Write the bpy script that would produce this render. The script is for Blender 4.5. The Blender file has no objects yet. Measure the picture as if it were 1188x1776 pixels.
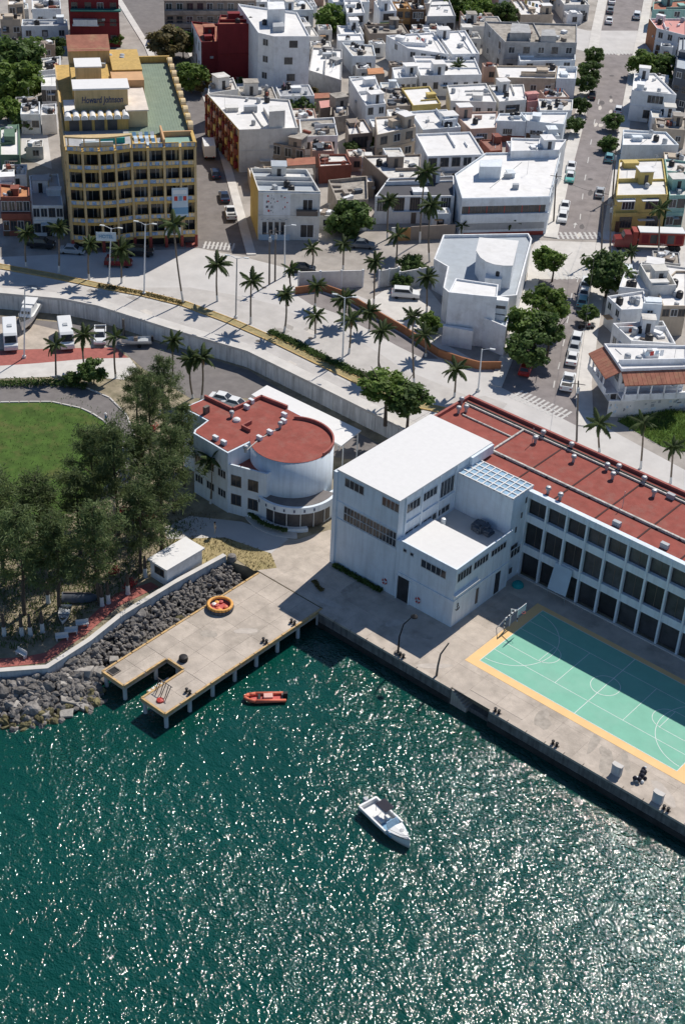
# Harbour front with hotel, boulevard and naval school. World axes: X along the quay, Y inland, Z up, metres.
import bpy, math, random
import numpy as np
from mathutils import Vector, Matrix, Euler

D = {'houses':[('beige two-storey house at the left edge with one dark window',[(-280.56,209.77),(-277.57,213.24),(-280.31,215.84),(-284.0,212.49)],4.8,'beige','beige',[(0,2,1,1.3,1.2)],0.4,1,[],'house','house',None,None),
            ('beige house behind the bare brown tree near the top left corner',[(-285.08,215.72),(-283.33,218.75),(-286.23,221.2),(-288.55,218.48)],6,'beige','white',[(0,2,2,1.2,1.2)],0.4,1,[],'house','house',None,None),
            ('dark red three-storey building with green awning and white balcony',[(-266.55,218.49),(-258.91,226.76),(-267.19,233.59),(-273.91,225.61)],11,'darkred','white',[(0,4,3,1.3,1.4)],0.4,1,[],'building','apartment_building',None,'redbalcony'),
            ('low grey and pale blue house left of the dark red building',[(-277.12,213.01),(-270.45,221.17),(-274.39,224.23),(-281.07,216.48)],3.4,'paleblue','grey',[(0,3,1,1.2,1.3)],0.4,1,[],'house','house',None,None),
            ('cluttered white roof house between big green trees and hotel',[(-248.53,194.02),(-246.76,198.87),(-253.13,204.44),(-254.94,199.39)],4,'white','worn',[],0.4,3,[],'house','house',None,None),
            ('white house with pillared dark porch left of the hotel sign',[(-240.77,188.88),(-238.25,191.7),(-244.14,196.5),(-245.88,193.24)],4,'white','white',[(0,4,1,0.8,2.2)],0.4,0,[],'house','house',None,None),
            ('white house with blue clutter below the left green trees',[(-230.65,175.32),(-228.12,178.1),(-233.73,182.72),(-235.29,179.3)],4,'paleblue','worn',[(0,2,1,1.2,1.2)],0.4,2,[],'house','house',None,None),
            ('narrow white house squeezed between yard and hotel flank',[(-227.52,177.94),(-225.97,180.47),(-230.67,184.41),(-232.16,181.92)],4,'white','worn',[],0.4,1,[],'house','house',None,None),
            ('white roof house with green front wall at the left edge',[(-217.58,159.95),(-215.17,162.55),(-227.94,172.74),(-228.72,168.74)],3.4,'green','white',[(0,1,1,1.6,1)],0.4,1,[([(-221.96,164.45),(-220.62,165.91),(-223.83,168.48),(-225.18,167.0)],1.2)],'house','house',None,None),
            ('pale house with white roof above the brick red house',[(-202.63,148.41),(-201.43,150.08),(-205.68,154.04),(-207.2,152.01)],5.6,'white','white',[],0.4,1,[],'house','house',None,None),
            ('brick red two-storey house with long balcony left of the hotel',[(-194.78,142.39),(-191.43,145.95),(-194.94,148.73),(-199.31,145.96)],7.1,'brick','orange',[(0,4,2,1.6,1.7)],0.4,1,[],'house','house',None,'balcony'),
            ('blue grey house with flat grey roof beside the hotel corner',[(-191.15,146.12),(-187.58,149.9),(-198.99,158.43),(-201.76,154.14)],5.6,'paleblue','grey',[(0,4,2,1.5,1.5)],0.4,2,[],'house','house',None,None),
            ('brown grey apartment block with balcony rows at top left of centre',[(-256.35,238.37),(-242.49,254.65),(-249.0,261.45),(-262.52,245.44)],9,'taupe','taupe',[(0,9,3,1.3,1.4)],0.4,1,[],'building','apartment_building',None,'balcony'),
            ('tall building with plain dark red side wall',[(-225.75,225.22),(-220.38,231.86),(-224.37,235.85),(-230.12,230.48)],13,'darkred','redtile',[],0.4,1,[],'building','apartment_building',(3,'white'),None),
            ('lower dark red wing with arched street side left of red wall',[(-230.79,225.18),(-228.68,228.23),(-237.54,237.35),(-243.11,234.25)],8,'darkred','redtile',[(3,3,2,1.3,1.8)],0.4,0,[],'house','house',(3,'white'),None),
            ('tall white block with small tower and narrow window column',[(-213.51,224.95),(-209.74,225.65),(-204.81,231.31),(-218.04,241.89),(-231.02,236.81)],14,'white','white',[(0,1,4,1.2,1.3),(1,1,4,1.6,1.3)],0.4,1,
             [([(-216.01,230.47),(-213.95,233.53),(-217.72,237.23),(-220.04,234.5)],3.2),([(-212.45,228.23),(-211.12,230.37),(-213.55,232.57),(-214.79,230.71)],0.8)],'building','apartment_building',None,None),
            ('white corner block with red and yellow striped street side',[(-187.33,192.35),(-180.51,201.31),(-192.21,211.57),(-205.63,202.06)],8.4,'offwhite','white',[(3,7,3,1.6,1.7)],0.4,2,[([(-184.07,197.03),(-182.47,199.73),(-184.42,201.66),(-186.24,199.33)],3.2),([(-193.73,200.24),(-192.2,202.42),(-193.03,203.12),(-194.49,201.02)],0.8)],'building',
             'apartment_building',(3,'stripe'),'stripes'),
            ('grey white shed roof behind the striped corner block',[(-208.41,205.06),(-206.25,211.47),(-211.94,215.86),(-211.85,208.75)],7,'offwhite','worn',[],0.4,0,[],'house','house',None,None),
            ('stained grey house with open rubble upper floor',[(-185.89,196.77),(-177.14,199.62),(-184.68,205.7),(-186.04,201.13)],5.6,'stained','stained',[(0,4,2,1.3,1.6)],0.9,0,[],'house','house',None,None),
            ('terracotta tiled porch on the stained grey house',[(-176.06,193.66),(-173.13,198.21),(-175.61,200.82),(-178.61,196.15)],4.2,'stained','redtile',[],0,0,[],'house','house',None,None),
            ('old grey roof house with white front and two small windows',[(-185.29,207.55),(-180.74,213.28),(-188.08,220.49),(-192.08,214.44)],3.8,'white','stained',[(0,3,1,0.9,1.2)],0.4,1,[],'house','house',None,None),
            ('low white roof house with dark brick front wall',[(-173.14,199.35),(-169.66,204.5),(-173.97,207.81),(-177.52,203.98)],3.4,'brick','worn',[],0.4,0,[],'house','house',None,None),
            ('white roof house with raw grey block front',[(-209.05,236.09),(-199.99,236.38),(-213.78,252.49),(-219.1,248.53)],4.8,'block','white',[],0.4,2,[([(-213.18,245.11),(-211.75,246.73),(-212.8,247.6),(-214.03,246.2)],0.6)],'house','house',None,None),
            ('grey fronted house with messy white roof behind block house',[(-210.31,252.03),(-206.84,255.97),(-212.43,261.62),(-218.36,257.66)],4.2,'paleblue','worn',[(0,2,1,1,1.2)],0.4,3,[],'house','house',None,None),
            ('small white roof house right of the round green tree',[(-219.9,258.08),(-215.9,262.64),(-219.69,266.07),(-223.23,261.55)],4.2,'white','white',[],0.4,1,[],'house','house',None,None),
            ('white slab roof house with long bluish left wall',[(-184.87,226.55),(-182.89,230.44),(-195.72,242.25),(-197.63,236.36)],5.6,'white','white',[(0,2,1,1,1.3)],0.4,1,[],'house','house',None,None),
            ('small white roof house with black open front',[(-180.01,215.64),(-177.5,219.96),(-183.59,224.59),(-185.38,220.97)],3.6,'taupe','white',[(0,1,1,3.2,2.2)],0.4,0,[],'house','house',None,None),
            ('red roofed shed behind the white corner block',[(-200.07,227.75),(-198.01,230.93),(-200.15,233.06),(-202.39,230.03)],2.8,'taupe','redtile',[],0,0,[],'house','house',None,None),('pink roofed lean-to below the red shed',[(-195.19,224.41),(-194.33,226.57),(-197.25,229.64),(-198.3,227.41)],2.8,'taupe','pink',[],0,0,[],'house','house',None,None),
            ('orange tiled shed among white roofs',[(-201.75,247.34),(-199.75,250.56),(-202.57,253.3),(-204.44,250.2)],3.2,'taupe','orange',[],0,0,[],'house','house',None,None),
            ('grey rubble roofed house beside the bushy courtyard',[(-188.67,221.48),(-187.55,224.39),(-194.68,232.04),(-196.34,229.31)],3.4,'stained','stained',[],0.4,1,[],'house','house',None,None),
            ('white two-storey house in the top row beside the round tree',[(-228.48,271.0),(-225.99,274.62),(-233.73,282.14),(-236.43,278.97)],6,'white','white',[(0,2,2,1.4,1.4)],0.4,1,[],'house','house',None,None),
            ('white two-storey house with lime green trim in the top row',[(-224.24,278.35),(-222.18,281.97),(-229.02,287.94),(-231.02,284.06)],6,'white','white',[(0,1,2,2.6,1.4)],0.4,1,[],'house','house',None,'limetrim'),
            ('orange brown fronted house in the top row',[(-223.14,283.29),(-220.72,285.64),(-225.35,289.44),(-227.54,286.88)],6,'ochre','white',[(0,2,2,1.2,1.3)],0.4,1,[],'house','house',None,None),
            ('dark brown fronted house in the top row',[(-220.32,285.36),(-218.06,288.0),(-223.59,294.06),(-225.82,290.17)],6,'brown','worn',[(0,1,2,2.4,1.4)],0.4,1,[],'house','house',None,None),
            ('wide grey fronted house with white roof in the top row',[(-216.99,287.08),(-212.53,292.75),(-222.61,303.1),(-224.96,299.04)],4.8,'grey','white',[(0,3,1,1.6,1.4)],0.4,1,[],'house','house',None,None),
            ('white warehouse roof with beige wall at the top by the trees',[(-205.78,310.5),(-200.55,317.08),(-210.66,325.96),(-215.1,319.41)],3.2,'beige','white',[],0.4,0,[],'building','warehouse',None,None),
            ('large flat white roof house with one window and bluish left wall',[(-203.15,262.74),(-194.42,266.4),(-206.77,276.68),(-212.56,266.46)],5.4,'white','white',[(0,4,1,1.1,1.1),(3,1,1,1.2,1.2)],0.4,1,[],'house','house',None,None),
            ('flat white roof house right of the brown roof joint',[(-193.9,267.0),(-190.06,271.98),(-202.77,283.55),(-206.53,277.4)],5.4,'white','white',[(0,2,1,1.1,1.1)],0.4,2,[],'house','house',None,None),
            ('grey concrete building with rooftop cooling boxes beside the street',[(-187.12,277.29),(-175.85,289.31),(-183.88,301.44),(-199.68,286.62)],7.6,'block','stained',[(0,5,2,1.3,1.3),(3,2,2,1.2,1.3)],0.4,0,
             [([(-187.35,279.19),(-184.12,282.91),(-188.44,287.93),(-191.41,285.62)],1.6),([(-181.76,283.37),(-179.23,285.83),(-182.37,289.67),(-184.31,287.45)],1.4)],'building','office_building',None,None),
            ('lower white wing in front of the grey concrete building',[(-181.44,275.42),(-173.53,285.79),(-178.77,293.53),(-188.47,284.19)],5,'paleblue','white',[(0,3,1,1.4,1.2)],0.8,0,[],'house','house',None,None),
            ('white house with row of front windows behind the lone palm',[(-190.99,252.09),(-182.42,262.67),(-191.03,271.37),(-200.58,261.37)],4.6,'white','white',[(0,6,1,0.9,1.3)],0.4,3,[],'house','house',None,None),
            ('long white roof house with beige front and two barred windows',[(-179.52,264.84),(-170.48,273.62),(-175.2,281.33),(-184.76,270.96)],4.2,'beige','white',[(0,4,1,1.2,1.1)],0.4,2,[],'house','house',None,None),
            ('plain pale blue fronted house at the end of the long white roof',[(-170.15,273.47),(-167.11,276.49),(-171.69,283.95),(-174.71,280.95)],4.4,'paleblue','white',[],0.4,0,[],'house','house',None,None),
            ('white house with three arched front windows',[(-177.39,245.11),(-170.4,251.61),(-179.02,259.69),(-183.96,252.3)],4.2,'offwhite','white',[(0,4,1,1,1.5)],0.4,1,[],'house','house',None,None),
            ('white house with dark garage opening beside pink lean-to',[(-170.46,252.76),(-167.26,258.07),(-173.48,265.82),(-178.24,259.58)],4,'offwhite','white',[(0,1,1,3,2)],0.4,1,[],'house','house',None,None),
            ('small salmon pink house beside the garage opening',[(-167.38,258.72),(-166.27,260.84),(-168.33,263.44),(-169.43,261.13)],3.4,'pink','white',[],0.4,0,[],'house','house',None,None),
            ('white house with cluttered terrace near the street trees',[(-162.46,256.26),(-157.86,261.33),(-161.45,267.08),(-166.95,261.89)],3.4,'white','worn',[(0,2,1,1,1)],0.4,4,[],'house','house',None,None),
            ('white roof house with yellow front',[(-181.6,237.79),(-178.36,243.11),(-186.82,249.94),(-190.05,244.5)],3.8,'yellow','white',[(0,2,1,1.2,1.3)],0.4,0,[],'house','house',None,None),
            ('grey rough roof house left of the yellow front',[(-185.47,234.33),(-182.57,238.41),(-190.75,245.47),(-194.33,241.49)],3.4,'taupe','stained',[(0,1,1,2.2,1.6)],0.4,2,[],'house','house',None,None),
            ('small white house with four little square front windows',[(-194.71,247.76),(-191.89,252.07),(-197.82,256.96),(-199.61,252.94)],4,'white','white',[(0,4,1,0.7,1)],0.4,1,[],'house','house',None,None),
            ('white roof house with plants along the front edge',[(-171.41,228.18),(-167.19,235.2),(-175.37,241.21),(-179.81,234.61)],3.8,'paleblue','white',[(0,3,1,1.3,1.2)],0.4,2,[],'house','house',None,None),
            ('white roof house with pinkish front and dark garage',[(-164.8,235.09),(-161.66,239.65),(-167.23,247.64),(-173.15,240.26)],4,'salmon','white',[(0,1,1,2.2,1.8)],0.4,1,[],'house','house',None,None),
            ('white fronted house with a single wide window',[(-163.6,241.92),(-159.08,246.22),(-161.86,250.18),(-165.63,246.04)],4.4,'paleblue','white',[(0,1,1,1.8,1.1)],0.4,1,[],'house','house',None,'redbase'),
            ('curved white corner house with three slot windows',[(-158.92,246.24),(-154.56,248.72),(-152.63,250.18),(-156.02,256.63),(-162.73,249.24)],4.6,'paleblue','white',[(0,1,1,1,0.9),(0,2,1,1,0.8),(1,1,1,1.4,0.7)],0.4,0,[],'house','house',None,None),
            ('big white roof hall with shaded window row under its eave',[(-159.04,213.85),(-152.21,222.67),(-161.4,230.33),(-167.95,221.48)],5.6,'white','white',[(0,5,1,1.5,1.6)],0.4,0,[],'building','hall_building',None,None),
            ('beige two-storey house with dark balcony strip',[(-172.0,214.55),(-169.68,223.61),(-174.58,227.88),(-178.6,221.84)],6,'beige','white',[(0,3,2,1.5,1.4)],0.4,2,[],'house','house',None,None),
            ('low red brick roofed annex behind the big white hall',[(-155.76,229.74),(-154.5,231.86),(-158.25,236.7),(-160.77,233.01)],3.4,'brick','brickroof',[],0.2,0,[],'house','house',None,None),
            ('worn white roof house left of the tall palms',[(-158.3,201.28),(-154.62,205.9),(-161.53,215.17),(-168.43,206.26)],5,'taupe','worn',[(0,2,1,1.2,1.3)],0.4,1,[],'house','house',None,None),
            ('big white corner building with dark red ribbon window',[(-140.07,199.33),(-129.84,211.46),(-140.8,231.09),(-150.16,219.95),(-147.76,207.27)],7.2,'paleblue','white',[],0.4,0,
             [([(-143.81,209.26),(-141.16,212.1),(-143.24,215.33),(-145.72,211.83)],2.0),([(-140.86,212.84),(-139.89,213.88),(-140.51,214.56),(-141.41,213.6)],0.5),([(-136.88,209.85),(-136.07,210.72),(-136.59,211.34),(-137.36,210.52)],0.5)],'building','office_building',None,'ribbon'),
            ('white rear storey on top of the big corner building',[(-145.67,221.52),(-139.87,228.8),(-141.96,234.31),(-149.73,227.2)],8.4,'white','white',[],0.4,0,[],'building','office_building',None,None),
            ('dark roofed house with white arched arcade behind the palms',[(-154.09,192.65),(-144.48,203.25),(-150.37,210.67),(-157.87,201.01)],5.2,'white','darkroof',[(0,5,1,1.7,2.4)],0.25,0,[],'house','house',None,None),
            ('ruined house with rough roof and pink tiled edge',[(-158.82,187.88),(-155.31,192.24),(-162.43,200.39),(-166.08,193.77)],4.4,'stained','stained',[(0,3,1,1.1,1.8)],0.7,0,[],'house','house',None,'pinkeave'),
            ('white two-storey corner house with painted mural and balcony door',[(-163.7,172.84),(-156.15,180.26),(-164.49,186.03),(-171.68,179.23)],9,'offwhite','slate',[],0.7,1,[],'building','corner_building',(3,'yellow'),'mural'),
            ('white house with teal band and red roof at top right',[(-182.85,334.41),(-177.2,341.01),(-181.99,349.28),(-186.23,340.4)],5,'teal','redtile',[(0,2,1,1.4,1.2)],0.4,0,[],'house','house',None,None),
            ('pink roofed house with orange brown side wall',[(-172.18,318.25),(-164.39,318.56),(-171.39,330.65),(-177.72,323.91)],6,'white','pink',[(0,3,2,1.1,1.3)],0.4,2,[],'house','house',(3,'brownorange'),None),
            ('white two-storey house with beige balcony recess by the avenue',[(-151.4,273.51),(-143.32,278.05),(-153.86,286.92),(-156.96,283.45)],6.6,'white','white',[(0,1,2,3.2,1.6),(1,2,2,1.2,1)],0.4,2,[],'house','house',None,None),
            ('dark slate fronted tall house cut by the right edge',[(-149.12,286.8),(-145.65,287.54),(-158.28,308.76),(-159.76,306.35)],9,'slate','slate',[(0,2,3,1,1.2),(3,3,3,1.2,1.4)],0.4,0,[],'house','house',None,None),
            ('white roof house with plain bluish front right of avenue',[(-138.62,250.04),(-130.84,258.49),(-136.42,263.02),(-143.19,257.62)],4.2,'paleblue','white',[],0.4,2,[],'house','house',None,None),
            ('rough beige roofed house behind the bluish front',[(-139.19,263.99),(-134.45,267.57),(-138.17,273.99),(-142.48,268.83)],4,'beige','stained',[(0,2,1,1,1)],0.4,2,[],'house','house',None,None),
            ('yellow two-storey corner house with white roof and black windows',[(-122.18,220.91),(-115.94,228.18),(-125.68,242.87),(-131.12,236.18)],7,'yellow','white',[(0,2,2,2.2,2.0),(3,4,2,1.3,1.6)],0.4,2,[],'house','house',None,'awnings'),
            ('teal fronted house behind the red truck',[(-115.97,228.91),(-113.84,231.39),(-122.3,246.01),(-125.89,243.92)],6.6,'teal','worn',[(0,2,2,1.4,1.5)],0.4,3,[],'house','house',None,None),
            ('white house with raised beige parapet behind the round tree',[(-98.69,194.57),(-96.15,197.6),(-101.66,203.21),(-104.35,199.99)],6.6,'offwhite','offwhite',[],1.1,1,[],'house','house',None,None),
            ('white roof wing left of the raised parapet',[(-103.64,193.0),(-99.24,195.92),(-104.5,200.66),(-106.25,198.84)],5.2,'white','white',[(3,2,1,1,1.1)],0.4,1,[],'house','house',None,None),
            ('white roof wing with beige front at the right edge',[(-95.12,192.19),(-92.45,194.92),(-99.05,206.31),(-100.34,204.97),(-99.15,196.98)],5.2,'beige','white',[(0,3,1,1.2,1.1)],0.4,2,[],'house','house',None,None),
            ('white roof house with round tanks facing the avenue',[(-103.39,189.15),(-99.23,186.74),(-96.61,189.97),(-100.33,195.12)],5,'white','white',[(0,2,1,1,1.1)],0.4,3,[],'house','house',None,None),
            ('square white stair tower among the right hand roofs',[(-95.15,185.5),(-92.88,187.3),(-94.16,189.22),(-95.87,188.08)],8,'paleblue','white',[(0,1,2,0.8,1.5)],0.5,0,[],'house','house',None,None),
            ('worn terrace house with open stair by the stair tower',[(-92.85,179.3),(-87.54,183.28),(-92.84,188.5),(-97.91,182.19)],4.8,'white','worn',[(3,2,1,1,1.2)],0.6,2,[],'house','house',None,None),
            ('white corner house with terracotta tiled balcony eave',[(-87.27,167.13),(-80.97,174.47),(-84.23,180.11),(-93.21,171.82)],7,'white','white',[(0,4,2,1.5,1.5),(3,3,2,1.6,1.6)],0.4,1,[([(-86.93,173.2),(-86.35,173.78),(-86.82,174.33),(-87.31,173.83)],0.8)],'house','house',None,'tileeave'),
            ('low worn cream house left of the small white roof house right of the',[(-230.74,253.36),(-226.53,258.93),(-231.69,262.82),(-235.9,257.26)],3.46,'offwhite','worn',[(0,2,1,1.1,1.1)],0.3,1,[],'house','house',None,None),
            ('low salmon house behind the white warehouse roof with beige wall at',[(-224.48,321.56),(-218.62,327.89),(-223.73,332.61),(-229.59,326.28)],4.31,'salmon','worn',[(0,2,1,1.1,1.1)],0.3,1,[],'house','house',None,None),
            ('low brown grey house in front of the white two-storey house with lime green trim',[(-219.79,269.29),(-213.81,276.49),(-219.72,281.4),(-225.7,274.2)],3.59,'taupe','stained',[(0,2,1,1.1,1.1)],0.3,1,[],'house','house',None,None),
            ('low pale grey house behind the white two-storey house in the top row',[(-238.35,277.38),(-232.66,284.39),(-238.22,288.9),(-243.91,281.89)],5.35,'paleblue','worn',[(0,2,1,1.1,1.1)],0.3,1,[],'house','house',None,None),
            ('low worn cream house behind the white two-storey house with lime green trim',[(-243.78,290.74),(-237.79,297.78),(-245.08,303.97),(-251.06,296.93)],4.14,'offwhite','worn',[(0,2,1,1.1,1.1)],0.3,1,[],'house','house',None,None),
            ('low pale blue house behind the brown grey apartment block with balcony rows',[(-253.8,259.01),(-248.54,265.73),(-254.83,270.65),(-260.09,263.94)],5.38,'paleblue','white',[(0,2,1,1.1,1.1)],0.3,1,[],'house','house',None,None),
            ('low salmon house behind the white two-storey house in the top row',[(-255.91,281.01),(-250.07,287.27),(-255.08,291.94),(-260.92,285.68)],4.77,'salmon','worn',[(0,2,1,1.1,1.1)],0.3,1,[],'house','house',None,None),
            ('low salmon house in front of the brown grey apartment block with balcony rows',[(-237.52,245.14),(-231.73,251.84),(-237.9,257.18),(-243.7,250.48)],4.46,'salmon','worn',[(0,2,1,1.1,1.1)],0.3,1,[],'house','house',None,None),
            ('low salmon house behind the orange brown fronted house in the top',[(-233.48,288.61),(-228.76,293.96),(-233.92,298.51),(-238.64,293.16)],3.65,'salmon','worn',[(0,2,1,1.1,1.1)],0.3,1,[],'house','house',None,None),
            ('low stained roof house right of the grey white shed roof behind the striped',[(-203.04,209.83),(-198.51,215.46),(-206.45,221.86),(-210.98,216.23)],5.21,'offwhite','stained',[(0,2,1,1.1,1.1)],0.3,1,[],'house','house',None,None),
            ('low pale grey house behind the white warehouse roof with beige wall at',[(-210.81,328.44),(-206.77,333.6),(-215.16,340.18),(-219.2,335.02)],3.81,'paleblue','worn',[(0,2,1,1.1,1.1)],0.3,1,[],'house','house',None,None),
            ('low grey roofed house behind the brown grey apartment block with balcony rows',[(-268.58,255.41),(-264.36,260.15),(-272.3,267.22),(-276.52,262.48)],5.34,'white','grey',[(0,2,1,1.1,1.1)],0.3,1,[],'house','house',None,None),
            ('low pale grey house right of the low red brick roofed annex behind the',[(-150.47,230.53),(-145.68,235.87),(-151.69,241.27),(-156.48,235.92)],3.58,'paleblue','worn',[(0,2,1,1.1,1.1)],0.3,1,[],'house','house',None,None),
            ('low pale cream roofed house behind the brown grey apartment block with balcony rows',[(-263.88,266.63),(-259.38,271.96),(-265.9,277.46),(-270.39,272.13)],4.41,'paleblue','offwhite',[(0,2,1,1.1,1.1)],0.3,1,[],'house','house',None,None),
            ('low grey roofed house left of the pink roofed lean-to below the red shed',[(-201.16,218.57),(-196.72,224.16),(-201.96,228.33),(-206.41,222.74)],5.17,'white','grey',[(0,2,1,1.1,1.1)],0.3,1,[],'house','house',None,None),
            ('low beige house behind the cluttered white roof house between big green',[(-260.39,196.87),(-255.82,202.45),(-261.5,207.09),(-266.06,201.51)],4.24,'beige','white',[(0,2,1,1.1,1.1)],0.3,1,[],'house','house',None,None),
            ('low worn cream house right of the white warehouse roof with beige wall at',[(-202.07,323.96),(-197.61,328.69),(-204.09,334.8),(-208.55,330.07)],4.01,'offwhite','worn',[(0,2,1,1.1,1.1)],0.3,1,[],'house','house',None,None),
            ('low stained roof house in front of the wide grey fronted house with white roof',[(-206.53,289.21),(-200.3,295.86),(-206.25,301.43),(-212.48,294.77)],4.43,'offwhite','stained',[(0,2,1,1.1,1.1)],0.3,1,[],'house','house',None,None),
            ('low pale grey house right of the beige house behind the bare brown tree',[(-282.34,220.49),(-278.15,225.67),(-284.4,230.73),(-288.59,225.54)],4.73,'paleblue','worn',[(0,2,1,1.1,1.1)],0.3,1,[],'house','house',None,None),
            ('low pale cream roofed house left of the white two-storey house in the top row',[(-244.69,265.45),(-239.89,272.01),(-246.06,276.52),(-250.85,269.95)],4.21,'paleblue','offwhite',[(0,2,1,1.1,1.1)],0.3,1,[],'house','house',None,None),
            ('low bright white house behind the brown grey apartment block with balcony rows',[(-256.77,271.53),(-253.31,275.53),(-257.72,279.34),(-261.18,275.34)],3.02,'white','white',[(0,2,1,1.1,1.1)],0.3,1,[],'house','house',None,None),
            ('low stained roof house in front of the terracotta tiled porch on the stained grey',[(-169.46,184.43),(-164.92,189.16),(-170.05,194.09),(-174.59,189.36)],3.19,'offwhite','stained',[(0,2,1,1.1,1.1)],0.3,1,[],'house','house',None,None),
            ('low pale blue house left of the cluttered white roof house between big green',[(-257.08,190.86),(-253.69,194.88),(-258.29,198.75),(-261.67,194.73)],3.06,'paleblue','white',[(0,2,1,1.1,1.1)],0.3,1,[],'house','house',None,None),
            ('low salmon house right of the wide grey fronted house with white roof',[(-212.11,296.68),(-207.48,302.48),(-212.63,306.59),(-217.26,300.78)],3.38,'salmon','worn',[(0,2,1,1.1,1.1)],0.3,1,[],'house','house',None,None),
            ('low cream house behind the white house with raised beige parapet behind',[(-106.05,203.67),(-99.29,207.28),(-102.06,212.46),(-108.82,208.85)],2.73,'offwhite','white',[(0,2,1,1.1,1.1)],0.3,1,[],'house','house',None,None),
            ('low beige house in front of the brown grey apartment block with balcony rows',[(-245.68,238.83),(-242.73,242.76),(-247.55,246.38),(-250.5,242.46)],2.92,'beige','white',[(0,2,1,1.1,1.1)],0.3,1,[],'house','house',None,None),
            ('low worn cream house right of the lower dark red wing with arched street',[(-232.65,239.85),(-227.84,245.77),(-231.99,249.13),(-236.79,243.22)],2.77,'offwhite','worn',[(0,2,1,1.1,1.1)],0.3,1,[],'house','house',None,None),
            ('low worn cream house behind the flat white roof house right of the',[(-205.4,281.3),(-200.31,286.68),(-204.23,290.39),(-209.33,285.01)],3.41,'offwhite','worn',[(0,2,1,1.1,1.1)],0.3,1,[],'house','house',None,None),
            ('low salmon house behind the white house with teal band and red',[(-189.93,349.2),(-184.5,353.05),(-188.1,358.12),(-193.52,354.27)],2.83,'salmon','worn',[(0,2,1,1.1,1.1)],0.3,1,[],'house','house',None,None),
            ('low brown grey house in front of the beige two-storey house at the left edge',[(-267.65,201.64),(-263.92,206.42),(-270.42,211.48),(-274.15,206.7)],2.5,'taupe','stained',[(0,2,1,1.1,1.1)],0.3,1,[],'house','house',None,None),
            ('low bright white house behind the small white roof house right of the',[(-224.62,264.46),(-220.98,268.57),(-225.95,272.96),(-229.58,268.86)],3.33,'white','white',[(0,2,1,1.1,1.1)],0.3,1,[],'house','house',None,None),
            ('low worn cream house behind the white two-storey house in the top row',[(-257.07,290.5),(-253.01,295.57),(-258.19,299.71),(-262.24,294.64)],3.12,'offwhite','worn',[(0,2,1,1.1,1.1)],0.3,1,[],'house','house',None,None),
            ('low beige house left of the terracotta tiled porch on the stained grey',[(-178.95,186.88),(-175.67,190.7),(-180.21,194.59),(-183.48,190.77)],2.69,'beige','white',[(0,2,1,1.1,1.1)],0.3,1,[],'house','house',None,None),
            ('low cream house behind the wide grey fronted house with white roof',[(-230.03,300.09),(-226.79,303.8),(-231.87,308.25),(-235.12,304.55)],2.66,'offwhite','white',[(0,2,1,1.1,1.1)],0.3,1,[],'house','house',None,None),
            ('low pale cream roofed house behind the rough beige roofed house behind the bluish',[(-144.06,270.4),(-138.89,274.02),(-141.77,278.13),(-146.94,274.5)],3.39,'paleblue','offwhite',[(0,2,1,1.1,1.1)],0.3,1,[],'house','house',None,None),
            ('low worn cream house behind the brown grey apartment block with balcony rows',[(-260.82,250.01),(-256.78,254.79),(-262.06,259.26),(-266.1,254.48)],3.44,'offwhite','worn',[(0,2,1,1.1,1.1)],0.3,1,[],'house','house',None,None),
            ('low grey roofed house behind the white two-storey house in the top row',[(-249.21,274.17),(-245.13,279.18),(-249.94,283.1),(-254.01,278.09)],2.53,'white','grey',[(0,2,1,1.1,1.1)],0.3,1,[],'house','house',None,None),
            ('low pale grey house behind the white roof house with raw grey block',[(-221.7,241.03),(-217.66,245.23),(-223.47,250.81),(-227.51,246.61)],2.66,'paleblue','worn',[(0,2,1,1.1,1.1)],0.3,1,[],'house','house',None,None),
            ('low white house in front of the dark brown fronted house in the top',[(-215.15,280.49),(-210.21,286.02),(-214.15,289.54),(-219.08,284.01)],2.94,'white','worn',[(0,2,1,1.1,1.1)],0.3,1,[],'house','house',None,None),
            ('low salmon house in front of the pink roofed lean-to below the red shed',[(-193.81,214.32),(-190.41,218.02),(-195.25,222.48),(-198.66,218.78)],3.21,'salmon','worn',[(0,2,1,1.1,1.1)],0.3,1,[],'house','house',None,None),
            ('low pale cream roofed house behind the white warehouse roof with beige wall at',[(-211.22,337.72),(-206.59,342.54),(-210.55,346.36),(-215.19,341.54)],3.4,'paleblue','offwhite',[(0,2,1,1.1,1.1)],0.3,1,[],'house','house',None,None),
            ('low white shed left of the white roof house with plants along the',[(-180.82,229.5),(-178.31,232.13),(-182.33,235.96),(-184.84,233.34)],3.12,'white','worn',[(0,1,1,1.1,1.1)],0.3,1,[],'shed','shed',None,None),
            ('low grey roofed shed behind the white two-storey house in the top row',[(-260.57,277.23),(-257.2,280.92),(-261.0,284.38),(-264.36,280.69)],2.94,'white','grey',[(0,1,1,1.1,1.1)],0.3,1,[],'shed','shed',None,None),
            ('low grey roofed shed left of the white two-storey house in the top row',[(-237.55,260.34),(-234.46,264.12),(-238.74,267.61),(-241.83,263.83)],3.38,'white','grey',[(0,1,1,1.1,1.1)],0.3,1,[],'shed','shed',None,None),
            ('low worn cream shed left of the white house with pillared dark porch left',[(-247.57,184.88),(-244.94,188.05),(-247.77,190.41),(-250.41,187.23)],2.72,'offwhite','worn',[(0,1,1,1.1,1.1)],0.3,1,[],'shed','shed',None,None),
            ('low grey block shed behind the white house with blue clutter below the',[(-237.41,179.46),(-234.67,182.83),(-237.77,185.35),(-240.51,181.98)],3.35,'block','stained',[(0,1,1,1.1,1.1)],0.3,1,[],'shed','shed',None,None),
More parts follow.
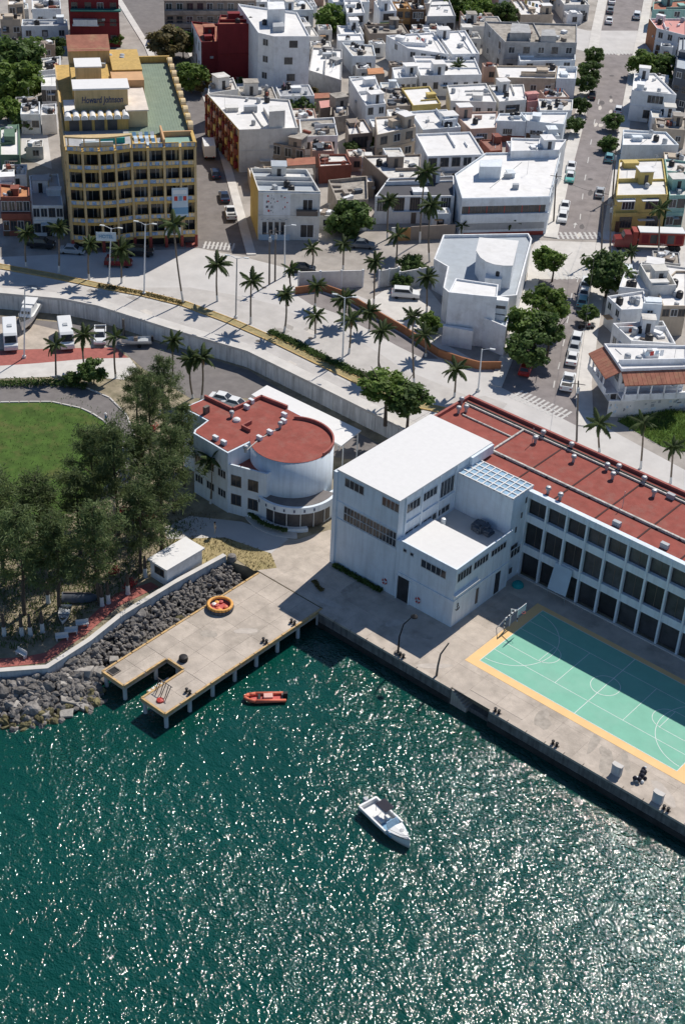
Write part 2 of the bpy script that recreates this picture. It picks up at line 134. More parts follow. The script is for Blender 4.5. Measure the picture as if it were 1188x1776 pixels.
            ('low brown grey shed right of the beige two-storey house with dark balcony strip',[(-167.02,225.11),(-164.21,228.24),(-167.39,231.1),(-170.2,227.97)],3.33,'taupe','stained',[(0,1,1,1.1,1.1)],0.3,1,[],'shed','shed',None,None),
            ('low cream shed left of the tall white block with small tower and',[(-214.93,217.8),(-212.22,221.29),(-216.46,224.58),(-219.17,221.1)],2.63,'offwhite','white',[(0,1,1,1.1,1.1)],0.3,1,[],'shed','shed',None,None),
            ('low pale grey shed behind the large flat white roof house with one',[(-212.09,275.65),(-208.88,279.24),(-212.06,282.09),(-215.27,278.5)],3.57,'paleblue','worn',[(0,1,1,1.1,1.1)],0.3,1,[],'shed','shed',None,None),
            ('low pale cream roofed shed behind the beige house behind the bare brown tree',[(-288.84,219.5),(-286.42,222.6),(-289.91,225.33),(-292.34,222.23)],3.45,'paleblue','offwhite',[(0,1,1,1.1,1.1)],0.3,1,[],'shed','shed',None,None),
            ('low grey block shed behind the wide grey fronted house with white roof',[(-237.38,298.49),(-234.1,302.56),(-237.97,305.68),(-241.25,301.61)],3.57,'block','stained',[(0,1,1,1.1,1.1)],0.3,1,[],'shed','shed',None,None),
            ('low cream shed behind the grey concrete building with rooftop cooling boxes',[(-194.8,293.59),(-192.51,296.37),(-195.65,298.96),(-197.94,296.18)],3.0,'offwhite','white',[(0,1,1,1.1,1.1)],0.3,1,[],'shed','shed',None,None),
            ('low salmon shed right of the low white roof house with dark brick',[(-173.2,207.98),(-170.9,210.69),(-173.81,213.15),(-176.11,210.43)],2.99,'salmon','worn',[(0,1,1,1.1,1.1)],0.3,1,[],'shed','shed',None,None),
            ('low brown grey shed behind the wide grey fronted house with white roof',[(-240.85,307.62),(-238.42,310.21),(-240.98,312.6),(-243.41,310.01)],3.35,'taupe','stained',[(0,1,1,1.1,1.1)],0.3,1,[],'shed','shed',None,None),
            ('low worn cream shed left of the small white roof house right of the',[(-223.86,253.41),(-220.65,256.74),(-223.47,259.45),(-226.67,256.12)],2.9,'offwhite','worn',[(0,1,1,1.1,1.1)],0.3,1,[],'shed','shed',None,None),
            ('low salmon shed right of the small salmon pink house beside the garage',[(-166.16,263.7),(-162.83,267.79),(-166.44,270.73),(-169.77,266.64)],3.45,'salmon','worn',[(0,1,1,1.1,1.1)],0.3,1,[],'shed','shed',None,None),
            ('low white shed behind the pale house with white roof above the',[(-211.01,155.11),(-208.17,158.43),(-211.95,161.68),(-214.8,158.36)],2.75,'white','worn',[(0,1,1,1.1,1.1)],0.3,1,[],'shed','shed',None,None),
            ('low stained roof shed behind the grey concrete building with rooftop cooling boxes',[(-191.12,298.97),(-188.39,302.33),(-191.77,305.08),(-194.5,301.72)],3.48,'offwhite','stained',[(0,1,1,1.1,1.1)],0.3,1,[],'shed','shed',None,None),
            ('low grey roofed shed left of the small white roof house right of the',[(-227.16,249.06),(-224.11,252.32),(-227.46,255.45),(-230.51,252.19)],3.23,'white','grey',[(0,1,1,1.1,1.1)],0.3,1,[],'shed','shed',None,None),
            ('low white shed left of the white two-storey house in the top row',[(-235.92,269.84),(-233.18,273.44),(-236.95,276.31),(-239.69,272.71)],3.14,'white','worn',[(0,1,1,1.1,1.1)],0.3,1,[],'shed','shed',None,None),
            ('low salmon shed behind the low white roof house with dark brick',[(-179.48,204.45),(-176.64,207.43),(-180.1,210.74),(-182.94,207.77)],3.35,'salmon','worn',[(0,1,1,1.1,1.1)],0.3,1,[],'shed','shed',None,None),
            ('low brown grey shed behind the white two-storey house in the top row',[(-245.97,284.3),(-242.94,287.74),(-246.3,290.7),(-249.33,287.26)],2.72,'taupe','stained',[(0,1,1,1.1,1.1)],0.3,1,[],'shed','shed',None,None),
            ('low pale grey shed in front of the orange tiled shed among white roofs',[(-199.28,239.54),(-196.11,243.84),(-199.67,246.48),(-202.85,242.17)],3.59,'paleblue','worn',[(0,1,1,1.1,1.1)],0.3,1,[],'shed','shed',None,None),
            ('low bright white shed behind the white warehouse roof with beige wall at',[(-217.97,319.69),(-214.7,323.33),(-217.53,325.88),(-220.8,322.23)],3.26,'white','white',[(0,1,1,1.1,1.1)],0.3,1,[],'shed','shed',None,None),
            ('low grey block shed behind the white house with raised beige parapet behind',[(-107.41,210.49),(-103.61,213.0),(-106.2,216.92),(-110.0,214.4)],2.59,'block','stained',[(0,1,1,1.1,1.1)],0.3,1,[],'shed','shed',None,None),
            ('low bright white shed left of the dark slate fronted tall house cut by',[(-156.64,290.34),(-153.13,292.4),(-155.81,296.98),(-159.32,294.92)],3.45,'white','white',[(0,1,1,1.1,1.1)],0.3,1,[],'shed','shed',None,None),
            ('low beige shed in front of the white roof house with plain bluish front',[(-130.24,252.27),(-126.48,254.72),(-128.66,258.06),(-132.41,255.61)],3.03,'beige','white',[(0,1,1,1.1,1.1)],0.3,1,[],'shed','shed',None,None),
            ('low worn cream shed right of the small white roof house right of the',[(-215.55,264.71),(-213.47,267.48),(-215.53,269.03),(-217.62,266.26)],3.01,'offwhite','worn',[(0,1,1,1.1,1.1)],0.3,0,[],'shed','shed',None,None),
            ('low white shed behind the white warehouse roof with beige wall at',[(-226.99,318.73),(-225.13,321.06),(-228.19,323.51),(-230.05,321.18)],2.78,'white','worn',[(0,1,1,1.1,1.1)],0.3,0,[],'shed','shed',None,None),
            ('low cream shed right of the low white roof house with dark brick',[(-169.37,207.7),(-167.52,209.72),(-169.42,211.46),(-171.27,209.44)],3.26,'offwhite','white',[(0,1,1,1.1,1.1)],0.3,0,[],'shed','shed',None,None),
            ('low worn cream shed right of the white two-storey corner house with painted mural',[(-159.22,183.7),(-157.27,185.76),(-159.29,187.68),(-161.24,185.63)],2.59,'offwhite','worn',[(0,1,1,1.1,1.1)],0.3,0,[],'shed','shed',None,None),
            ('low brown grey shed right of the orange tiled shed among white roofs',[(-202.29,255.65),(-200.24,257.86),(-202.42,259.89),(-204.48,257.68)],3.27,'taupe','stained',[(0,1,1,1.1,1.1)],0.3,0,[],'shed','shed',None,None),
            ('low pale grey shed behind the grey concrete building with rooftop cooling boxes',[(-197.74,290.84),(-195.58,293.31),(-198.55,295.89),(-200.7,293.41)],2.92,'paleblue','worn',[(0,1,1,1.1,1.1)],0.3,0,[],'shed','shed',None,None),
            ('low worn cream shed behind the orange tiled shed among white roofs',[(-206.35,249.09),(-204.41,251.34),(-206.44,253.1),(-208.38,250.85)],2.92,'offwhite','worn',[(0,1,1,1.1,1.1)],0.3,0,[],'shed','shed',None,None),
            ('low pale grey shed in front of the pink roofed house with orange brown side',[(-168.08,314.03),(-165.62,315.46),(-166.91,317.68),(-169.37,316.25)],3.59,'paleblue','worn',[(0,1,1,1.1,1.1)],0.3,0,[],'shed','shed',None,None),
            ('low pale grey shed behind the teal fronted house behind the red truck',[(-126.46,247.67),(-124.19,249.11),(-125.55,251.27),(-127.82,249.83)],2.75,'paleblue','worn',[(0,1,1,1.1,1.1)],0.3,0,[],'shed','shed',None,None),
            ('low beige shed left of the small white roof house right of the',[(-220.76,250.42),(-218.11,253.16),(-220.49,255.45),(-223.13,252.71)],2.5,'beige','white',[(0,1,1,1.1,1.1)],0.3,0,[],'shed','shed',None,None),
            ('low salmon shed behind the wide grey fronted house with white roof',[(-235.68,306.72),(-233.79,308.86),(-236.65,311.37),(-238.54,309.23)],2.93,'salmon','worn',[(0,1,1,1.1,1.1)],0.3,0,[],'shed','shed',None,None),
            ('low worn cream shed behind the wide grey fronted house with white roof',[(-221.14,303.56),(-219.41,305.91),(-221.6,307.54),(-223.34,305.18)],3.5,'offwhite','worn',[(0,1,1,1.1,1.1)],0.3,0,[],'shed','shed',None,None),
            ('low pale cream roofed shed in front of the beige two-storey house with dark balcony strip',[(-168.37,213.03),(-166.12,215.69),(-168.7,217.87),(-170.95,215.21)],3.5,'paleblue','offwhite',[(0,1,1,1.1,1.1)],0.3,0,[],'shed','shed',None,None),
            ('low pale grey shed behind the white two-storey house in the top row',[(-249.05,290.65),(-247.18,292.92),(-249.13,294.53),(-251.0,292.26)],2.87,'paleblue','worn',[(0,1,1,1.1,1.1)],0.3,0,[],'shed','shed',None,None),
            ('low brown grey shed in front of the low grey and pale blue house left',[(-263.13,207.22),(-261.16,209.5),(-263.42,211.45),(-265.39,209.16)],3.57,'taupe','stained',[(0,1,1,1.1,1.1)],0.3,0,[],'shed','shed',None,None),
            ('low salmon shed behind the long white roof house with beige front',[(-187.25,270.25),(-184.86,272.79),(-186.77,274.59),(-189.16,272.05)],3.46,'salmon','worn',[(0,1,1,1.1,1.1)],0.3,0,[],'shed','shed',None,None),
            ('low brown grey shed behind the white warehouse roof with beige wall at',[(-235.14,317.23),(-233.48,319.15),(-236.42,321.69),(-238.08,319.77)],2.94,'taupe','stained',[(0,1,1,1.1,1.1)],0.3,0,[],'shed','shed',None,None),
            ('low pale blue shed right of the white warehouse roof with beige wall at',[(-206.71,335.88),(-204.93,337.91),(-207.13,339.85),(-208.92,337.82)],3.18,'paleblue','white',[(0,1,1,1.1,1.1)],0.3,0,[],'shed','shed',None,None),
            ('low pale blue shed in front of the curved white corner house with three slot',[(-152.96,244.66),(-151.13,246.74),(-153.28,248.62),(-155.1,246.53)],3.43,'paleblue','white',[(0,1,1,1.1,1.1)],0.3,0,[],'shed','shed',None,None),
            ('low bright white shed behind the worn white roof house left of the',[(-166.25,210.1),(-164.6,212.36),(-166.88,214.02),(-168.52,211.76)],3.14,'white','white',[(0,1,1,1.1,1.1)],0.3,0,[],'shed','shed',None,None),
            ('low beige shed behind the white two-storey house with lime green trim',[(-240.81,287.13),(-238.56,289.69),(-241.41,292.2),(-243.66,289.64)],2.85,'beige','white',[(0,1,1,1.1,1.1)],0.3,0,[],'shed','shed',None,None),
            ('low grey block shed right of the worn white roof house left of the',[(-156.14,210.8),(-154.13,213.53),(-156.5,215.27),(-158.5,212.55)],2.92,'block','stained',[(0,1,1,1.1,1.1)],0.3,0,[],'shed','shed',None,None),
            ('low stained roof shed behind the white roof house with pinkish front and',[(-172.31,242.33),(-170.47,244.68),(-173.31,246.9),(-175.15,244.55)],2.77,'offwhite','stained',[(0,1,1,1.1,1.1)],0.3,0,[],'shed','shed',None,None),
            ('low pale blue shed right of the small white roof house with black open',[(-179.69,222.63),(-177.46,225.21),(-180.71,228.02),(-182.94,225.44)],3.51,'paleblue','white',[(0,1,1,1.1,1.1)],0.3,0,[],'shed','shed',None,None),
            ('low salmon shed behind the dark brown fronted house in the top',[(-227.2,290.27),(-225.45,292.3),(-227.76,294.3),(-229.51,292.26)],2.6,'salmon','worn',[(0,1,1,1.1,1.1)],0.3,0,[],'shed','shed',None,None),
            ('low stained roof shed right of the white roof house with green front wall',[(-219.43,167.35),(-217.3,169.79),(-219.97,172.13),(-222.11,169.69)],2.55,'offwhite','stained',[(0,1,1,1.1,1.1)],0.3,0,[],'shed','shed',None,None),
            ('low worn cream shed behind the lower dark red wing with arched street',[(-240.07,240.77),(-237.57,243.44),(-239.54,245.29),(-242.05,242.61)],3.55,'offwhite','worn',[(0,1,1,1.1,1.1)],0.3,0,[],'shed','shed',None,None),
            ('low grey block shed behind the brown grey apartment block with balcony rows',[(-255.61,255.15),(-253.52,257.98),(-255.55,259.49),(-257.64,256.65)],3.2,'block','stained',[(0,1,1,1.1,1.1)],0.3,0,[],'shed','shed',None,None),
            ('low grey block shed behind the dark red three-storey building with green awning',[(-274.79,226.06),(-272.63,228.81),(-274.72,230.45),(-276.88,227.7)],3.24,'block','stained',[(0,1,1,1.1,1.1)],0.3,0,[],'shed','shed',None,None),
            ('low pale blue shed behind the white fronted house with a single wide',[(-162.81,249.97),(-160.52,252.78),(-163.54,255.24),(-165.83,252.42)],2.95,'paleblue','white',[(0,1,1,1.1,1.1)],0.3,0,[],'shed','shed',None,None),
            ('low bright white shed right of the brown grey apartment block with balcony rows',[(-244.31,259.08),(-242.03,261.73),(-244.26,263.65),(-246.54,261.0)],3.41,'white','white',[(0,1,1,1.1,1.1)],0.3,0,[],'shed','shed',None,None),
            ('low stained roof shed behind the brown grey apartment block with balcony rows',[(-265.61,262.06),(-263.43,264.53),(-266.53,267.27),(-268.71,264.79)],3.49,'offwhite','stained',[(0,1,1,1.1,1.1)],0.3,0,[],'shed','shed',None,None),
            ('low stained roof shed behind the small white roof house right of the',[(-229.61,262.41),(-227.45,264.72),(-230.54,267.6),(-232.69,265.3)],3.54,'offwhite','stained',[(0,1,1,1.1,1.1)],0.3,0,[],'shed','shed',None,None),
            ('low pale grey shed behind the white warehouse roof with beige wall at',[(-217.18,327.8),(-215.4,329.68),(-217.4,331.57),(-219.18,329.69)],3.33,'paleblue','worn',[(0,1,1,1.1,1.1)],0.3,0,[],'shed','shed',None,None),
            ('low pale blue shed right of the lower dark red wing with arched street',[(-235.21,236.31),(-232.93,239.42),(-235.92,241.62),(-238.2,238.5)],3.21,'paleblue','white',[(0,1,1,1.1,1.1)],0.3,0,[],'shed','shed',None,None),
            ('low white shed behind the white two-storey house in the top row',[(-259.83,288.22),(-257.95,290.31),(-260.09,292.24),(-261.97,290.15)],2.92,'white','worn',[(0,1,1,1.1,1.1)],0.3,0,[],'shed','shed',None,None),
            ('low beige shed left of the worn white roof house left of the',[(-164.12,198.86),(-161.8,201.89),(-164.09,203.65),(-166.42,200.63)],3.07,'beige','white',[(0,1,1,1.1,1.1)],0.3,0,[],'shed','shed',None,None),
            ('low cream shed behind the wide grey fronted house with white roof',[(-248.08,304.67),(-246.13,306.72),(-248.36,308.83),(-250.3,306.78)],2.91,'offwhite','white',[(0,1,1,1.1,1.1)],0.3,0,[],'shed','shed',None,None),
            ('low pale cream roofed shed in front of the ruined house with rough roof and pink',[(-155.22,186.89),(-153.02,189.41),(-155.19,191.3),(-157.38,188.77)],3.31,'paleblue','offwhite',[(0,1,1,1.1,1.1)],0.3,0,[],'shed','shed',None,None),
            ('low brown grey shed behind the white two-storey house with lime green trim',[(-252.19,302.13),(-249.87,305.03),(-251.86,306.62),(-254.18,303.72)],3.2,'taupe','stained',[(0,1,1,1.1,1.1)],0.3,0,[],'shed','shed',None,None),
            ('low salmon shed behind the grey concrete building with rooftop cooling boxes',[(-197.6,298.91),(-195.66,301.09),(-198.82,303.9),(-200.76,301.72)],3.37,'salmon','worn',[(0,1,1,1.1,1.1)],0.3,0,[],'shed','shed',None,None),
            ('low bright white shed right of the white warehouse roof with beige wall at',[(-199.26,321.61),(-196.92,324.79),(-199.04,326.34),(-201.37,323.16)],2.66,'white','white',[(0,1,1,1.1,1.1)],0.3,0,[],'shed','shed',None,None),
            ('low pale grey shed in front of the dark roofed house with white arched arcade',[(-144.67,197.56),(-142.51,199.85),(-144.35,201.59),(-146.51,199.31)],3.48,'paleblue','worn',[(0,1,1,1.1,1.1)],0.3,0,[],'shed','shed',None,None),
            ('low salmon shed left of the red roofed shed behind the white corner',[(-205.51,225.74),(-203.6,228.09),(-205.61,229.72),(-207.52,227.37)],3.27,'salmon','worn',[(0,1,1,1.1,1.1)],0.3,0,[],'shed','shed',None,None),
            ('low pale cream roofed shed in front of the small white house with four little square',[(-193.88,242.66),(-191.29,245.41),(-194.0,247.96),(-196.59,245.21)],3.21,'paleblue','offwhite',[(0,1,1,1.1,1.1)],0.3,0,[],'shed','shed',None,None),
            ('low grey block shed left of the low red brick roofed annex behind the',[(-164.17,229.0),(-162.31,231.05),(-165.06,233.55),(-166.93,231.5)],3.22,'block','stained',[(0,1,1,1.1,1.1)],0.3,0,[],'shed','shed',None,None),
            ('low pale blue shed right of the brown grey apartment block with balcony rows',[(-240.26,258.22),(-238.64,260.23),(-241.02,262.15),(-242.64,260.14)],2.73,'paleblue','white',[(0,1,1,1.1,1.1)],0.3,0,[],'shed','shed',None,None),
            ('low pale blue shed behind the white roof wing left of the raised',[(-108.68,200.58),(-106.03,202.36),(-107.95,205.24),(-110.61,203.46)],2.72,'paleblue','white',[(0,1,1,1.1,1.1)],0.3,0,[],'shed','shed',None,None),
            ('low white shed behind the dark red three-storey building with green awning',[(-276.82,229.46),(-274.93,231.88),(-277.73,234.06),(-279.62,231.64)],3.18,'white','worn',[(0,1,1,1.1,1.1)],0.3,0,[],'shed','shed',None,None),
            ('low pale blue shed behind the white house with teal band and red',[(-193.4,355.72),(-190.95,357.11),(-192.52,359.87),(-194.97,358.48)],3.09,'paleblue','white',[(0,1,1,1.1,1.1)],0.3,0,[],'shed','shed',None,None),
            ('low beige shed behind the white warehouse roof with beige wall at',[(-214.31,323.65),(-212.42,325.69),(-214.93,328.01),(-216.82,325.96)],3.02,'beige','white',[(0,1,1,1.1,1.1)],0.3,0,[],'shed','shed',None,None)],
 'modern':{'low':[(-130.4,179.26),(-135.22,187.94),(-125.45,198.94),(-123.71,197.46),(-118.39,187.79),(-113.1,178.18),(-114.83,175.67),(-121.24,171.25),(-122.87,172.0),(-127.05,178.54)],
            'drum':[(-123.02,180.43),(-121.05,178.94),(-119.51,178.39),(-118.06,178.48),(-116.85,179.13),(-115.88,180.13),(-120.62,188.37),(-125.66,184.84)],
            'slab':[(-118.47,176.81),(-116.34,178.27),(-118.78,182.56),(-121.02,180.9)],
            'block':[(-117.55,166.04),(-113.5,168.57),(-111.4,170.04),(-113.8,173.72),(-119.74,170.72)],
            'bl2':[(-113.54,169.09),(-108.5,169.04),(-110.16,172.1),(-114.46,170.69)],
            'stair':[(-112.92,170.83),(-110.7,172.17),(-111.28,173.22),(-112.92,172.47)],
            'lowwall':[(-117.43,165.28),(-113.12,167.2),(-113.65,167.78),(-117.83,165.79)]},
 'wall_top':[(-195.49,112.5),(-186.25,121.14),(-177.74,128.15),(-169.23,133.99),(-163.62,136.29),(-149.63,139.19),(-136.66,142.36),(-121.27,142.08),(-106.88,141.7),(-95.2,139.5)],
 'boulevard':[(-188.56,136.69),(-168.15,162.94),(-159.65,166.16),(-150.06,168.69),(-135.06,168.84),(-118.61,165.96),(-104.04,164.03),(-92.82,163.4),(-71.84,160.56),(-52.44,157.92)],
 'street_left':[(-168.69,163.05),(-193.51,184.91),(-225.55,211.56),(-254.42,232.12),(-286.32,251.99),(-330.02,278.15),(-323.49,286.14),(-279.51,259.99),(-242.43,233.05),(-213.02,209.77),(-188.75,190.01),(-160.57,166.84)],
 'street_right':[(-127.35,211.5),(-139.98,233.85),(-154.67,261.17),(-170.42,289.83),(-188.69,320.83),(-204.25,348.35),(-222.5,379.64),(-213.95,389.94),(-197.77,355.96),(-184.88,332.38),(-169.37,303.11),(-153.9,274.76),(-137.23,245.28),(-121.51,216.91)],
 'street_right_low':[(-120.03,195.37),(-113.7,183.48),(-107.85,171.59),(-102.92,161.02),(-88.95,159.82),(-96.3,170.6),(-102.81,182.04),(-113.77,201.84)],
 'cross':[(-126.55,201.3),(-129.52,208.17),(-109.68,225.77),(-93.55,240.87),(-89.11,231.91),(-105.13,217.92),(-113.74,202.5),(-121.39,193.95)],
 'upper_cross':[(-246.48,315.14),(-192.84,321.76),(-184.06,331.87),(-153.31,361.44),(-146.7,348.1),(-174.58,315.11),(-181.63,307.1),(-202.2,305.32)],
 'cw1':([(-128.35,212.24),(-122.25,218.63)],10),
 'cw2':([(-119.76,197.55),(-114.77,203.36)],9),
 'cw3':([(-100.54,161.03),(-91.26,161.08)],12),
 'cw4':([(-180.71,309.46),(-176.28,314.49)],8),
 'cw5':([(-168.68,164.42),(-164.2,167.75)],8),
 'lane_arrow':[(-127.73,217.59),(-114.08,193.45),(-114.88,199.12)],
 'dashes':[((-129.16,221.64),(-130.55,223.94)),((-134.11,229.92),(-135.59,232.37)),((-139.03,238.21),(-140.52,240.88)),((-143.65,246.28),(-145.22,249.1)),((-148.88,255.34),(-150.35,258.04)),((-154.91,265.93),(-156.48,268.8)),((-161.26,277.32),(-162.95,280.4)),((-107.72,185.32),(-108.88,187.55)),((-103.79,178.35),(-104.89,180.46)),
            ((-100.14,171.69),(-101.18,173.69)),((-111.87,192.7),(-113.17,194.99)),((-97.46,166.52),(-98.51,168.37))],
 'yard':[(-234.95,178.76),(-231.72,182.31),(-212.56,167.81),(-221.03,167.24)],
 'green_lot':[(-85.52,165.02),(-84.09,170.53),(-75.64,178.99),(-68.82,166.6),(-77.09,163.62)],
 'service_lane':[(-147.0,162.53),(-143.06,166.6),(-133.08,166.49),(-121.13,163.39),(-106.39,162.89),(-101.52,160.52),(-104.12,155.55),(-116.64,155.02),(-130.51,157.89),(-141.42,156.49)],
 'far_lane':[(-164.46,145.12),(-155.9,147.7),(-146.82,148.97),(-137.14,149.24),(-127.37,148.95),(-118.05,148.68),(-111.46,148.64),(-105.89,150.99),(-98.0,151.45),(-99.56,157.8),(-107.15,156.77),(-115.42,156.26),(-124.95,156.85),(-134.95,157.48),(-144.35,156.95),(-152.07,154.3),(-158.38,151.39)],
 'near_lane':[(-184.21,133.26),(-175.75,137.09),(-167.91,140.05),(-160.51,143.24),(-153.57,145.46),(-144.23,146.34),(-134.72,146.66),(-125.02,146.3),(-115.66,145.84),(-109.58,145.01),(-112.5,142.09),(-121.05,141.83),(-129.23,143.29),(-137.92,143.67),(-147.37,140.69),(-157.56,138.81),(-166.23,137.37),(-174.27,132.31),(-178.87,129.05)],
 'ramp':[(-144.32,161.69),(-141.94,165.34),(-137.4,165.84),(-131.52,164.65),(-123.34,163.29),(-114.96,161.28),(-116.5,159.71),(-121.83,160.02),(-128.36,160.9),(-134.99,161.66),(-140.48,160.92)],
 'forecourt':[(-135.06,168.84),(-136.57,182.68),(-120.24,172.52),(-115.74,162.28)],
 'grass_city':[(-138.21,177.8),(-138.09,190.95),(-121.53,171.2),(-126.61,170.25)],
 'median':[(-195.99,130.57),(-185.59,134.34),(-177.07,138.18),(-169.17,141.16),(-161.72,144.36),(-154.73,146.57),(-145.45,147.58),(-135.86,147.87),(-126.19,147.62),(-116.95,147.38),(-110.43,147.36),(-104.89,149.7),(-97.07,150.18),(-82.47,150.04),(-65.83,150.2)],
 'hedge':[(-138.66,149.3),(-132.38,149.3),(-127.25,148.82),(-122.72,148.88),(-117.45,149.28)],
 'brown_wall':[(-144.79,161.8),(-142.5,165.97),(-137.94,166.47),(-132.04,165.26),(-123.83,163.89),(-115.4,161.85),(-111.38,162.35),(-108.67,163.07),(-106.33,165.44)],
 'white_fence':[[(-145.82,163.75),(-138.98,171.73)],[(-136.92,173.55),(-135.54,176.82)],[(-134.32,175.62),(-131.39,182.36)]],
 'arcade_fence':[(-147.1,189.06),(-140.24,198.35)],
 'graffiti_wall':[(-87.29,165.05),(-84.72,167.62),(-80.51,175.5),(-75.01,184.78)],
 'parking':[(-181.25,121.52),(-175.76,126.3),(-166.36,132.52),(-155.74,137.01),(-145.92,139.23),(-136.05,141.75),(-119.12,139.79),(-103.91,139.6),(-106.39,135.06),(-111.91,131.68),(-128.39,137.47),(-136.13,129.71),(-147.16,130.79),(-154.29,132.58),(-167.01,119.4),(-171.86,114.48)],
 'lot_concrete':[(-178.87,119.73),(-169.83,128.42),(-158.55,132.25),(-155.66,131.45),(-171.86,114.48)],
 'red_strip':[(-170.98,113.81),(-166.72,119.17),(-161.81,125.21),(-155.32,132.33),(-151.51,131.49),(-155.63,126.79),(-159.98,120.35),(-163.02,116.26),(-166.94,110.79)],
 'white_walk':[(-166.94,110.79),(-163.02,116.26),(-159.98,120.35),(-155.63,126.79),(-151.32,131.67),(-147.76,130.18),(-146.94,126.54),(-153.4,121.49),(-159.99,113.87),(-164.15,108.7)],
 'ring_road':[(-162.51,107.46),(-158.37,112.59),(-153.46,118.25),(-148.88,120.94),(-144.38,121.43),(-138.99,119.91),(-133.51,116.56),(-128.95,112.71),(-125.63,108.01),(-127.95,108.67),(-131.26,112.48),(-135.55,115.18),(-140.11,116.55),(-145.07,116.56),(-149.34,114.81),(-154.43,109.48),(-158.12,104.17)],
 'lawn':[(-157.99,104.07),(-154.3,109.38),(-149.22,114.71),(-144.95,116.45),(-139.99,116.44),(-135.44,115.08),(-131.31,112.42),(-128.86,109.17),(-126.88,104.85),(-126.02,98.2),(-128.27,88.86),(-130.37,83.37)],
 'kerb':[(-158.25,104.27),(-154.43,109.48),(-151.66,112.48),(-149.34,114.81),(-145.07,116.56),(-142.82,116.76),(-140.11,116.55),(-137.44,115.9),(-135.55,115.18),(-133.08,113.8),(-131.26,112.48),(-129.8,110.85),(-128.8,109.22),(-126.88,104.85)],
 'kerb_out':[(-158.37,112.59),(-153.46,118.25),(-148.88,120.94),(-144.38,121.43),(-138.99,119.91),(-133.51,116.56)],
 'dry_grass':[(-112.06,103.3),(-110.44,106.29),(-107.13,108.65),(-101.34,109.98),(-98.77,108.28),(-100.4,105.87),(-104.71,106.19),(-105.15,99.62),(-108.01,98.47)],
 'walk_dark':[(-114.95,104.53),(-114.44,108.65),(-108.74,112.41),(-101.89,113.77),(-101.34,109.98),(-107.91,108.41),(-112.85,103.05)],
 'red_path':[(-110.48,70.02),(-108.28,73.09),(-105.29,77.05),(-105.82,83.61),(-107.04,89.59),(-106.4,95.51),(-107.72,95.51),(-109.11,90.99),(-107.5,84.19),(-106.6,78.29),(-107.84,75.99),(-111.99,71.17)],
 'sea_wall':[(-112.04,66.52),(-107.19,72.23),(-103.88,76.21),(-104.09,82.54),(-104.93,88.15),(-104.99,96.56),(-104.54,105.0)],
 'palms':[(-182.44,137.3,2.6,-182.2,137.62,8.82,'first coconut palm from the left in front of the hotel',1),(-177.12,139.68,2.6,-176.85,140.03,10.61,'second coconut palm from the left in front of the hotel',1),(-171.89,141.69,2.6,-171.62,142.03,8.89,'third coconut palm from the left in front of the hotel',1),
           (-167.32,144.59,2.6,-167.21,144.71,8.49,'fourth coconut palm from the left in front of the hotel',1),(-155.15,146.72,2.6,-156.0,145.82,16.1,'tallest leaning palm at the right corner of the hotel',0),(-151.81,151.03,2.6,-151.79,151.05,9.04,'open crowned palm standing alone on the wide white plaza',0),
           (-142.71,149.27,2.6,-142.68,149.3,9.91,'palm on the median beside the tall grey lamp post',0),(-146.46,162.79,2.6,-146.59,162.67,6.19,'small palm at the left end of the white fence wall',0),(-137.23,151.03,2.6,-137.19,151.07,9.01,'palm at the start of the green median hedge',0),
           (-139.62,160.93,2.6,-139.57,160.97,6.36,'short palm in front of the white fence wall',0),(-132.58,153.07,2.6,-132.67,153.0,6.36,'short palm on the far kerb above the median hedge',0),(-132.6,159.88,2.6,-132.81,159.71,6.89,'yellowish palm beside the pale blue lamp post',1),
           (-125.56,152.84,2.6,-125.57,152.84,8.45,'palm to the right of the pale blue lamp post',0),(-127.99,160.46,2.6,-128.13,160.35,5.98,'short palm inside the curved brown wall',0),(-118.47,151.43,2.6,-118.45,151.45,9.7,'palm at the right end of the median hedge',0),(-149.32,170.74,2.6,-149.33,170.73,6.37,'palm left of the two behind the white fence wall',0),
           (-145.61,174.58,2.6,-145.69,174.52,7.2,'palm right of the two behind the white fence wall',1),(-133.08,167.65,2.6,-133.28,167.5,10.55,'shaggy palm at the right end of the white fence wall',1),(-148.14,189.37,2.6,-148.32,189.23,9.77,'dark tall palm right of the round street tree',1),
           (-143.28,192.36,2.6,-143.24,192.4,15.51,'tallest palm in front of the arcade house',1),(-137.26,187.49,2.6,-137.66,187.2,12.92,'tall slender palm in front of the arcade house',1),(-140.02,181.68,2.6,-140.07,181.64,8.37,'short palm beside the parked grey car',0),
           (-139.54,199.79,2.6,-139.7,199.68,4.77,'low palm at the left of the red based corner building',0),(-134.41,207.31,2.6,-134.62,207.17,4.99,'low palm in front of the dark red ribbon window',0),(-111.59,151.34,2.6,-112.46,150.7,14.52,'tall palm left of the modern white building',0),
           (-125.94,172.37,2.6,-126.23,172.16,8.64,'bushy palm beside the parked white car',1),(-106.23,153.9,2.6,-106.35,153.82,7.17,'palm behind the red roofed long building',0),(-116.77,160.47,2.6,-117.2,160.15,6.29,'short palm inside the brown wall near modern building',0),(-82.8,156.27,2.6,-83.41,155.95,6.94,'leftmost palm behind the long red roof',0),
           (-76.44,156.61,2.6,-77.09,156.3,9.68,'middle palm behind the long red roof',0),(-71.55,156.27,2.6,-72.07,156.04,8.22,'rightmost palm behind the long red roof',0),(-111.11,219.09,2.6,-112.12,218.58,10.82,'palm standing in front of the red truck',0),(-112.12,211.98,2.6,-112.6,211.73,4.89,'small palm below the nose of the red truck',0),
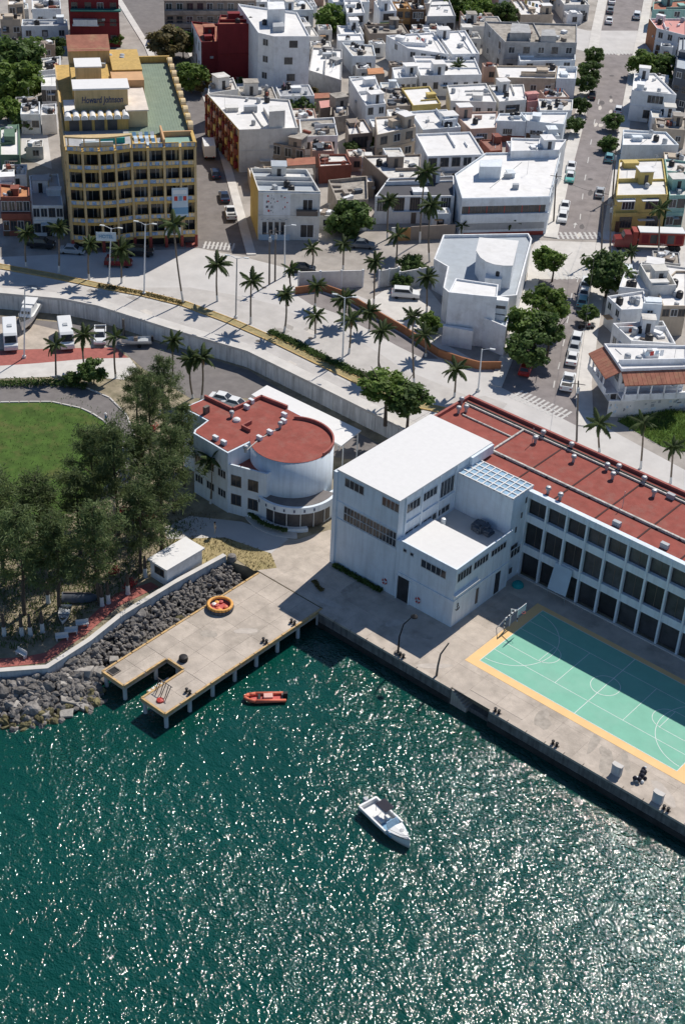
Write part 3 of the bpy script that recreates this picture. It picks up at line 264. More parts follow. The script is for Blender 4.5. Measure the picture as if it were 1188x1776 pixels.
           (-189.85,264.04,2.6,-189.86,264.04,7.11,'lone palm among the white roofs at the top',0),(-154.37,119.78,0,-154.19,120.01,5.58,'palm in front of the white minibuses',0),(-153.78,124.85,0,-153.64,125.02,5.54,'slim palm between the minibus and the pickup',0),(-148.16,126.04,0,-148.02,126.21,6.85,'palm at the end of the red pavement strip',0),
           (-142.21,132.04,0,-142.11,132.15,6.31,'left palm of the clump by the retaining wall',1),(-135.83,130.01,0,-136.05,129.78,6.52,'middle palm of the clump by the retaining wall',1),(-134.76,130.61,0,-134.65,130.73,6.89,'right palm of the clump by the retaining wall',0),
           (-114.65,112.52,0,-114.5,112.67,7.01,'palm leaning against the rounded white building',0)],
 'trees':[(-118.01,196.19,2.6,-118.83,195.7,6.48,2.4,'single bright tree at the crossing by the modern building',1,0.8),(-108.44,180.4,2.6,-108.65,180.27,7.6,3.2,'upper tree of the clump along the avenue',1,0.8),(-106.59,172.87,2.6,-106.86,172.7,7.02,3.0,'middle left tree of the clump along the avenue',1,0.8),
           (-103.45,173.45,2.6,-104.17,173.02,7.42,3.0,'middle right tree of the clump along the avenue',0,0.8),(-102.4,166.91,2.6,-102.68,166.75,6.94,3.0,'lowest tree of the clump above the red car',0,0.8),(-108.41,197.76,2.6,-108.59,197.67,7.25,3.6,'big dark tree at the crossing right of the avenue',0,0.8),
           (-105.29,187.8,2.6,-105.58,187.64,4.29,1.5,'small bush tree between parked cars on the avenue',0,0.8),(-176.37,301.46,2.6,-177.53,300.79,4.49,2.3,'topmost tree on the left of the avenue',0,0.8),(-170.42,289.83,2.6,-171.36,289.28,4.86,2.5,'second street tree from the top of the avenue',0,0.8),
           (-165.7,280.69,2.6,-166.43,280.26,5.09,2.1,'third street tree from the top of the avenue',0,0.8),(-159.2,268.94,2.6,-160.08,268.42,4.76,1.9,'fourth street tree from the top of the avenue',0,0.8),(-154.18,258.25,2.6,-154.82,257.87,4.73,1.9,'lowest street tree on the left of the upper avenue',0,0.8),
           (-149.97,265.8,2.6,-150.22,265.66,4.55,2.0,'tree on the right of the avenue below the white house',0,0.8),(-143.97,255.04,2.6,-144.36,254.81,4.12,1.8,'small tree on the right of the avenue above parked car',0,0.8),(-163.21,300.88,2.6,-164.07,300.41,5.54,3.6,'left tree of the pair above the white avenue house',1,0.8),
           (-160.01,302.66,2.6,-160.67,302.31,5.56,3.6,'right tree of the pair above the white avenue house',0,0.8),(-154.25,185.77,2.6,-154.27,185.76,5.42,3.8,'dense round green tree on the pavement beside the ruin',0,0.85),(-108.34,140.68,2.6,-108.89,140.26,8.96,3.0,'left umbrella tree on the pavement above the white roof',1,0.6),
           (-105.57,142.14,2.6,-105.7,142.04,7.52,3.2,'right umbrella tree on the pavement above the white roof',0,0.6),(-255.8,194.35,2.6,-255.84,194.31,7.83,5.6,'large dark green tree at the left edge',0,0.8),(-246.87,186.87,2.6,-246.82,186.94,6.5,5.0,'large bright green tree at the left edge',1,0.8),
           (-237.82,177.56,2.6,-237.69,177.74,5.21,2.8,'small bright tree below the two large trees at left',1,0.8),(-231.27,176.08,2.6,-231.13,176.27,4.13,1.8,'small dark tree beside the white house at left',0,0.8),(-267.48,209.64,2.6,-267.56,209.52,4.17,2.4,'grey green tree right of the large trees at left',1,0.8),
           (-263.5,211.66,2.6,-263.59,211.55,4.42,2.6,'dark shrub tree behind the cluttered white roof',0,0.8),(-262.82,225.13,2.6,-262.95,224.98,3.93,1.8,'left bright shrub behind the hotel roof',1,0.8),(-260.45,226.54,2.6,-260.41,226.58,3.93,1.8,'right bright shrub behind the hotel roof',1,0.8),
           (-243.89,228.32,2.6,-244.08,228.1,6.62,4.2,'olive tree on the side street left of the red building',2,0.8),(-243.47,231.87,2.6,-243.6,231.74,6.52,3.2,'green tree against the dark red wing',1,0.8),(-225.55,216.98,2.6,-225.67,216.85,6.35,3.4,'bright tree between the hotel and the red building',1,0.8),
           (-223.9,218.82,2.6,-224.05,218.66,4.85,2.2,'pale flowering tree between the hotel and the red building',2,0.8),(-233.26,271.06,2.6,-233.46,270.88,6.15,4.0,'round bright tree between the white blocks at the top',1,0.8),(-220.42,306.02,2.6,-220.64,305.86,5.71,4.0,'left bright tree of the grove at the top',1,0.8),
           (-214.08,305.97,2.6,-214.67,305.55,5.66,4.0,'middle bright tree of the grove at the top',1,0.8),(-209.55,309.74,2.6,-209.91,309.49,5.4,3.2,'dark round tree beside the warehouse roof',0,0.8),(-208.08,297.18,2.6,-208.44,296.93,4.24,2.2,'small bright tree below the grove at the top',1,0.8),
           (-218.95,225.42,2.6,-219.13,225.24,4.48,1.6,'small bush on the roof terrace near the red wall',0,0.8),(-198.96,222.68,2.6,-199.19,222.48,5.04,2.8,'dark bush in the courtyard right of the white corner block',0,0.8),(-204.56,232.13,2.6,-204.58,232.11,3.48,1.8,'reddish bush in the courtyard beside the red shed',2,0.8),
           (-178.98,215.79,2.6,-179.11,215.68,3.78,1.5,'small green shrub between the low white houses',0,0.8),(-177.46,221.08,2.6,-177.61,220.96,3.9,1.3,'small green shrub beside the beige balcony house',1,0.8),(-135.45,180.67,2.6,-135.63,180.53,4.47,2.2,'dark shrub behind the white fence right of the palms',0,0.8),
           (-133.79,176.17,2.6,-134.08,175.95,3.93,1.6,'round dark shrub at the end of the white fence',0,0.8),(-121.14,167.45,2.6,-121.46,167.21,4.28,1.8,'bright shrub against the modern building',1,0.8),(-149.14,122.61,0,-149.22,122.5,2.15,2.0,'dark shrub between palms below the red pavement',0,0.8),
           (-151.18,119.83,0,-151.03,120.01,1.15,1.1,'small shrub left of the dark shrub by the ring road',0,0.8)],
 'bare_tree':(-275.77,219.53,2.6,-275.53,219.84,8.17),
 'casuarinas':[(-108.98,88.32,-108.62,88.77,16.3,3.4,'big casuarina with thick dark trunk above the red path'),(-110.06,96.15,-110.06,96.15,15.34,3.2,'casuarina beside the small white hut'),(-111.47,100.96,-111.08,101.39,14.1,3.0,'casuarina behind the small white hut'),(-111.24,84.31,-110.81,84.87,15.58,3.2,'casuarina above the row of white painted trunks'),
                (-113.71,81.17,-113.1,82.02,17.42,3.6,'casuarina at the lower left edge of the park'),(-120.22,83.37,-119.42,84.54,17.99,3.4,'casuarina cut by the left edge of the photo'),(-119.26,88.35,-118.8,88.98,15.46,3.4,'casuarina in the middle of the left park'),(-118.27,93.47,-117.97,93.86,14.41,3.2,'casuarina in the shade behind the thick dark trunk'),
                (-117.72,99.17,-117.47,99.47,16.62,3.2,'slender casuarina overlapping the lawn edge'),(-122.18,99.24,-121.58,99.99,14.22,3.0,'tall narrow casuarina in front of the lawn'),(-116.5,107.54,-116.2,107.86,13.13,2.8,'casuarina left of the rounded building'),(-120.21,112.97,-120.95,112.18,12.67,2.6,'casuarina touching the rounded building corner'),
                (-127.62,114.03,-127.34,114.34,13.49,2.6,'casuarina behind the ring road bend'),(-132.36,120.97,-132.52,120.79,11.55,2.4,'casuarina nearest to the palm clump'),(-134.93,118.4,-134.7,118.67,9.72,2.2,'low casuarina at the ring road bend'),(-121.11,106.73,-120.74,107.15,11.9,3.0,'casuarina in the dense middle of the grove')],
 'cars':[(-144.07,240.97,2.6,-1.049,'sedan','white','white car parked on the avenue behind the teal taxi',1.0),(-141.22,236.29,2.6,-1.045,'sedan','taxi','teal and white taxi parked on the avenue',1.0),(-133.85,223.53,2.6,-1.049,'sedan','white','upper of two white cars parked near the crosswalk',1.0),
          (-131.3,219.0,2.6,-1.053,'hatch','white','white car parked nearest to the upper crosswalk',1.0),(-133.06,234.25,2.6,2.083,'sedan','silver','silver car driving up on the right of the avenue',1.0),(-141.54,250.8,2.6,2.06,'hatch','teal','teal car under the tree on the right of the avenue',1.0),
          (-155.42,276.25,2.6,2.065,'hatch','white','white car under the tree below the white avenue house',1.0),(-164.71,280.11,2.6,2.09,'sedan','black','dark car under the left avenue trees',1.0),(-202.25,347.45,2.6,2.114,'sedan','white','topmost white car on the left of the avenue',1.0),
          (-197.92,339.81,2.6,2.096,'sedan','grey','grey car behind the topmost white car',1.0),(-193.11,331.7,2.6,2.102,'sedan','white','white car next to the upper crossing',1.0),(-190.52,340.72,2.6,2.068,'suv','white','white car at the right of the upper crossing',1.0),(-207.58,334.81,2.6,2.331,'sedan','white','white car on the shaded side street at the top',1.0),
          (-112.87,198.69,2.6,2.04,'suv','white','white van like car parked nearest the lower crosswalk',1.0),(-111.27,195.73,2.6,2.028,'sedan','white','second white car parked below the crosswalk',1.0),(-109.71,192.84,2.6,2.04,'hatch','teal','pale blue car parked beside the bush tree',1.0),
          (-103.33,181.51,2.6,2.032,'hatch','white','white car just below the motorcycles',1.0),(-101.89,178.7,2.6,2.016,'sedan','silver','silver car between two white cars on the avenue',1.0),(-100.17,175.48,2.6,2.05,'sedan','white','white car with black shadow above the white pickup',1.0),
          (-96.38,168.57,2.6,2.03,'pickup','white','white pickup stopped at the lowest crosswalk',1.0),(-103.16,167.39,2.6,1.999,'hatch','red','red car in the shade of the street trees',1.0),(-149.05,183.57,2.6,0.659,'sedan','grey','grey car parked beside the round street tree',1.0),
          (-131.59,173.91,2.6,0.635,'suv','white','white car on the forecourt of the modern building',1.0),(-149.73,169.03,2.6,0.712,'sedan','black','dark car behind the white fence wall',1.0),(-186.84,144.09,2.6,0.64,'suv','black','dark car parked left of the hotel',1.0),(-181.49,146.35,2.6,0.646,'sedan','silver','silver car parked in the hotel shadow',1.0),
          (-172.48,148.6,2.6,0.725,'suv','darkred','dark red car in front of the hotel',1.0),(-173.02,153.87,2.6,0.719,'suv','black','black car at the hotel entrance',1.0),(-197.52,194.4,2.6,2.447,'truck','white','white box truck in the side street by the hotel',1.0),(-188.94,187.72,2.6,2.466,'hatch','navy','dark car behind the box truck',1.0),
          (-180.08,181.1,2.6,2.459,'sedan','navy','dark blue car in the shaded side street',1.0),(-173.99,176.56,2.6,2.452,'pickup','white','white pickup at the mouth of the side street',1.0),(-167.89,122.2,0,-0.645,'bus','white','white minibus nearest the left edge',1.0),(-162.27,128.46,0,-0.626,'bus','white','white minibus behind the open crowned palm',1.0),
          (-158.9,132.43,0,-0.744,'pickup','white','white pickup facing the red pavement',1.0),(-131.87,132.34,0,0.365,'sedan','white','left of two white cars behind the rounded building',1.0),(-129.53,132.59,0,0.293,'sedan','white','right of two white cars behind the rounded building',1.0),
          (-104.61,185.42,2.6,0.525,'moto','black','left of the motorcycles parked on the avenue',1.0),(-104.26,186.05,2.6,0.525,'moto','red','right of the motorcycles parked on the avenue',1.0),(-113.82,219.7,2.6,-2.41,'bigtruck','darkred','long dark red truck with white trailer roof',1.0)],
 'lamps':[(-161.72,144.36,2.6,-161.33,144.8,14.71,'tall white lamp post right of the hotel lamp','double'),(-168.42,142.84,2.6,-167.89,143.47,12.33,'white lamp post carrying the small hotel board','double'),(-145.7,148.99,2.6,-145.59,149.11,12.84,'tall grey lamp post on the white plaza','double'),
           (-124.82,150.52,2.6,-124.9,150.45,13.13,'pale blue lamp post by the median hedge','double'),(-162.46,120.39,0,-161.87,121.18,11.49,'white lamp post on the red pavement strip','single'),(-104.79,157.71,2.6,-104.85,157.67,9.55,'white lamp post below the modern building','single'),
           (-150.18,161.38,2.6,-150.21,161.36,12.05,'left wooden utility pole on the plaza edge','pole'),(-150.4,163.0,2.6,-150.45,162.96,11.98,'middle wooden utility pole on the plaza edge','pole'),(-150.61,165.59,2.6,-150.74,165.47,11.62,'thin lamp post with white head on plaza edge','single'),
           (-117.39,210.5,2.6,-118.63,209.81,14.69,'utility pole at the right corner of the crossing','pole'),(-116.72,212.22,2.6,-117.78,211.63,12.36,'thin pole beside the utility pole','pole'),(-86.61,156.28,2.6,-87.5,155.79,12.1,'utility pole with cables behind the long red roof','pole'),
           (-77.43,105.89,0,-76.41,106.63,5.84,'curved black lamp post at the quay edge','quay'),(-71.89,106.04,0,-71.25,106.47,4.94,'bent black mooring pole at the quay edge','quay2'),(-131.96,217.18,2.6,-132.49,216.86,11.77,'utility pole on the left pavement of the avenue','pole'),
           (-130.15,234.13,2.6,-130.8,233.77,12.11,'utility pole on the right pavement of the avenue','pole')],
 'people':[(-139.29,116.25,'person in blue and white standing on the ring road',0),(-109.43,108.16,'person in pale clothes walking on the shaded path',1)],
 'vents':[(-82.33,138.07),(-82.44,139.9),(-78.23,140.03),(-76.36,137.74),(-72.36,139.13),(-71.19,139.92),(-70.72,137.86),(-67.49,139.79),(-65.09,138.12),(-63.39,139.27),(-74.6,129.62),(-72.78,129.52),(-64.97,129.68),(-58.63,129.82),(-93.21,137.98),(-93.72,137.05),(-94.89,139.21)],
 'rv':[(-117.39,122.14),(-118.01,123.66),(-117.24,119.15),(-114.79,113.71),(-113.27,113.65),(-110.05,114.34),(-110.81,117.67),(-110.83,119.64),(-110.85,121.63),(-111.42,122.91),(-112.46,124.14)],
 'pots':0,
 'rings':0,
 'posts':[(-112.39,76.99),(-110.97,78.36),(-110.26,79.04),(-109.76,80.4),(-113.44,84.32),(-108.57,88.41),(-108.37,89.23),(-108.03,92.04),(-109.07,95.81)],
 'benches':[((-108.13,75.98),'white bench at the end of the red path'),((-107.02,81.01),'lower white bench along the red path'),((-107.06,82.42),'middle white bench along the red path'),((-107.19,84.19),'upper white bench along the red path')],
 'dinghy':((-109.9,83.8),),
 'mural':0,
 'cam':[[0.754133,-0.3992,0.521461],[0.655376,0.406676,-0.636472],[0.042014,0.821738,0.568314]],
 'lens':77.62,
 'chute':0}

CZ = 2.6          # level of the town above the quay
WZ = -2.2         # water level
sc = bpy.context.scene
col = sc.collection
R = math.radians

# ------------------------------------------------------------------ camera
cam = bpy.data.cameras.new('camera')
cam.sensor_fit = 'HORIZONTAL'; cam.sensor_width = 36; cam.lens = D['lens']
cam.clip_start = 1; cam.clip_end = 9000
camo = bpy.data.objects.new('camera', cam); col.objects.link(camo)
m = Matrix([r + [0] for r in D['cam']] + [[0, 0, 0, 1]])
camo.matrix_world = Matrix.Translation((0, 0, 110)) @ m
sc.camera = camo

# ------------------------------------------------------------------ sky, sun, exposure
SUN_AZ, SUN_EL = 97.5, 50.5
w = bpy.data.worlds.new('World'); sc.world = w; w.use_nodes = True
nt = w.node_tree; nt.nodes.clear()
sky = nt.nodes.new('ShaderNodeTexSky'); sky.sky_type = 'NISHITA'; sky.sun_disc = False
sky.ozone_density = 6; sky.dust_density = .2
sky.sun_elevation = R(SUN_EL); sky.sun_rotation = R(90 - SUN_AZ)
bg = nt.nodes.new('ShaderNodeBackground'); bg.inputs['Strength'].default_value = 0.085
wo = nt.nodes.new('ShaderNodeOutputWorld')
nt.links.new(sky.outputs[0], bg.inputs[0]); nt.links.new(bg.outputs[0], wo.inputs[0])
sl = bpy.data.lights.new('sun', 'SUN'); sl.energy = 4.6; sl.angle = R(0.5); sl.color = (1, .94, .855)
so = bpy.data.objects.new('sun', sl); col.objects.link(so)
sd = Vector((math.cos(R(SUN_AZ)) * math.cos(R(SUN_EL)), math.sin(R(SUN_AZ)) * math.cos(R(SUN_EL)), math.sin(R(SUN_EL))))
so.rotation_euler = (-sd).to_track_quat('-Z', 'Y').to_euler(); so.location = (0, 200, 150)
sc.view_settings.view_transform = 'Standard'; sc.view_settings.look = 'None'
sc.view_settings.gamma = 1; sc.view_settings.use_curve_mapping = False
sc.view_settings.exposure = 0.0

rnd = random.Random(7)

# ------------------------------------------------------------------ materials
def mat(name, c, rough=.8, var=.15, scale=.6, bump=0, bscale=6., spec=.3, metal=0, objvar=.0, streak=0, dirt=0, dirtc=(.12, .1, .08), transl=0):
    mm = bpy.data.materials.new(name); mm.use_nodes = True
    n = mm.node_tree.nodes; l = mm.node_tree.links
    b = n['Principled BSDF']; b.inputs['Roughness'].default_value = rough
    b.inputs['Specular IOR Level'].default_value = spec; b.inputs['Metallic'].default_value = metal
    geo = n.new('ShaderNodeNewGeometry')
    t1 = n.new('ShaderNodeTexNoise'); t1.inputs['Scale'].default_value = scale; t1.inputs['Detail'].default_value = 6; t1.inputs['Roughness'].default_value = .62
    l.new(geo.outputs['Position'], t1.inputs['Vector'])
    rp = n.new('ShaderNodeMapRange'); rp.inputs[1].default_value = .3; rp.inputs[2].default_value = .7
    rp.inputs[3].default_value = 1 - var; rp.inputs[4].default_value = 1 + var
    l.new(t1.outputs['Fac'], rp.inputs[0]); fac = rp.outputs[0]
    if streak:
        mp = n.new('ShaderNodeMapping'); mp.inputs['Scale'].default_value = (1.6, 1.6, .12)
        l.new(geo.outputs['Position'], mp.inputs['Vector'])
        t2 = n.new('ShaderNodeTexNoise'); t2.inputs['Scale'].default_value = 1.5; t2.inputs['Detail'].default_value = 4
        l.new(mp.outputs[0], t2.inputs['Vector'])
        r2 = n.new('ShaderNodeMapRange'); r2.inputs[1].default_value = .45; r2.inputs[2].default_value = .75; r2.inputs[3].default_value = 1; r2.inputs[4].default_value = 1 - streak
        l.new(t2.outputs['Fac'], r2.inputs[0])
        mu = n.new('ShaderNodeMath'); mu.operation = 'MULTIPLY'; l.new(fac, mu.inputs[0]); l.new(r2.outputs[0], mu.inputs[1]); fac = mu.outputs[0]
    if objvar:
        oi = n.new('ShaderNodeObjectInfo')
        r3 = n.new('ShaderNodeMapRange'); r3.inputs[3].default_value = 1 - objvar; r3.inputs[4].default_value = 1 + objvar
        l.new(oi.outputs['Random'], r3.inputs[0])
        mu = n.new('ShaderNodeMath'); mu.operation = 'MULTIPLY'; l.new(fac, mu.inputs[0]); l.new(r3.outputs[0], mu.inputs[1]); fac = mu.outputs[0]
    vm = n.new('ShaderNodeVectorMath'); vm.operation = 'SCALE'; vm.inputs[0].default_value = c
    l.new(fac, vm.inputs['Scale']); out = vm.outputs[0]
    if dirt:
        t4 = n.new('ShaderNodeTexNoise'); t4.inputs['Scale'].default_value = scale * .6; t4.inputs['Detail'].default_value = 8; t4.inputs['Roughness'].default_value = .7
        ad = n.new('ShaderNodeVectorMath'); ad.inputs[1].default_value = (37.3, 11.1, 5.2); l.new(geo.outputs['Position'], ad.inputs[0]); l.new(ad.outputs[0], t4.inputs['Vector'])
        r4 = n.new('ShaderNodeMapRange'); r4.inputs[1].default_value = .5; r4.inputs[2].default_value = .72; r4.inputs[3].default_value = 0; r4.inputs[4].default_value = dirt
        l.new(t4.outputs['Fac'], r4.inputs[0])
        mx = n.new('ShaderNodeMix'); mx.data_type = 'RGBA'; mx.inputs[7].default_value = (*dirtc, 1)
        l.new(r4.outputs[0], mx.inputs[0]); l.new(out, mx.inputs[6]); out = mx.outputs[2]
    l.new(out, b.inputs['Base Color'])
    if bump:
        t3 = n.new('ShaderNodeTexNoise'); t3.inputs['Scale'].default_value = bscale; t3.inputs['Detail'].default_value = 5
        l.new(geo.outputs['Position'], t3.inputs['Vector'])
        bp = n.new('ShaderNodeBump'); bp.inputs['Strength'].default_value = bump; bp.inputs['Distance'].default_value = .1
        l.new(t3.outputs['Fac'], bp.inputs['Height']); l.new(bp.outputs[0], b.inputs['Normal'])
    if transl:
        tr = n.new('ShaderNodeBsdfTranslucent'); l.new(out, tr.inputs[0])
        ms = n.new('ShaderNodeMixShader'); ms.inputs[0].default_value = transl
        l.new(b.outputs[0], ms.inputs[1]); l.new(tr.outputs[0], ms.inputs[2]); l.new(ms.outputs[0], n['Material Output'].inputs[0])
    return mm

M = {}
def wallm(k, c, **kw): M[k] = mat('paint_' + k, c, **{**dict(rough=.85, var=.08, scale=.8, streak=.1, dirt=.42, dirtc=(c[0] * .45, c[1] * .42, c[2] * .38)), **kw})
for k, c in dict(white=(.8, .81, .82), offwhite=(.7, .69, .66), paleblue=(.72, .77, .81), beige=(.5, .42, .33), taupe=(.3, .25, .21), grey=(.4, .41, .42), block=(.42, .42, .42),
                 stained=(.34, .3, .26), darkred=(.2, .025, .03), brick=(.26, .09, .065), green=(.12, .2, .14), ochre=(.45, .25, .1), brown=(.13, .08, .05), yellow=(.58, .45, .16),
                 pink=(.62, .3, .27), salmon=(.52, .36, .29), teal=(.3, .5, .45), slate=(.1, .115, .14), brownorange=(.36, .16, .08), stripe=(.5, .36, .14), navywhite=(.74, .78, .82)).items():
    wallm(k, c)
wallm('stained', (.34, .3, .26), dirt=.7, var=.3); wallm('block', (.4, .4, .4), dirt=.5, var=.2)
RM = {}
def roofm(k, c, **kw): RM[k] = mat('roof_' + k, c, **{**dict(rough=.9, var=.07, scale=.8, dirt=.12, dirtc=(c[0] * .6, c[1] * .57, c[2] * .52), objvar=.05), **kw})
roofm('white', (.745, .735, .72), dirt=.4, scale=.7, dirtc=(.5, .48, .44)); roofm('worn', (.66, .64, .6), dirt=.75, var=.15, dirtc=(.3, .26, .22)); roofm('grey', (.4, .41, .43)); roofm('beige', (.52, .45, .37), dirt=.4)
roofm('taupe', (.32, .28, .24), dirt=.4); roofm('stained', (.36, .33, .29), dirt=.8, var=.3, dirtc=(.1, .085, .07)); roofm('orange', (.5, .24, .12), dirt=.4, var=.2)
roofm('redtile', (.34, .14, .095), dirt=.75, dirtc=(.42, .26, .15), var=.2); roofm('pink', (.6, .3, .27)); roofm('brickroof', (.28, .14, .11)); roofm('darkroof', (.09, .09, .1)); roofm('slate', (.42, .46, .5), dirt=.3); roofm('offwhite', (.62, .6, .55), dirt=.3)
M['red_membrane'] = mat('red_roof_membrane', (.3, .088, .07), rough=.92, var=.16, scale=.8, bump=.35, bscale=9, dirt=.5, dirtc=(.29, .17, .14), spec=.15)
M['concrete'] = mat('quay_concrete', (.5, .435, .37), rough=.9, var=.2, scale=.45, dirt=.8, dirtc=(.3, .262, .22), bump=.25, bscale=5, objvar=.06, spec=.2)
M['quaywall'] = mat('quay_wall', (.2, .19, .18), rough=.9, var=.3, scale=.9, streak=.5, bump=.3)
M['pavement'] = mat('boulevard_concrete', (.55, .53, .51), rough=.92, var=.09, scale=.3, dirt=.3, dirtc=(.44, .41, .385), bump=.1, spec=.2)
M['roadconcrete'] = mat('carriageway_concrete', (.5, .475, .45), rough=.93, var=.12, scale=.4, dirt=.5, dirtc=(.4, .375, .35), bump=.1, spec=.2)
M['sidewalk'] = mat('sidewalk_concrete', (.6, .575, .54), rough=.92, var=.1, scale=.6, dirt=.25, dirtc=(.4, .36, .32), spec=.2)
M['asphalt'] = mat('worn_asphalt', (.25, .225, .22), rough=.95, var=.18, scale=.5, dirt=.4, dirtc=(.32, .295, .285), bump=.15, spec=.2)
M['asphalt_dark'] = mat('club_asphalt', (.19, .175, .17), rough=.95, var=.16, scale=.6, dirt=.3, dirtc=(.26, .24, .22), spec=.2)
M['town'] = mat('town_ground', (.36, .33, .3), rough=.95, var=.25, scale=.25, dirt=.5, dirtc=(.18, .155, .13))
M['park'] = mat('park_soil', (.3, .255, .18), rough=1, var=.35, scale=.5, dirt=.7, dirtc=(.1, .11, .045), bump=.5, bscale=3)
M['drygrass'] = mat('dry_grass', (.36, .29, .15), rough=1, var=.25, scale=1.2, dirt=.5, dirtc=(.18, .18, .06), bump=.6, bscale=8)
M['lawn'] = mat('lawn_grass', (.06, .112, .02), rough=1, var=.35, scale=.5, dirt=.85, dirtc=(.135, .125, .045), bump=.7, bscale=6)
M['redpave'] = mat('red_paving', (.36, .12, .1), rough=.9, var=.18, scale=1.5, dirt=.4, dirtc=(.22, .08, .07))
M['retwall'] = mat('retaining_wall_panel', (.72, .72, .71), rough=.9, var=.12, scale=.7, streak=.4, objvar=.08)
M['seawall'] = mat('sea_wall_paint', (.55, .58, .6), rough=.9, var=.1, streak=.3, dirt=.3, dirtc=(.3, .28, .25))
M['kerbyellow'] = mat('worn_yellow_paint', (.56, .38, .15), rough=.85, var=.2, scale=2, dirt=.9, dirtc=(.44, .38, .3))
M['quayorange'] = mat('worn_orange_paint', (.56, .37, .17), rough=.9, var=.3, scale=2.5, dirt=1, dirtc=(.42, .36, .28))
M['courtgreen'] = mat('court_green_paint', (.215, .5, .375), rough=.8, var=.07, scale=.5, dirt=.4, dirtc=(.3, .5, .41))
M['courtorange'] = mat('court_orange_paint', (.86, .56, .26), rough=.8, var=.05, scale=.6, dirt=.2, dirtc=(.8, .62, .4))
M['line'] = mat('white_line_paint', (.72, .74, .72), rough=.8, var=.1, scale=2, dirt=.3, dirtc=(.5, .58, .52))
M['roadpaint'] = mat('worn_road_paint', (.55, .54, .52), rough=.85, var=.2, scale=3, dirt=.5, dirtc=(.3, .28, .27))
M['glass'] = mat('dark_glass', (.04, .046, .055), rough=.12, var=.4, scale=1.2, spec=.5)
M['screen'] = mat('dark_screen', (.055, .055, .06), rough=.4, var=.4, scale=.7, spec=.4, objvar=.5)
M['frame'] = mat('window_frame_white', (.6, .62, .63), rough=.6, var=.05)
M['darkframe'] = mat('window_frame_dark', (.16, .13, .11), rough=.6, var=.1)
M['naval'] = mat('naval_white_paint', (.73, .8, .86), rough=.85, var=.05, scale=.6, streak=.16, dirt=.4, dirtc=(.54, .56, .57))
M['navalroof'] = mat('naval_white_roof', (.735, .725, .71), rough=.9, var=.035, scale=1.5, dirt=.1, dirtc=(.64, .63, .6), bump=.15, bscale=7)
M['black'] = mat('black_rubber', (.015, .015, .017), rough=.6, var=.2)
M['tank'] = mat('black_tank_plastic', (.03, .03, .034), rough=.45, var=.2)
M['tankgrey'] = mat('grey_tank', (.4, .42, .44), rough=.5, var=.1)
M['metal'] = mat('galvanised_metal', (.4, .41, .42), rough=.5, var=.2, scale=3, metal=.3)
M['pole'] = mat('weathered_pole', (.16, .14, .125), rough=.85, var=.2, scale=2)
M['whitemetal'] = mat('white_metal', (.72, .74, .75), rough=.5, var=.05)
M['trunk'] = mat('palm_trunk', (.2, .165, .13), rough=.95, var=.25, scale=3, bump=.5, bscale=9)
M['limewash'] = mat('limewashed_trunk_base', (.66, .66, .64), rough=.9, var=.1)
M['bark'] = mat('tree_bark', (.1, .08, .065), rough=.95, var=.3, scale=2, bump=.5)
def leafm(k, c, t=.38, var=.4): M[k] = mat('foliage_' + k, c, rough=.65, var=var, scale=.9, objvar=.18, transl=t, spec=.25)
leafm('leaf0', (.1, .16, .044)); leafm('leaf1', (.155, .235, .05)); leafm('leaf2', (.17, .14, .06)); leafm('frond', (.07, .1, .034), var=.5); leafm('deadfrond', (.24, .18, .09)); leafm('casuarina', (.14, .185, .075), t=.45, var=.4)
M['rock'] = mat('harbour_rock', (.2, .185, .172), rough=.9, var=.5, scale=1.5, bump=.8, bscale=5, objvar=.4)
M['rockblock'] = mat('broken_concrete_block', (.36, .335, .305), rough=.9, var=.25, scale=1.2, bump=.4, objvar=.15)
M['weedrock'] = mat('weedy_rock', (.16, .14, .07), rough=.8, var=.5, scale=2, bump=.8, objvar=.3)
M['bank'] = mat('rock_bank_base', (.05, .048, .045), rough=1, var=.4)
M['hoteltan'] = mat('hotel_ochre_paint', (.56, .375, .125), rough=.85, var=.1, streak=.25, dirt=.25, dirtc=(.3, .22, .12))
M['hotelcream'] = mat('hotel_cream_paint', (.7, .55, .33), rough=.85, var=.1)
M['hoteltan2'] = mat('hotel_tan_paint', (.6, .45, .24), rough=.85, var=.1, streak=.2, dirt=.2, dirtc=(.34, .25, .14))
M['hotelgreen'] = mat('hotel_green_deck', (.205, .26, .2), rough=.9, var=.1, scale=.7, dirt=.3, dirtc=(.27, .32, .25))
M['hotelsea'] = mat('hotel_sea_green_deck', (.24, .38, .32), rough=.9, var=.1)
M['hotelred'] = mat('hotel_red_base', (.3, .06, .045), rough=.8, var=.15)
M['orangeplaster'] = mat('orange_plaster', (.6, .36, .19), rough=.85, var=.1)
M['bluepanel'] = mat('balcony_blue_glass', (.25, .38, .58), rough=.3, var=.5, scale=1.6, dirt=.8, dirtc=(.6, .6, .58))
M['signblue'] = mat('sign_letter_blue', (.06, .08, .16), rough=.5, var=.1)
M['red'] = mat('red_paint', (.5, .05, .04), rough=.5, var=.1)
M['boatorange'] = mat('inflatable_orange', (.68, .17, .1), rough=.55, var=.15, scale=2)
M['raftred'] = mat('raft_red', (.52, .1, .09), rough=.6, var=.2, scale=2)
M['raftyellow'] = mat('raft_orange_yellow', (.75, .38, .1), rough=.6, var=.2, scale=2)
M['boatwhite'] = mat('boat_gelcoat', (.78, .78, .76), rough=.3, var=.04, spec=.5)
M['boatblue'] = mat('boat_blue_deck', (.16, .33, .5), rough=.4, var=.1)
M['canvas'] = mat('dark_canvas', (.03, .03, .042), rough=.9, var=.15)
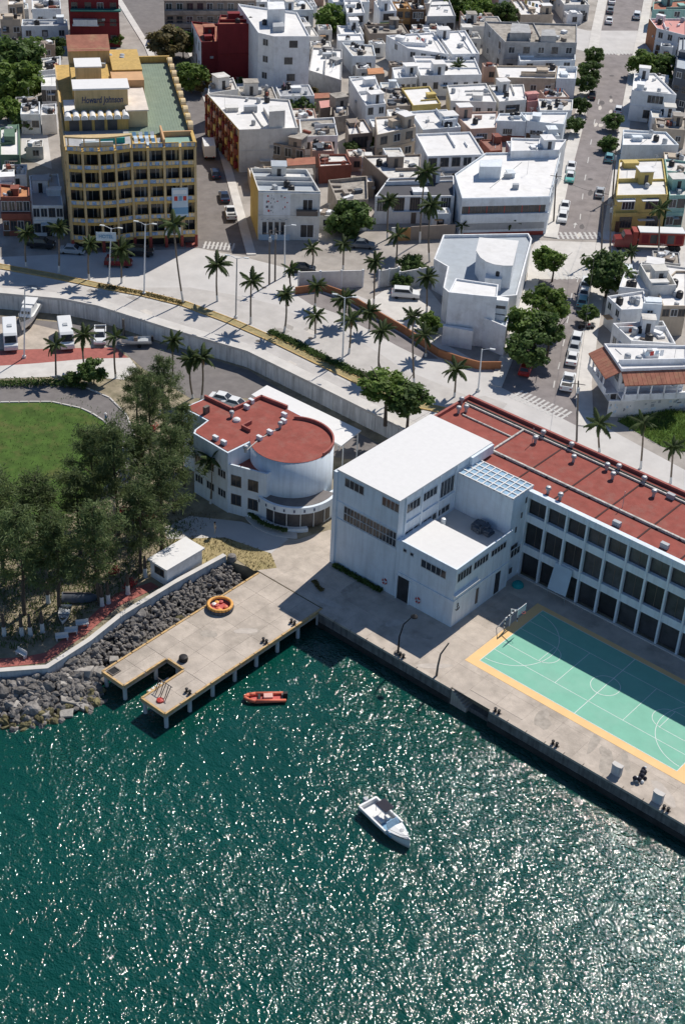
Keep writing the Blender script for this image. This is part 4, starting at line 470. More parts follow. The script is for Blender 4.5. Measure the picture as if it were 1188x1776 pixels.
M['denim'] = mat('blue_cloth', (.16, .28, .45), rough=.9); M['pale'] = mat('pale_cloth', (.6, .52, .42), rough=.9); M['skin'] = mat('skin', (.38, .22, .15), rough=.7); M['hat'] = mat('white_hat', (.75, .75, .75))
M['skylight'] = mat('glass_block', (.3, .45, .58), rough=.25, var=.25, scale=2, spec=.6)
M['goalred'] = mat('goal_dark_stripe', (.05, .05, .055), rough=.6)
M['tarp'] = mat('pale_blue_tarp', (.5, .6, .68), rough=.7, var=.08)
M['tealtarp'] = mat('teal_cover', (.02, .3, .3), rough=.7, var=.1)
M['flower'] = mat('red_flowers', (.5, .07, .06), rough=.8, var=.4, scale=3)
M['pipe'] = mat('weathered_pipe', (.52, .5, .46), rough=.9, var=.3, scale=3, dirt=.8, dirtc=(.16, .14, .12))
M['patch'] = mat('dark_repair_patch', (.36, .335, .31), rough=.95, var=.15, scale=1)
M['patchlight'] = mat('pale_repair_patch', (.58, .54, .49), rough=.95, var=.12, scale=1)
M['quaystain'] = mat('quay_stain', (.4, .355, .305), rough=.95, var=.25, scale=1.2)
M['quaypale'] = mat('quay_pale_repair', (.52, .465, .41), rough=.95, var=.15, scale=1.2)
M['patchtar'] = mat('tar_repair_patch', (.13, .12, .12), rough=.95, var=.2, scale=1)
M['lime'] = mat('lime_paint', (.4, .55, .12), rough=.8)
PAINT = {k: mat('car_paint_' + k, c, rough=.28, var=.03, spec=.6) for k, c in dict(white=(.74, .75, .75), silver=(.42, .44, .46), grey=(.16, .18, .2), black=(.02, .021, .025), red=(.32, .03, .025), darkred=(.2, .02, .02), teal=(.16, .36, .4), navy=(.02, .035, .07), taxi=(.1, .42, .38)).items()}
M['wheel'] = M['black']; M['lampglass'] = mat('lamp_glass', (.7, .72, .7), rough=.2, var=.02, spec=.6); M['taillight'] = mat('tail_light', (.4, .02, .02), rough=.3)

def water_material():
    mm = bpy.data.materials.new('harbour_water'); mm.use_nodes = True
    n = mm.node_tree.nodes; l = mm.node_tree.links; b = n['Principled BSDF']
    b.inputs['Roughness'].default_value = .085; b.inputs['IOR'].default_value = 1.33; b.inputs['Specular IOR Level'].default_value = 1.0
    geo = n.new('ShaderNodeNewGeometry')
    t = n.new('ShaderNodeTexNoise'); t.inputs['Scale'].default_value = .05; t.inputs['Detail'].default_value = 3
    l.new(geo.outputs['Position'], t.inputs['Vector'])
    mx = n.new('ShaderNodeMix'); mx.data_type = 'RGBA'
    mx.inputs[6].default_value = (.0015, .04, .031, 1); mx.inputs[7].default_value = (.002, .062, .046, 1)
    l.new(t.outputs['Fac'], mx.inputs[0]); l.new(mx.outputs[2], b.inputs['Base Color'])
    # wind lanes and calmer patches
    wl = n.new('ShaderNodeTexNoise'); wl.inputs['Scale'].default_value = .045; wl.inputs['Detail'].default_value = 4; wl.inputs['Roughness'].default_value = .6
    wm = n.new('ShaderNodeMapping'); wm.inputs['Rotation'].default_value = (0, 0, -.5); wm.inputs['Scale'].default_value = (.55, 1.7, 1)
    l.new(geo.outputs['Position'], wm.inputs['Vector']); l.new(wm.outputs[0], wl.inputs['Vector'])
    wr = n.new('ShaderNodeMapRange'); wr.inputs[1].default_value = .33; wr.inputs[2].default_value = .67; wr.inputs[3].default_value = .62; wr.inputs[4].default_value = 1.2
    l.new(wl.outputs['Fac'], wr.inputs[0])
    prev = None
    for s, d, dist in ((.4, 1, .4), (2.0, 2, .2), (4.8, 1, .055)):
        tt = n.new('ShaderNodeTexNoise'); tt.inputs['Scale'].default_value = s; tt.inputs['Detail'].default_value = d; tt.inputs['Roughness'].default_value = .5
        mp = n.new('ShaderNodeMapping'); mp.inputs['Rotation'].default_value = (0, 0, .6); mp.inputs['Scale'].default_value = (1, 1.25, 1)
        l.new(geo.outputs['Position'], mp.inputs['Vector']); l.new(mp.outputs[0], tt.inputs['Vector'])
        bp = n.new('ShaderNodeBump'); bp.inputs['Strength'].default_value = 1; bp.inputs['Distance'].default_value = dist
        wx = n.new('ShaderNodeMath'); wx.operation = 'MULTIPLY'; wx.inputs[1].default_value = dist; l.new(wr.outputs[0], wx.inputs[0]); l.new(wx.outputs[0], bp.inputs['Distance'])
        l.new(tt.outputs['Fac'], bp.inputs['Height'])
        if prev: l.new(prev, bp.inputs['Normal'])
        prev = bp.outputs[0]
    l.new(prev, b.inputs['Normal'])
    return mm
M['water'] = water_material()

# ------------------------------------------------------------------ mesh helpers
def link(o): col.objects.link(o); return o
def root_of(o):
    while o.parent: o = o.parent
    return o
def offset_of(parent):
    if parent is None: return Vector((0, 0, 0))
    r = root_of(parent)
    return r.location.copy() if r.rotation_euler.z == 0 else Vector((0, 0, 0))
def tag(o, label=None, cat=None, group=None, kind=None):
    if label: o['label'] = label
    if cat: o['category'] = cat
    if group: o['group'] = group
    if kind: o['kind'] = kind
    return o
def thing(name, label, cat, loc=(0, 0, 0), rz=0, group=None):
    o = bpy.data.objects.new(name, None); o.empty_display_size = .2; link(o)
    o.location = loc; o.rotation_euler = (0, 0, rz)
    return tag(o, label, cat, group)
class MB:
    def __init__(s): s.v = []; s.f = []; s.m = []
    def add(s, vs, fs, mi=0):
        k = len(s.v); s.v += [tuple(x) for x in vs]; s.f += [tuple(i + k for i in f) for f in fs]; s.m += [mi] * len(fs); return s
    def box(s, x0, x1, y0, y1, z0, z1, mi=0):
        return s.add([(x0, y0, z0), (x1, y0, z0), (x1, y1, z0), (x0, y1, z0), (x0, y0, z1), (x1, y0, z1), (x1, y1, z1), (x0, y1, z1)],
                     [(3, 2, 1, 0), (4, 5, 6, 7), (0, 1, 5, 4), (1, 2, 6, 5), (2, 3, 7, 6), (3, 0, 4, 7)], mi)
    def obox(s, A, B, y0, y1, z0, z1, mi=0):
        # box along the ground line A-B ; y measured to the right-hand (outer) side
        A = Vector(A[:2]); B = Vector(B[:2]); t = (B - A).normalized(); nn = Vector((t.y, -t.x))
        q = [A + nn * y0, B + nn * y0, B + nn * y1, A + nn * y1]
        return s.prism([tuple(v) for v in q][::-1] if y1 > y0 else [tuple(v) for v in q], z0, z1, mi=mi)
    def prism(s, poly, z0, z1, top=True, bot=True, mi=0):
        P = ccw(poly); n = len(P)
        vs = [(x, y, z0) for x, y in P] + [(x, y, z1) for x, y in P]
        fs = [(i, (i + 1) % n, n + (i + 1) % n, n + i) for i in range(n)]
        if top: fs.append(tuple(range(n, 2 * n)))
        if bot: fs.append(tuple(range(n - 1, -1, -1)))
        return s.add(vs, fs, mi)
    def tube(s, p0, p1, r0, r1=None, n=8, caps=True, mi=0):
        p0 = Vector(p0); p1 = Vector(p1); r1 = r0 if r1 is None else r1
        d = (p1 - p0).normalized(); a = d.orthogonal().normalized(); b = d.cross(a)
        vs = []
        for p, r in ((p0, r0), (p1, r1)):
            for i in range(n):
                t = 2 * math.pi * i / n; vs.append(p + a * (r * math.cos(t)) + b * (r * math.sin(t)))
        fs = [(i, (i + 1) % n, n + (i + 1) % n, n + i) for i in range(n)]
        if caps: fs += [tuple(range(n - 1, -1, -1)), tuple(range(n, 2 * n))]
        return s.add(vs, fs, mi)
    def path(s, pts, rs, n=7, mi=0):
        for i in range(len(pts) - 1): s.tube(pts[i], pts[i + 1], rs[i], rs[i + 1], n, True, mi)
        return s
    def lathe(s, prof, n=16, c=(0, 0, 0), mi=0, cap=True):
        vs = []; fs = []
        for r, z in prof:
            for i in range(n):
                t = 2 * math.pi * i / n; vs.append((c[0] + r * math.cos(t), c[1] + r * math.sin(t), c[2] + z))
        for k in range(len(prof) - 1):
            for i in range(n):
                j = (i + 1) % n; fs.append((k * n + i, k * n + j, (k + 1) * n + j, (k + 1) * n + i))
        if cap: fs.append(tuple(range((len(prof) - 1) * n, len(prof) * n)))
        return s.add(vs, fs, mi)
    def strip(s, pts, w0, w1, z0, z1, closed=False, mi=0):
        # mitred solid strip along a ground path, from offset w0 to offset w1 (right-hand side positive)
        P = [Vector(p[:2]) for p in pts]; n = len(P); N = []
        for i in range(n):
            a = (P[i] - P[i - 1]).normalized() if i > 0 else None; b = (P[i + 1] - P[i]).normalized() if i < n - 1 else None
            t = (a or b) if not (a and b) else (a + b).normalized()
            nn = Vector((t.y, -t.x)); k = 1 / max(.5, nn.dot(Vector((b.y, -b.x)))) if b else 1
            N.append(nn * k)
        vs = []
        for z in (z0, z1):
            for o_ in (w0, w1): vs += [(P[i].x + N[i].x * o_, P[i].y + N[i].y * o_, z) for i in range(n)]
        fs = []
        for i in range(n - 1):
            a, b, c, d = i, n + i, 2 * n + i, 3 * n + i
            fs += [(c, c + 1, d + 1, d)[::-1], (a, a + 1, c + 1, c)[::-1], (b, b + 1, d + 1, d)]
        fs += [(0, n, 3 * n, 2 * n), (n - 1, 3 * n - 1, 4 * n - 1, 2 * n - 1)[::-1]]
        return s.add(vs, fs, mi)
    def mesh(s, name, mats, off=(0, 0, 0), smooth=False):
        me = bpy.data.meshes.new(name)
        o = Vector(off)
        me.from_pydata([(x - o.x, y - o.y, z - o.z) for x, y, z in s.v], [], s.f)
        mats = mats if isinstance(mats, (list, tuple)) else [mats]
        for mm in mats: me.materials.append(M[mm] if isinstance(mm, str) else mm)
        if len(mats) > 1: me.polygons.foreach_set('material_index', s.m)
        if smooth: me.polygons.foreach_set('use_smooth', [True] * len(me.polygons))
        me.update(); return me
    def build(s, name, mats, parent=None, smooth=False):
        me = s.mesh(name, mats, offset_of(parent), smooth)
        o = link(bpy.data.objects.new(name, me)); o.parent = parent; return o
def ccw(P):
    P = [tuple(p[:2]) for p in P]
    return P if sum(P[i][0] * P[(i + 1) % len(P)][1] - P[(i + 1) % len(P)][0] * P[i][1] for i in range(len(P))) > 0 else P[::-1]
def inset(P, d):
    P = [Vector(p) for p in P]; n = len(P); out = []
    for i in range(n):
        a = (P[i] - P[i - 1]).normalized(); b = (P[(i + 1) % n] - P[i]).normalized()
        na = Vector((-a.y, a.x)); nb = Vector((-b.y, b.x)); mm = (na + nb)
        mm = mm.normalized() if mm.length > 1e-4 else na
        out.append(tuple(P[i] + mm * (d / max(.35, mm.dot(nb)))))
    return out
def centroid(P): return (sum(p[0] for p in P) / len(P), sum(p[1] for p in P) / len(P))
def put(name, me, parent, loc=(0, 0, 0), rz=0, scale=None, material=None, rot=None):
    o = link(bpy.data.objects.new(name, me)); o.parent = parent; o.location = loc; o.rotation_euler = rot if rot else (0, 0, rz)
    if scale: o.scale = scale if isinstance(scale, (tuple, list)) else (scale,) * 3
    if material is not None: o.material_slots[0].link = 'OBJECT'; o.material_slots[0].material = material
    return o
def structure(name, mb, mats): return tag(mb.build(name, mats), kind='structure')
def sheet(name, poly, z, m_, t=.02): return structure(name, MB().prism(poly, z - t, z), m_)
def quads(name, Q, mname, smooth=False):
    # numpy (n,4,3) -> mesh of separate quads
    n = len(Q); me = bpy.data.meshes.new(name)
    me.vertices.add(n * 4); me.vertices.foreach_set('co', Q.reshape(-1).astype(np.float32))
    me.loops.add(n * 4); me.loops.foreach_set('vertex_index', np.arange(n * 4, dtype=np.int32))
    me.polygons.add(n); me.polygons.foreach_set('loop_start', np.arange(0, n * 4, 4, dtype=np.int32))
    try: me.polygons.foreach_set('loop_total', np.full(n, 4, dtype=np.int32))
    except Exception: pass
    me.materials.append(M[mname]); me.update(calc_edges=True); me.validate(); return me
_wc = {}
def window(parent, A, t, n, u, zc, w_, h_, frame='frame', pane='glass', name='window', bars=1):
    key = (round(w_, 1), round(h_, 1), frame, pane, bars)
    if key not in _wc:
        a, b = w_ / 2, h_ / 2; f = MB()
        for x0, x1, z0, z1 in ((-a - .07, a + .07, b, b + .08), (-a - .1, a + .1, -b - .1, -b), (-a - .07, -a, -b, b), (a, a + .07, -b, b)): f.box(x0, x1, -.02, .06, z0, z1)
        for k in range(bars): x = -a + w_ * (k + 1) / (bars + 1); f.box(x - .03, x + .03, 0, .045, -b, b)
        g = MB().box(-a, a, -.02, .02, -b, b)
        _wc[key] = (f.mesh('window_frame', frame), g.mesh('pane', pane))
    fm, gm = _wc[key]
    p = Vector(A) + Vector(t) * u - offset_of(parent).to_2d(); off = offset_of(parent)
    o = put(name, fm, parent, (p.x, p.y, zc - off.z), math.atan2(t[1], t[0]) + math.pi)
    put('pane', gm, o)
    return o

# ================================================================== SETTING
SEA = [Vector(p) for p in D['sea_wall']]
WT = D['wall_top']
structure('water', MB().add([(-3000, -1500, WZ), (3000, -1500, WZ), (3000, 500, WZ), (-3000, 500, WZ)], [(0, 1, 2, 3)]), 'water')
coast = [(1500, 105.6), (-64.1, 105.6), (-64.1, 106.7), (-69.2, 106.7), (-69.2, 105.6), (-89.4, 105.6), (-89.4, 106.2), (-100.7, 106.2)] + [tuple(p) for p in SEA[::-1]] + [(-400, -260), (-3000, -2000), (-3000, 100)] + WT + [(1500, 139.5)]
structure('ground', MB().prism(coast, -4, -.03), 'park')
structure('town_ground', MB().prism(WT + [(1500, 139.5), (1500, 3500), (-3000, 3500), (-3000, 100)], -1, CZ - .03), 'town')
BL_ = D['boulevard']
structure('boulevard', MB().prism(WT + [(60, 139.5)] + BL_[::-1] + [tuple(Vector(BL_[0]) * 1.25)], CZ - .03, CZ - .005), 'pavement')
sheet('side_street', D['street_left'], CZ + .004, 'asphalt_dark'); sheet('avenue', D['street_right'], CZ + .004, 'asphalt')  # side street: building shade put into its colour by the darker asphalt
sheet('avenue_lower', D['street_right_low'], CZ + .004, 'asphalt'); sheet('crossing', D['cross'], CZ + .0, 'sidewalk'); sheet('upper_crossing', D['upper_cross'], CZ + .008, 'pavement')
sheet('yard', D['yard'], CZ + .004, 'pavement'); sheet('green_lot', D['green_lot'], CZ + .006, 'lawn')
sheet('service_lane', D['service_lane'], CZ + .004, 'pavement'); sheet('forecourt', D['forecourt'], CZ + .008, 'sidewalk')
sheet('far_carriageway', D['far_lane'], CZ + .003, 'roadconcrete'); sheet('near_carriageway', D['near_lane'], CZ + .002, 'roadconcrete'); sheet('curved_ramp', D['ramp'], CZ + .012, 'asphalt')
# pavements beside the streets, with kerbs
def kerbed(name, path, w0, w1, m_='sidewalk', h=.13, z=CZ):
    return structure(name, MB().strip(path, w0, w1, z - .03, z + h), m_)
SL, SR, SW = D['street_left'], D['street_right'], D['street_right_low']
kerbed('pavement', SR[:7], -2.4, 0); kerbed('pavement', SR[:6:-1], 0, 2.2)
kerbed('pavement', SW[:4], 0, 2.0); kerbed('pavement', SW[4:], 0, 2.4)
kerbed('pavement', SL[1:6], -1.5, 0); kerbed('red_pavement', SL[:2], -1.9, 0, 'redpave'); kerbed('pavement', SL[:5:-1], 0, 1.6)
kerbed('pavement', WT, -2.0, -.05, 'sidewalk', .12)
md = D['median']
o = kerbed('median', md, -.65, .65, 'drygrass', .1); 
structure('median_kerb', MB().strip(md, .65, .85, CZ - .03, CZ + .16), 'kerbyellow'); structure('median_kerb', MB().strip(md, -.85, -.65, CZ - .03, CZ + .16), 'kerbyellow')
# painted markings
def crosswalk(ends, n):
    A, B = Vector(ends[0]), Vector(ends[1]); t = (B - A) / n; nn = Vector((-t.y, t.x)).normalized()
    cw = structure('crosswalk', MB().prism([A - nn * .1, B - nn * .1, B + nn * .1 - nn * .02, A + nn * .1 - nn * .02], CZ + .003, CZ + .009), 'roadpaint')
    for i in range(n):
        a = A + t * (i + .25); b = A + t * (i + .72)
        MB().prism([a - nn * 1.5, b - nn * 1.5, b + nn * 1.5, a + nn * 1.5], CZ + .004, CZ + .014).build('stripe', 'roadpaint', cw)
for k in ('cw1', 'cw2', 'cw3', 'cw4', 'cw5'): crosswalk(*D[k])
mk = MB()
for a, b in D['dashes']: mk.obox(a, b, -.09, .09, CZ + .006, CZ + .014)
for a in D['lane_arrow']:
    t = Vector((-.47, .88)); a = Vector(a); s_ = Vector((t.y, -t.x))
    mk.prism([a - s_ * .08, a + s_ * .08, a + s_ * .08 + t * 1.6, a - s_ * .08 + t * 1.6], CZ + .006, CZ + .014)
    mk.prism([a - s_ * .4 + t * 1.6, a + s_ * .4 + t * 1.6, a + t * 2.6], CZ + .006, CZ + .014)
structure('lane_marking', mk, 'roadpaint')
# boulevard slab joints: shallow dark seams
sj = MB()
mv = [Vector(p) for p in md]; wv = [Vector(p) for p in WT]
for i in range(34):
    x = -172 + i * 2.35
    def onpath(P, x):
        for a, b in zip(P, P[1:]):
            if (a.x - x) * (b.x - x) <= 0 and abs(b.x - a.x) > 1e-6: return a.lerp(b, (x - a.x) / (b.x - a.x))
    a, b = onpath(wv, x), onpath(mv, x)
    if a and b and i % 2 == 0: sj.obox(a + (b - a) * .2, b - (b - a) * .09, -.02, .02, CZ - .01, CZ + .0015)
for f_ in (.38, .66):
    pp = []
    for i in range(30):
        x = -172 + i * 2.6; a, b = onpath(wv, x), onpath(mv, x)
        if a and b: pp.append(a.lerp(b, f_))
    sj.strip(pp, -.02, .02, CZ - .01, CZ + .001)
    if f_ == .38: lane = pp
structure('slab_joint', sj, 'asphalt')
ld = MB()
for a, b in zip(lane[::2], lane[1::2]): ld.obox(a, a.lerp(b, .8), -.06, .06, CZ, CZ + .005)
structure('lane_marking', ld, 'roadpaint')

# repair patches and manhole covers
pq = random.Random(17)
def blob(cx, cy, a, b, rot, n=9, j=.22):
    return [(cx + math.cos(rot) * a * math.cos(t) * k - math.sin(rot) * b * math.sin(t) * k, cy + math.sin(rot) * a * math.cos(t) * k + math.cos(rot) * b * math.sin(t) * k) for t, k in ((6.2832 * i / n, 1 + pq.uniform(-j, j)) for i in range(n))]
NL_ = [Vector(p) for p in D['near_lane']]; FL_ = [Vector(p) for p in D['far_lane']]
for i in range(16):
    L_ = NL_ if i % 2 else FL_; k = pq.randrange(1, len(L_) // 2 - 1); p_ = L_[k].lerp(L_[-1 - k], pq.uniform(.15, .85)) + Vector((pq.uniform(-2, 2), pq.uniform(-.3, .3)))
    sheet('repair_patch', [(p_.x - .9 * pq.uniform(.5, 2), p_.y - .5), (p_.x + .9 * pq.uniform(.5, 2), p_.y - .45), (p_.x + .8, p_.y + .6 * pq.uniform(.6, 1.5)), (p_.x - .8, p_.y + .55)], CZ + .007 + i * .0004, 'patch' if i % 3 else 'patchlight', .003)
AV = [Vector(p) for p in D['street_right']]
for i in range(14):
    k = pq.randrange(0, 5); a, b = AV[k].lerp(AV[-1 - k], pq.uniform(.25, .75)), AV[k + 1].lerp(AV[-2 - k], .5); p_ = a.lerp(b, pq.random())
    sheet('repair_patch', blob(p_.x, p_.y, pq.uniform(.5, 1.6), pq.uniform(.3, .6), 2.06, 7), CZ + .0085 + i * .0003, 'patchtar' if i % 2 else 'patchlight', .003)
for i, q_ in enumerate(((-150, 160), (-143, 158), (-128, 149.5), (-138, 146), (-118, 149), (-133, 152.4), (-121, 178), (-133, 219))):
    structure('manhole_cover', MB().tube((*q_, CZ - .01), (*q_, CZ + .016), .38, .38, 14), 'pole')
for i in range(15):
    x_, y_ = pq.uniform(-99, -40), 0
    if x_ < -90: y_ = pq.uniform(89, 104)
    elif x_ < -76: y_ = pq.uniform(106.6, 112.5)
    else: y_ = pq.uniform(106.9, 109.8)
    sheet('stain_patch', blob(x_, y_, pq.uniform(.5, 2.2), pq.uniform(.3, .9), pq.uniform(0, 3), 13, .12), .0075 + i * .0004, 'quaystain' if i % 3 else 'quaypale', .003)
# lower ground of the club
sheet('car_park', D['parking'], -.012, 'asphalt_dark'); sheet('car_park_apron', D['lot_concrete'], -.004, 'concrete'); sheet('red_pavement', D['red_strip'], .006, 'redpave')
sheet('club_walk', D['white_walk'], .004, 'sidewalk'); sheet('ring_road', D['ring_road'], .004, 'asphalt_dark'); sheet('lawn', D['lawn'], .012, 'lawn')
sheet('dry_grass_patch', D['dry_grass'], .006, 'drygrass'); sheet('shaded_walk', D['walk_dark'], .01, 'pavement'); sheet('red_path', D['red_path'], .012, 'redpave')
def kerbstones(name, path, h=.14, step=1.3, m_='sidewalk'):
    base = structure(name, MB().strip(path, -.08, .08, -.03, .02), 'concrete'); P = [Vector(p) for p in path]
    for a, b in zip(P, P[1:]):
        n = max(1, int((b - a).length / step))
        for i in range(n): MB().obox(a.lerp(b, (i + .06) / n), a.lerp(b, (i + .94) / n), -.11, .11, 0, h).build('kerbstone', m_, base)
kerbstones('lawn_kerb', D['kerb']); kerbstones('road_kerb', D['kerb_out'])

# retaining wall between town and club: panels between posts
wallroot = thing('retaining_wall', 'long grey panelled retaining wall below the boulevard', 'wall', (*WT[5], 0))
MB().strip(WT, -.02, .2, CZ - .1, CZ + .28).build('coping', 'sidewalk', wallroot)
WV = [Vector(p) for p in WT]
for a, b in zip(WV, WV[1:]):
    n = max(1, round((b - a).length / 2.0)) if (b - a).length < 60 else 8
    for i in range(n):
        p, q = a.lerp(b, i / n), a.lerp(b, (i + 1) / n); d = (q - p).normalized() * .06
        MB().obox(p + d, q - d, .0, .12, -.02, CZ - .1).build('panel', 'retwall', wallroot)
        MB().obox(q - d * 1.6, q + d * 1.6, .0, .2, -.02, CZ - .1).build('post', 'retwall', wallroot)
for x, y in ((.18, 2), (.72, 2)):
    p = WV[2].lerp(WV[5], x); MB().obox(p, p + Vector((.35, .1)), .2, .45, 0, CZ + .3).build('buttress', 'pole', wallroot)

# quay paving slabs and pier
pav = structure('quay', MB().box(-89.3, -20, 105.65, 128.3, -.05, -.025), 'concrete')
x = -89.3
ix = 0
while x < -24:
    y = 105.7; iy = 0
    while y < 128:
        y1 = min(y + 3.75, 128.2); x1 = min(x + 3.6, -20)
        if not (-94 < x + 1 < -84.6 and y > 114.5) and not (x > -85.5 and x1 < -75.4 and y > 114.5):
            MB().box(x + .007, x1 - .007, (y if iy or not (-69.3 < x + 1.8 < -62) else 106.75) + .007, y1 - .007, -.03, rnd.uniform(-.003, .003)).build('slab', 'concrete', pav)
        y = y1; iy += 1
    x = x1; ix += 1
for x0 in (-97.2, -93.6, -101):
    for y0 in (106.25, 110.0, 113.8): 
        if x0 > -100 or y0 < 108: MB().box(x0 + .012, x0 + 3.58, y0 + .012, y0 + 3.74, -.03, .001).build('slab', 'concrete', pav)
structure('quay_apron', MB().prism([(-102.5, 106.3), (-89.3, 106.3), (-89.3, 114), (-94.4, 114.5), (-94.4, 121), (-99.5, 119), (-101, 114.5), (-104, 112), (-106, 109.5)], -.04, -.008), 'concrete')
pier = structure('pier', MB().box(-99.7, -89.25, 86.95, 106.1, -.55, -.03).box(-99.62, -95.9, 80.42, 86.95, -.55, -.03).box(-93.2, -89.25, 80.42, 86.95, -.55, -.03), 'concrete')
for i in range(4):
    for j in range(6):
        x0 = -99.65 + i * 2.59; y0 = 87.0 + j * 3.17
        MB().box(x0 + .012, x0 + 2.58, y0 + .012, y0 + 3.16, -.03, rnd.uniform(-.004, .004)).build('slab', 'concrete', pier)
for x0, x1 in ((-99.6, -97.75), (-97.75, -95.92), (-93.18, -91.2), (-91.2, -89.27)):
    for y0 in (80.44, 83.7): MB().box(x0 + .012, x1 - .012, y0 + .012, y0 + 3.24, -.03, rnd.uniform(-.004, .004)).build('slab', 'concrete', pier)
edge = [(-89.25, 106.1), (-89.25, 80.4), (-93.2, 80.4), (-93.2, 86.95), (-95.9, 86.95), (-95.9, 80.4), (-99.64, 80.4), (-99.72, 89.5), (-99.75, 106)]
for a, b in zip(edge, edge[1:]):
    A, B = Vector(a), Vector(b); n = max(1, int((B - A).length / 2.2))
    for i in range(n): MB().obox(A.lerp(B, (i + .03) / n), A.lerp(B, (i + .97) / n), -.01, .24, -.3, .09).build('edge_beam', 'quayorange', pier)
for x_, y_ in [(-89.55, 80.8 + 3.55 * i) for i in range(8)] + [(-92.9, 80.8), (-92.9, 86.2), (-96.2, 80.8), (-96.2, 85.5), (-99.3, 80.8), (-99.3, 86), (-94.5, 87.3)] + [(-94.5, 90 + 4 * i) for i in range(4)]:
    MB().tube((x_, y_, -4), (x_, y_, -.5), .24, .24, 10).build('pile', 'seawall', pier)
qw = structure('quay_wall', MB().strip([(-89.25, 105.58), (-69.3, 105.58)], 0, .22, -4, -.03).strip([(-64.05, 105.58), (60, 105.58)], 0, .22, -4, -.03), 'quaywall')
for x0, x1 in ((-89.2, -69.35), (-64.0, 0)):
    n = int((x1 - x0) / 2.4)
    MB().box(x0, x1, 105.3, 105.36, -4, -1.45).build('waterline_band', 'bank', qw)
    for i in range(n): MB().box(x0 + (x1 - x0) * (i + .02) / n, x0 + (x1 - x0) * (i + .98) / n, 105.32, 105.75, -.22, .06).build('coping_stone', 'concrete', qw)
st = tag(MB().box(-69.25, -64.1, 105.9, 106.75, -4, -1.6).build('landing_step', 'quaywall'), kind='structure')
for i in range(7): MB().box(-69.25 + i * .32, -68.95 + i * .32, 105.42, 106.7, -4, -.12 - i * .24).build('step', 'concrete', st)

# sea wall and rocks
sw = thing('sea_wall', 'low pale sea wall running between red path and rocks', 'wall', (*SEA[3], 0))
MB().strip([tuple(p) for p in SEA], -.25, .25, -1.8, .72).build('wall', 'seawall', sw)
MB().strip([tuple(p) for p in SEA], -.32, .32, .72, .84).build('coping', 'sidewalk', sw)
rk = np.random.RandomState(3)
def rock_mesh(seed, block=False):
    r = np.random.RandomState(seed); import bmesh
    bm = bmesh.new()
    if block:
        bmesh.ops.create_cube(bm, size=1.6)
        for v in bm.verts: v.co += Vector(r.uniform(-.18, .18, 3))
        bmesh.ops.bevel(bm, geom=bm.edges[:], offset=.07, segments=1, affect='EDGES')
    else:
        bmesh.ops.create_icosphere(bm, subdivisions=2, radius=1)
        pl = [(Vector(r.normal(size=3)).normalized(), r.uniform(.45, .85)) for _ in range(9)]
        for v in bm.verts:
            for n_, d_ in pl:
                e = v.co.dot(n_) - d_
                if e > 0: v.co -= n_ * e
            v.co *= r.uniform(.95, 1.05)
    me = bpy.data.meshes.new('rock'); bm.to_mesh(me); bm.free(); return me
RMESH = [rock_mesh(s) for s in range(7)]
for me in RMESH: me.materials.append(M['rock'])
BMESH_ = [rock_mesh(50 + s, True) for s in range(4)]
for me in BMESH_: me.materials.append(M['rockblock'])
WMESH = [rock_mesh(80 + s) for s in range(4)]
for me in WMESH: me.materials.append(M['weedrock'])
bank = structure('rock_bank', MB().add([(p.x, p.y, -.5) for p in SEA] + [(p.x + 9 if i > 1 else p.x + 10, p.y - (6 if i < 3 else 0), -4.2) for i, p in enumerate(SEA)], [(i, i + 1, len(SEA) + i + 1, len(SEA) + i)[::-1] for i in range(len(SEA) - 1)]), 'bank')
spots = []
def seapt(s):
    # point on the sea wall by arc length from its right end
    P = SEA[::-1]
    for a, b in zip(P, P[1:]):
        L_ = (b - a).length
        if s <= L_: t = (b - a).normalized(); return a + t * s, Vector((-t.y, t.x))
        s -= L_
    return None
tot = sum((b - a).length for a, b in zip(SEA, SEA[1:]))
for k in range(2600):
    s = rk.uniform(0, min(tot, 46)) if k % 5 else rk.uniform(24, min(tot, 46)); g = seapt(s)
    if not g: continue
    p, n_ = g
    wide = 4.4 if s < 24 else 7.6
    d = rk.uniform(.35, wide); q = p + n_ * d
    if q.x > -100.0 and q.y > 80: continue
    if q.x > -99 and q.y > 79: continue
    sz = rk.uniform(.13, .42) if s < 24 else rk.uniform(.2, .62)
    if rk.rand() < .06: sz *= 1.7
    z = -.25 - d * (.42 if s < 24 else .36) + rk.uniform(-.1, .3)
    if z < WZ - .25: continue
    spots.append((sz, q.x, q.y, z, d))
for k in range(260):
    x, y = rk.uniform(-104.2, -97.6), rk.uniform(71.5, 81.5)
    dw = min(max(0, (Vector((x, y)) - a).dot((b - a).normalized().orthogonal() * -1) if 0 < (Vector((x, y)) - a).dot(b - a) < (b - a).length_squared else (Vector((x, y)) - a).length) for a, b in zip(SEA, SEA[1:]))
    if dw < .4 or x - (-104) < -.3: continue
    z = -.25 - dw * .38 + rk.uniform(-.1, .2)
    if z > WZ - .25 and not (x > -99.9 and y > 80): spots.append((rk.uniform(.2, .6), x, y, z, dw))
spots.sort(key=lambda t: -t[0])
for sz, x, y, z, d in spots[:285]:
    me = (WMESH[rk.randint(4)] if z < WZ + .45 else RMESH[rk.randint(7)])
    put('rock', me, bank, (x, y, z), rot=tuple(rk.uniform(0, 6, 3)), scale=tuple(sz * rk.uniform(.7, 1.3, 3)))
rv, rf = [], []
rest = MB()
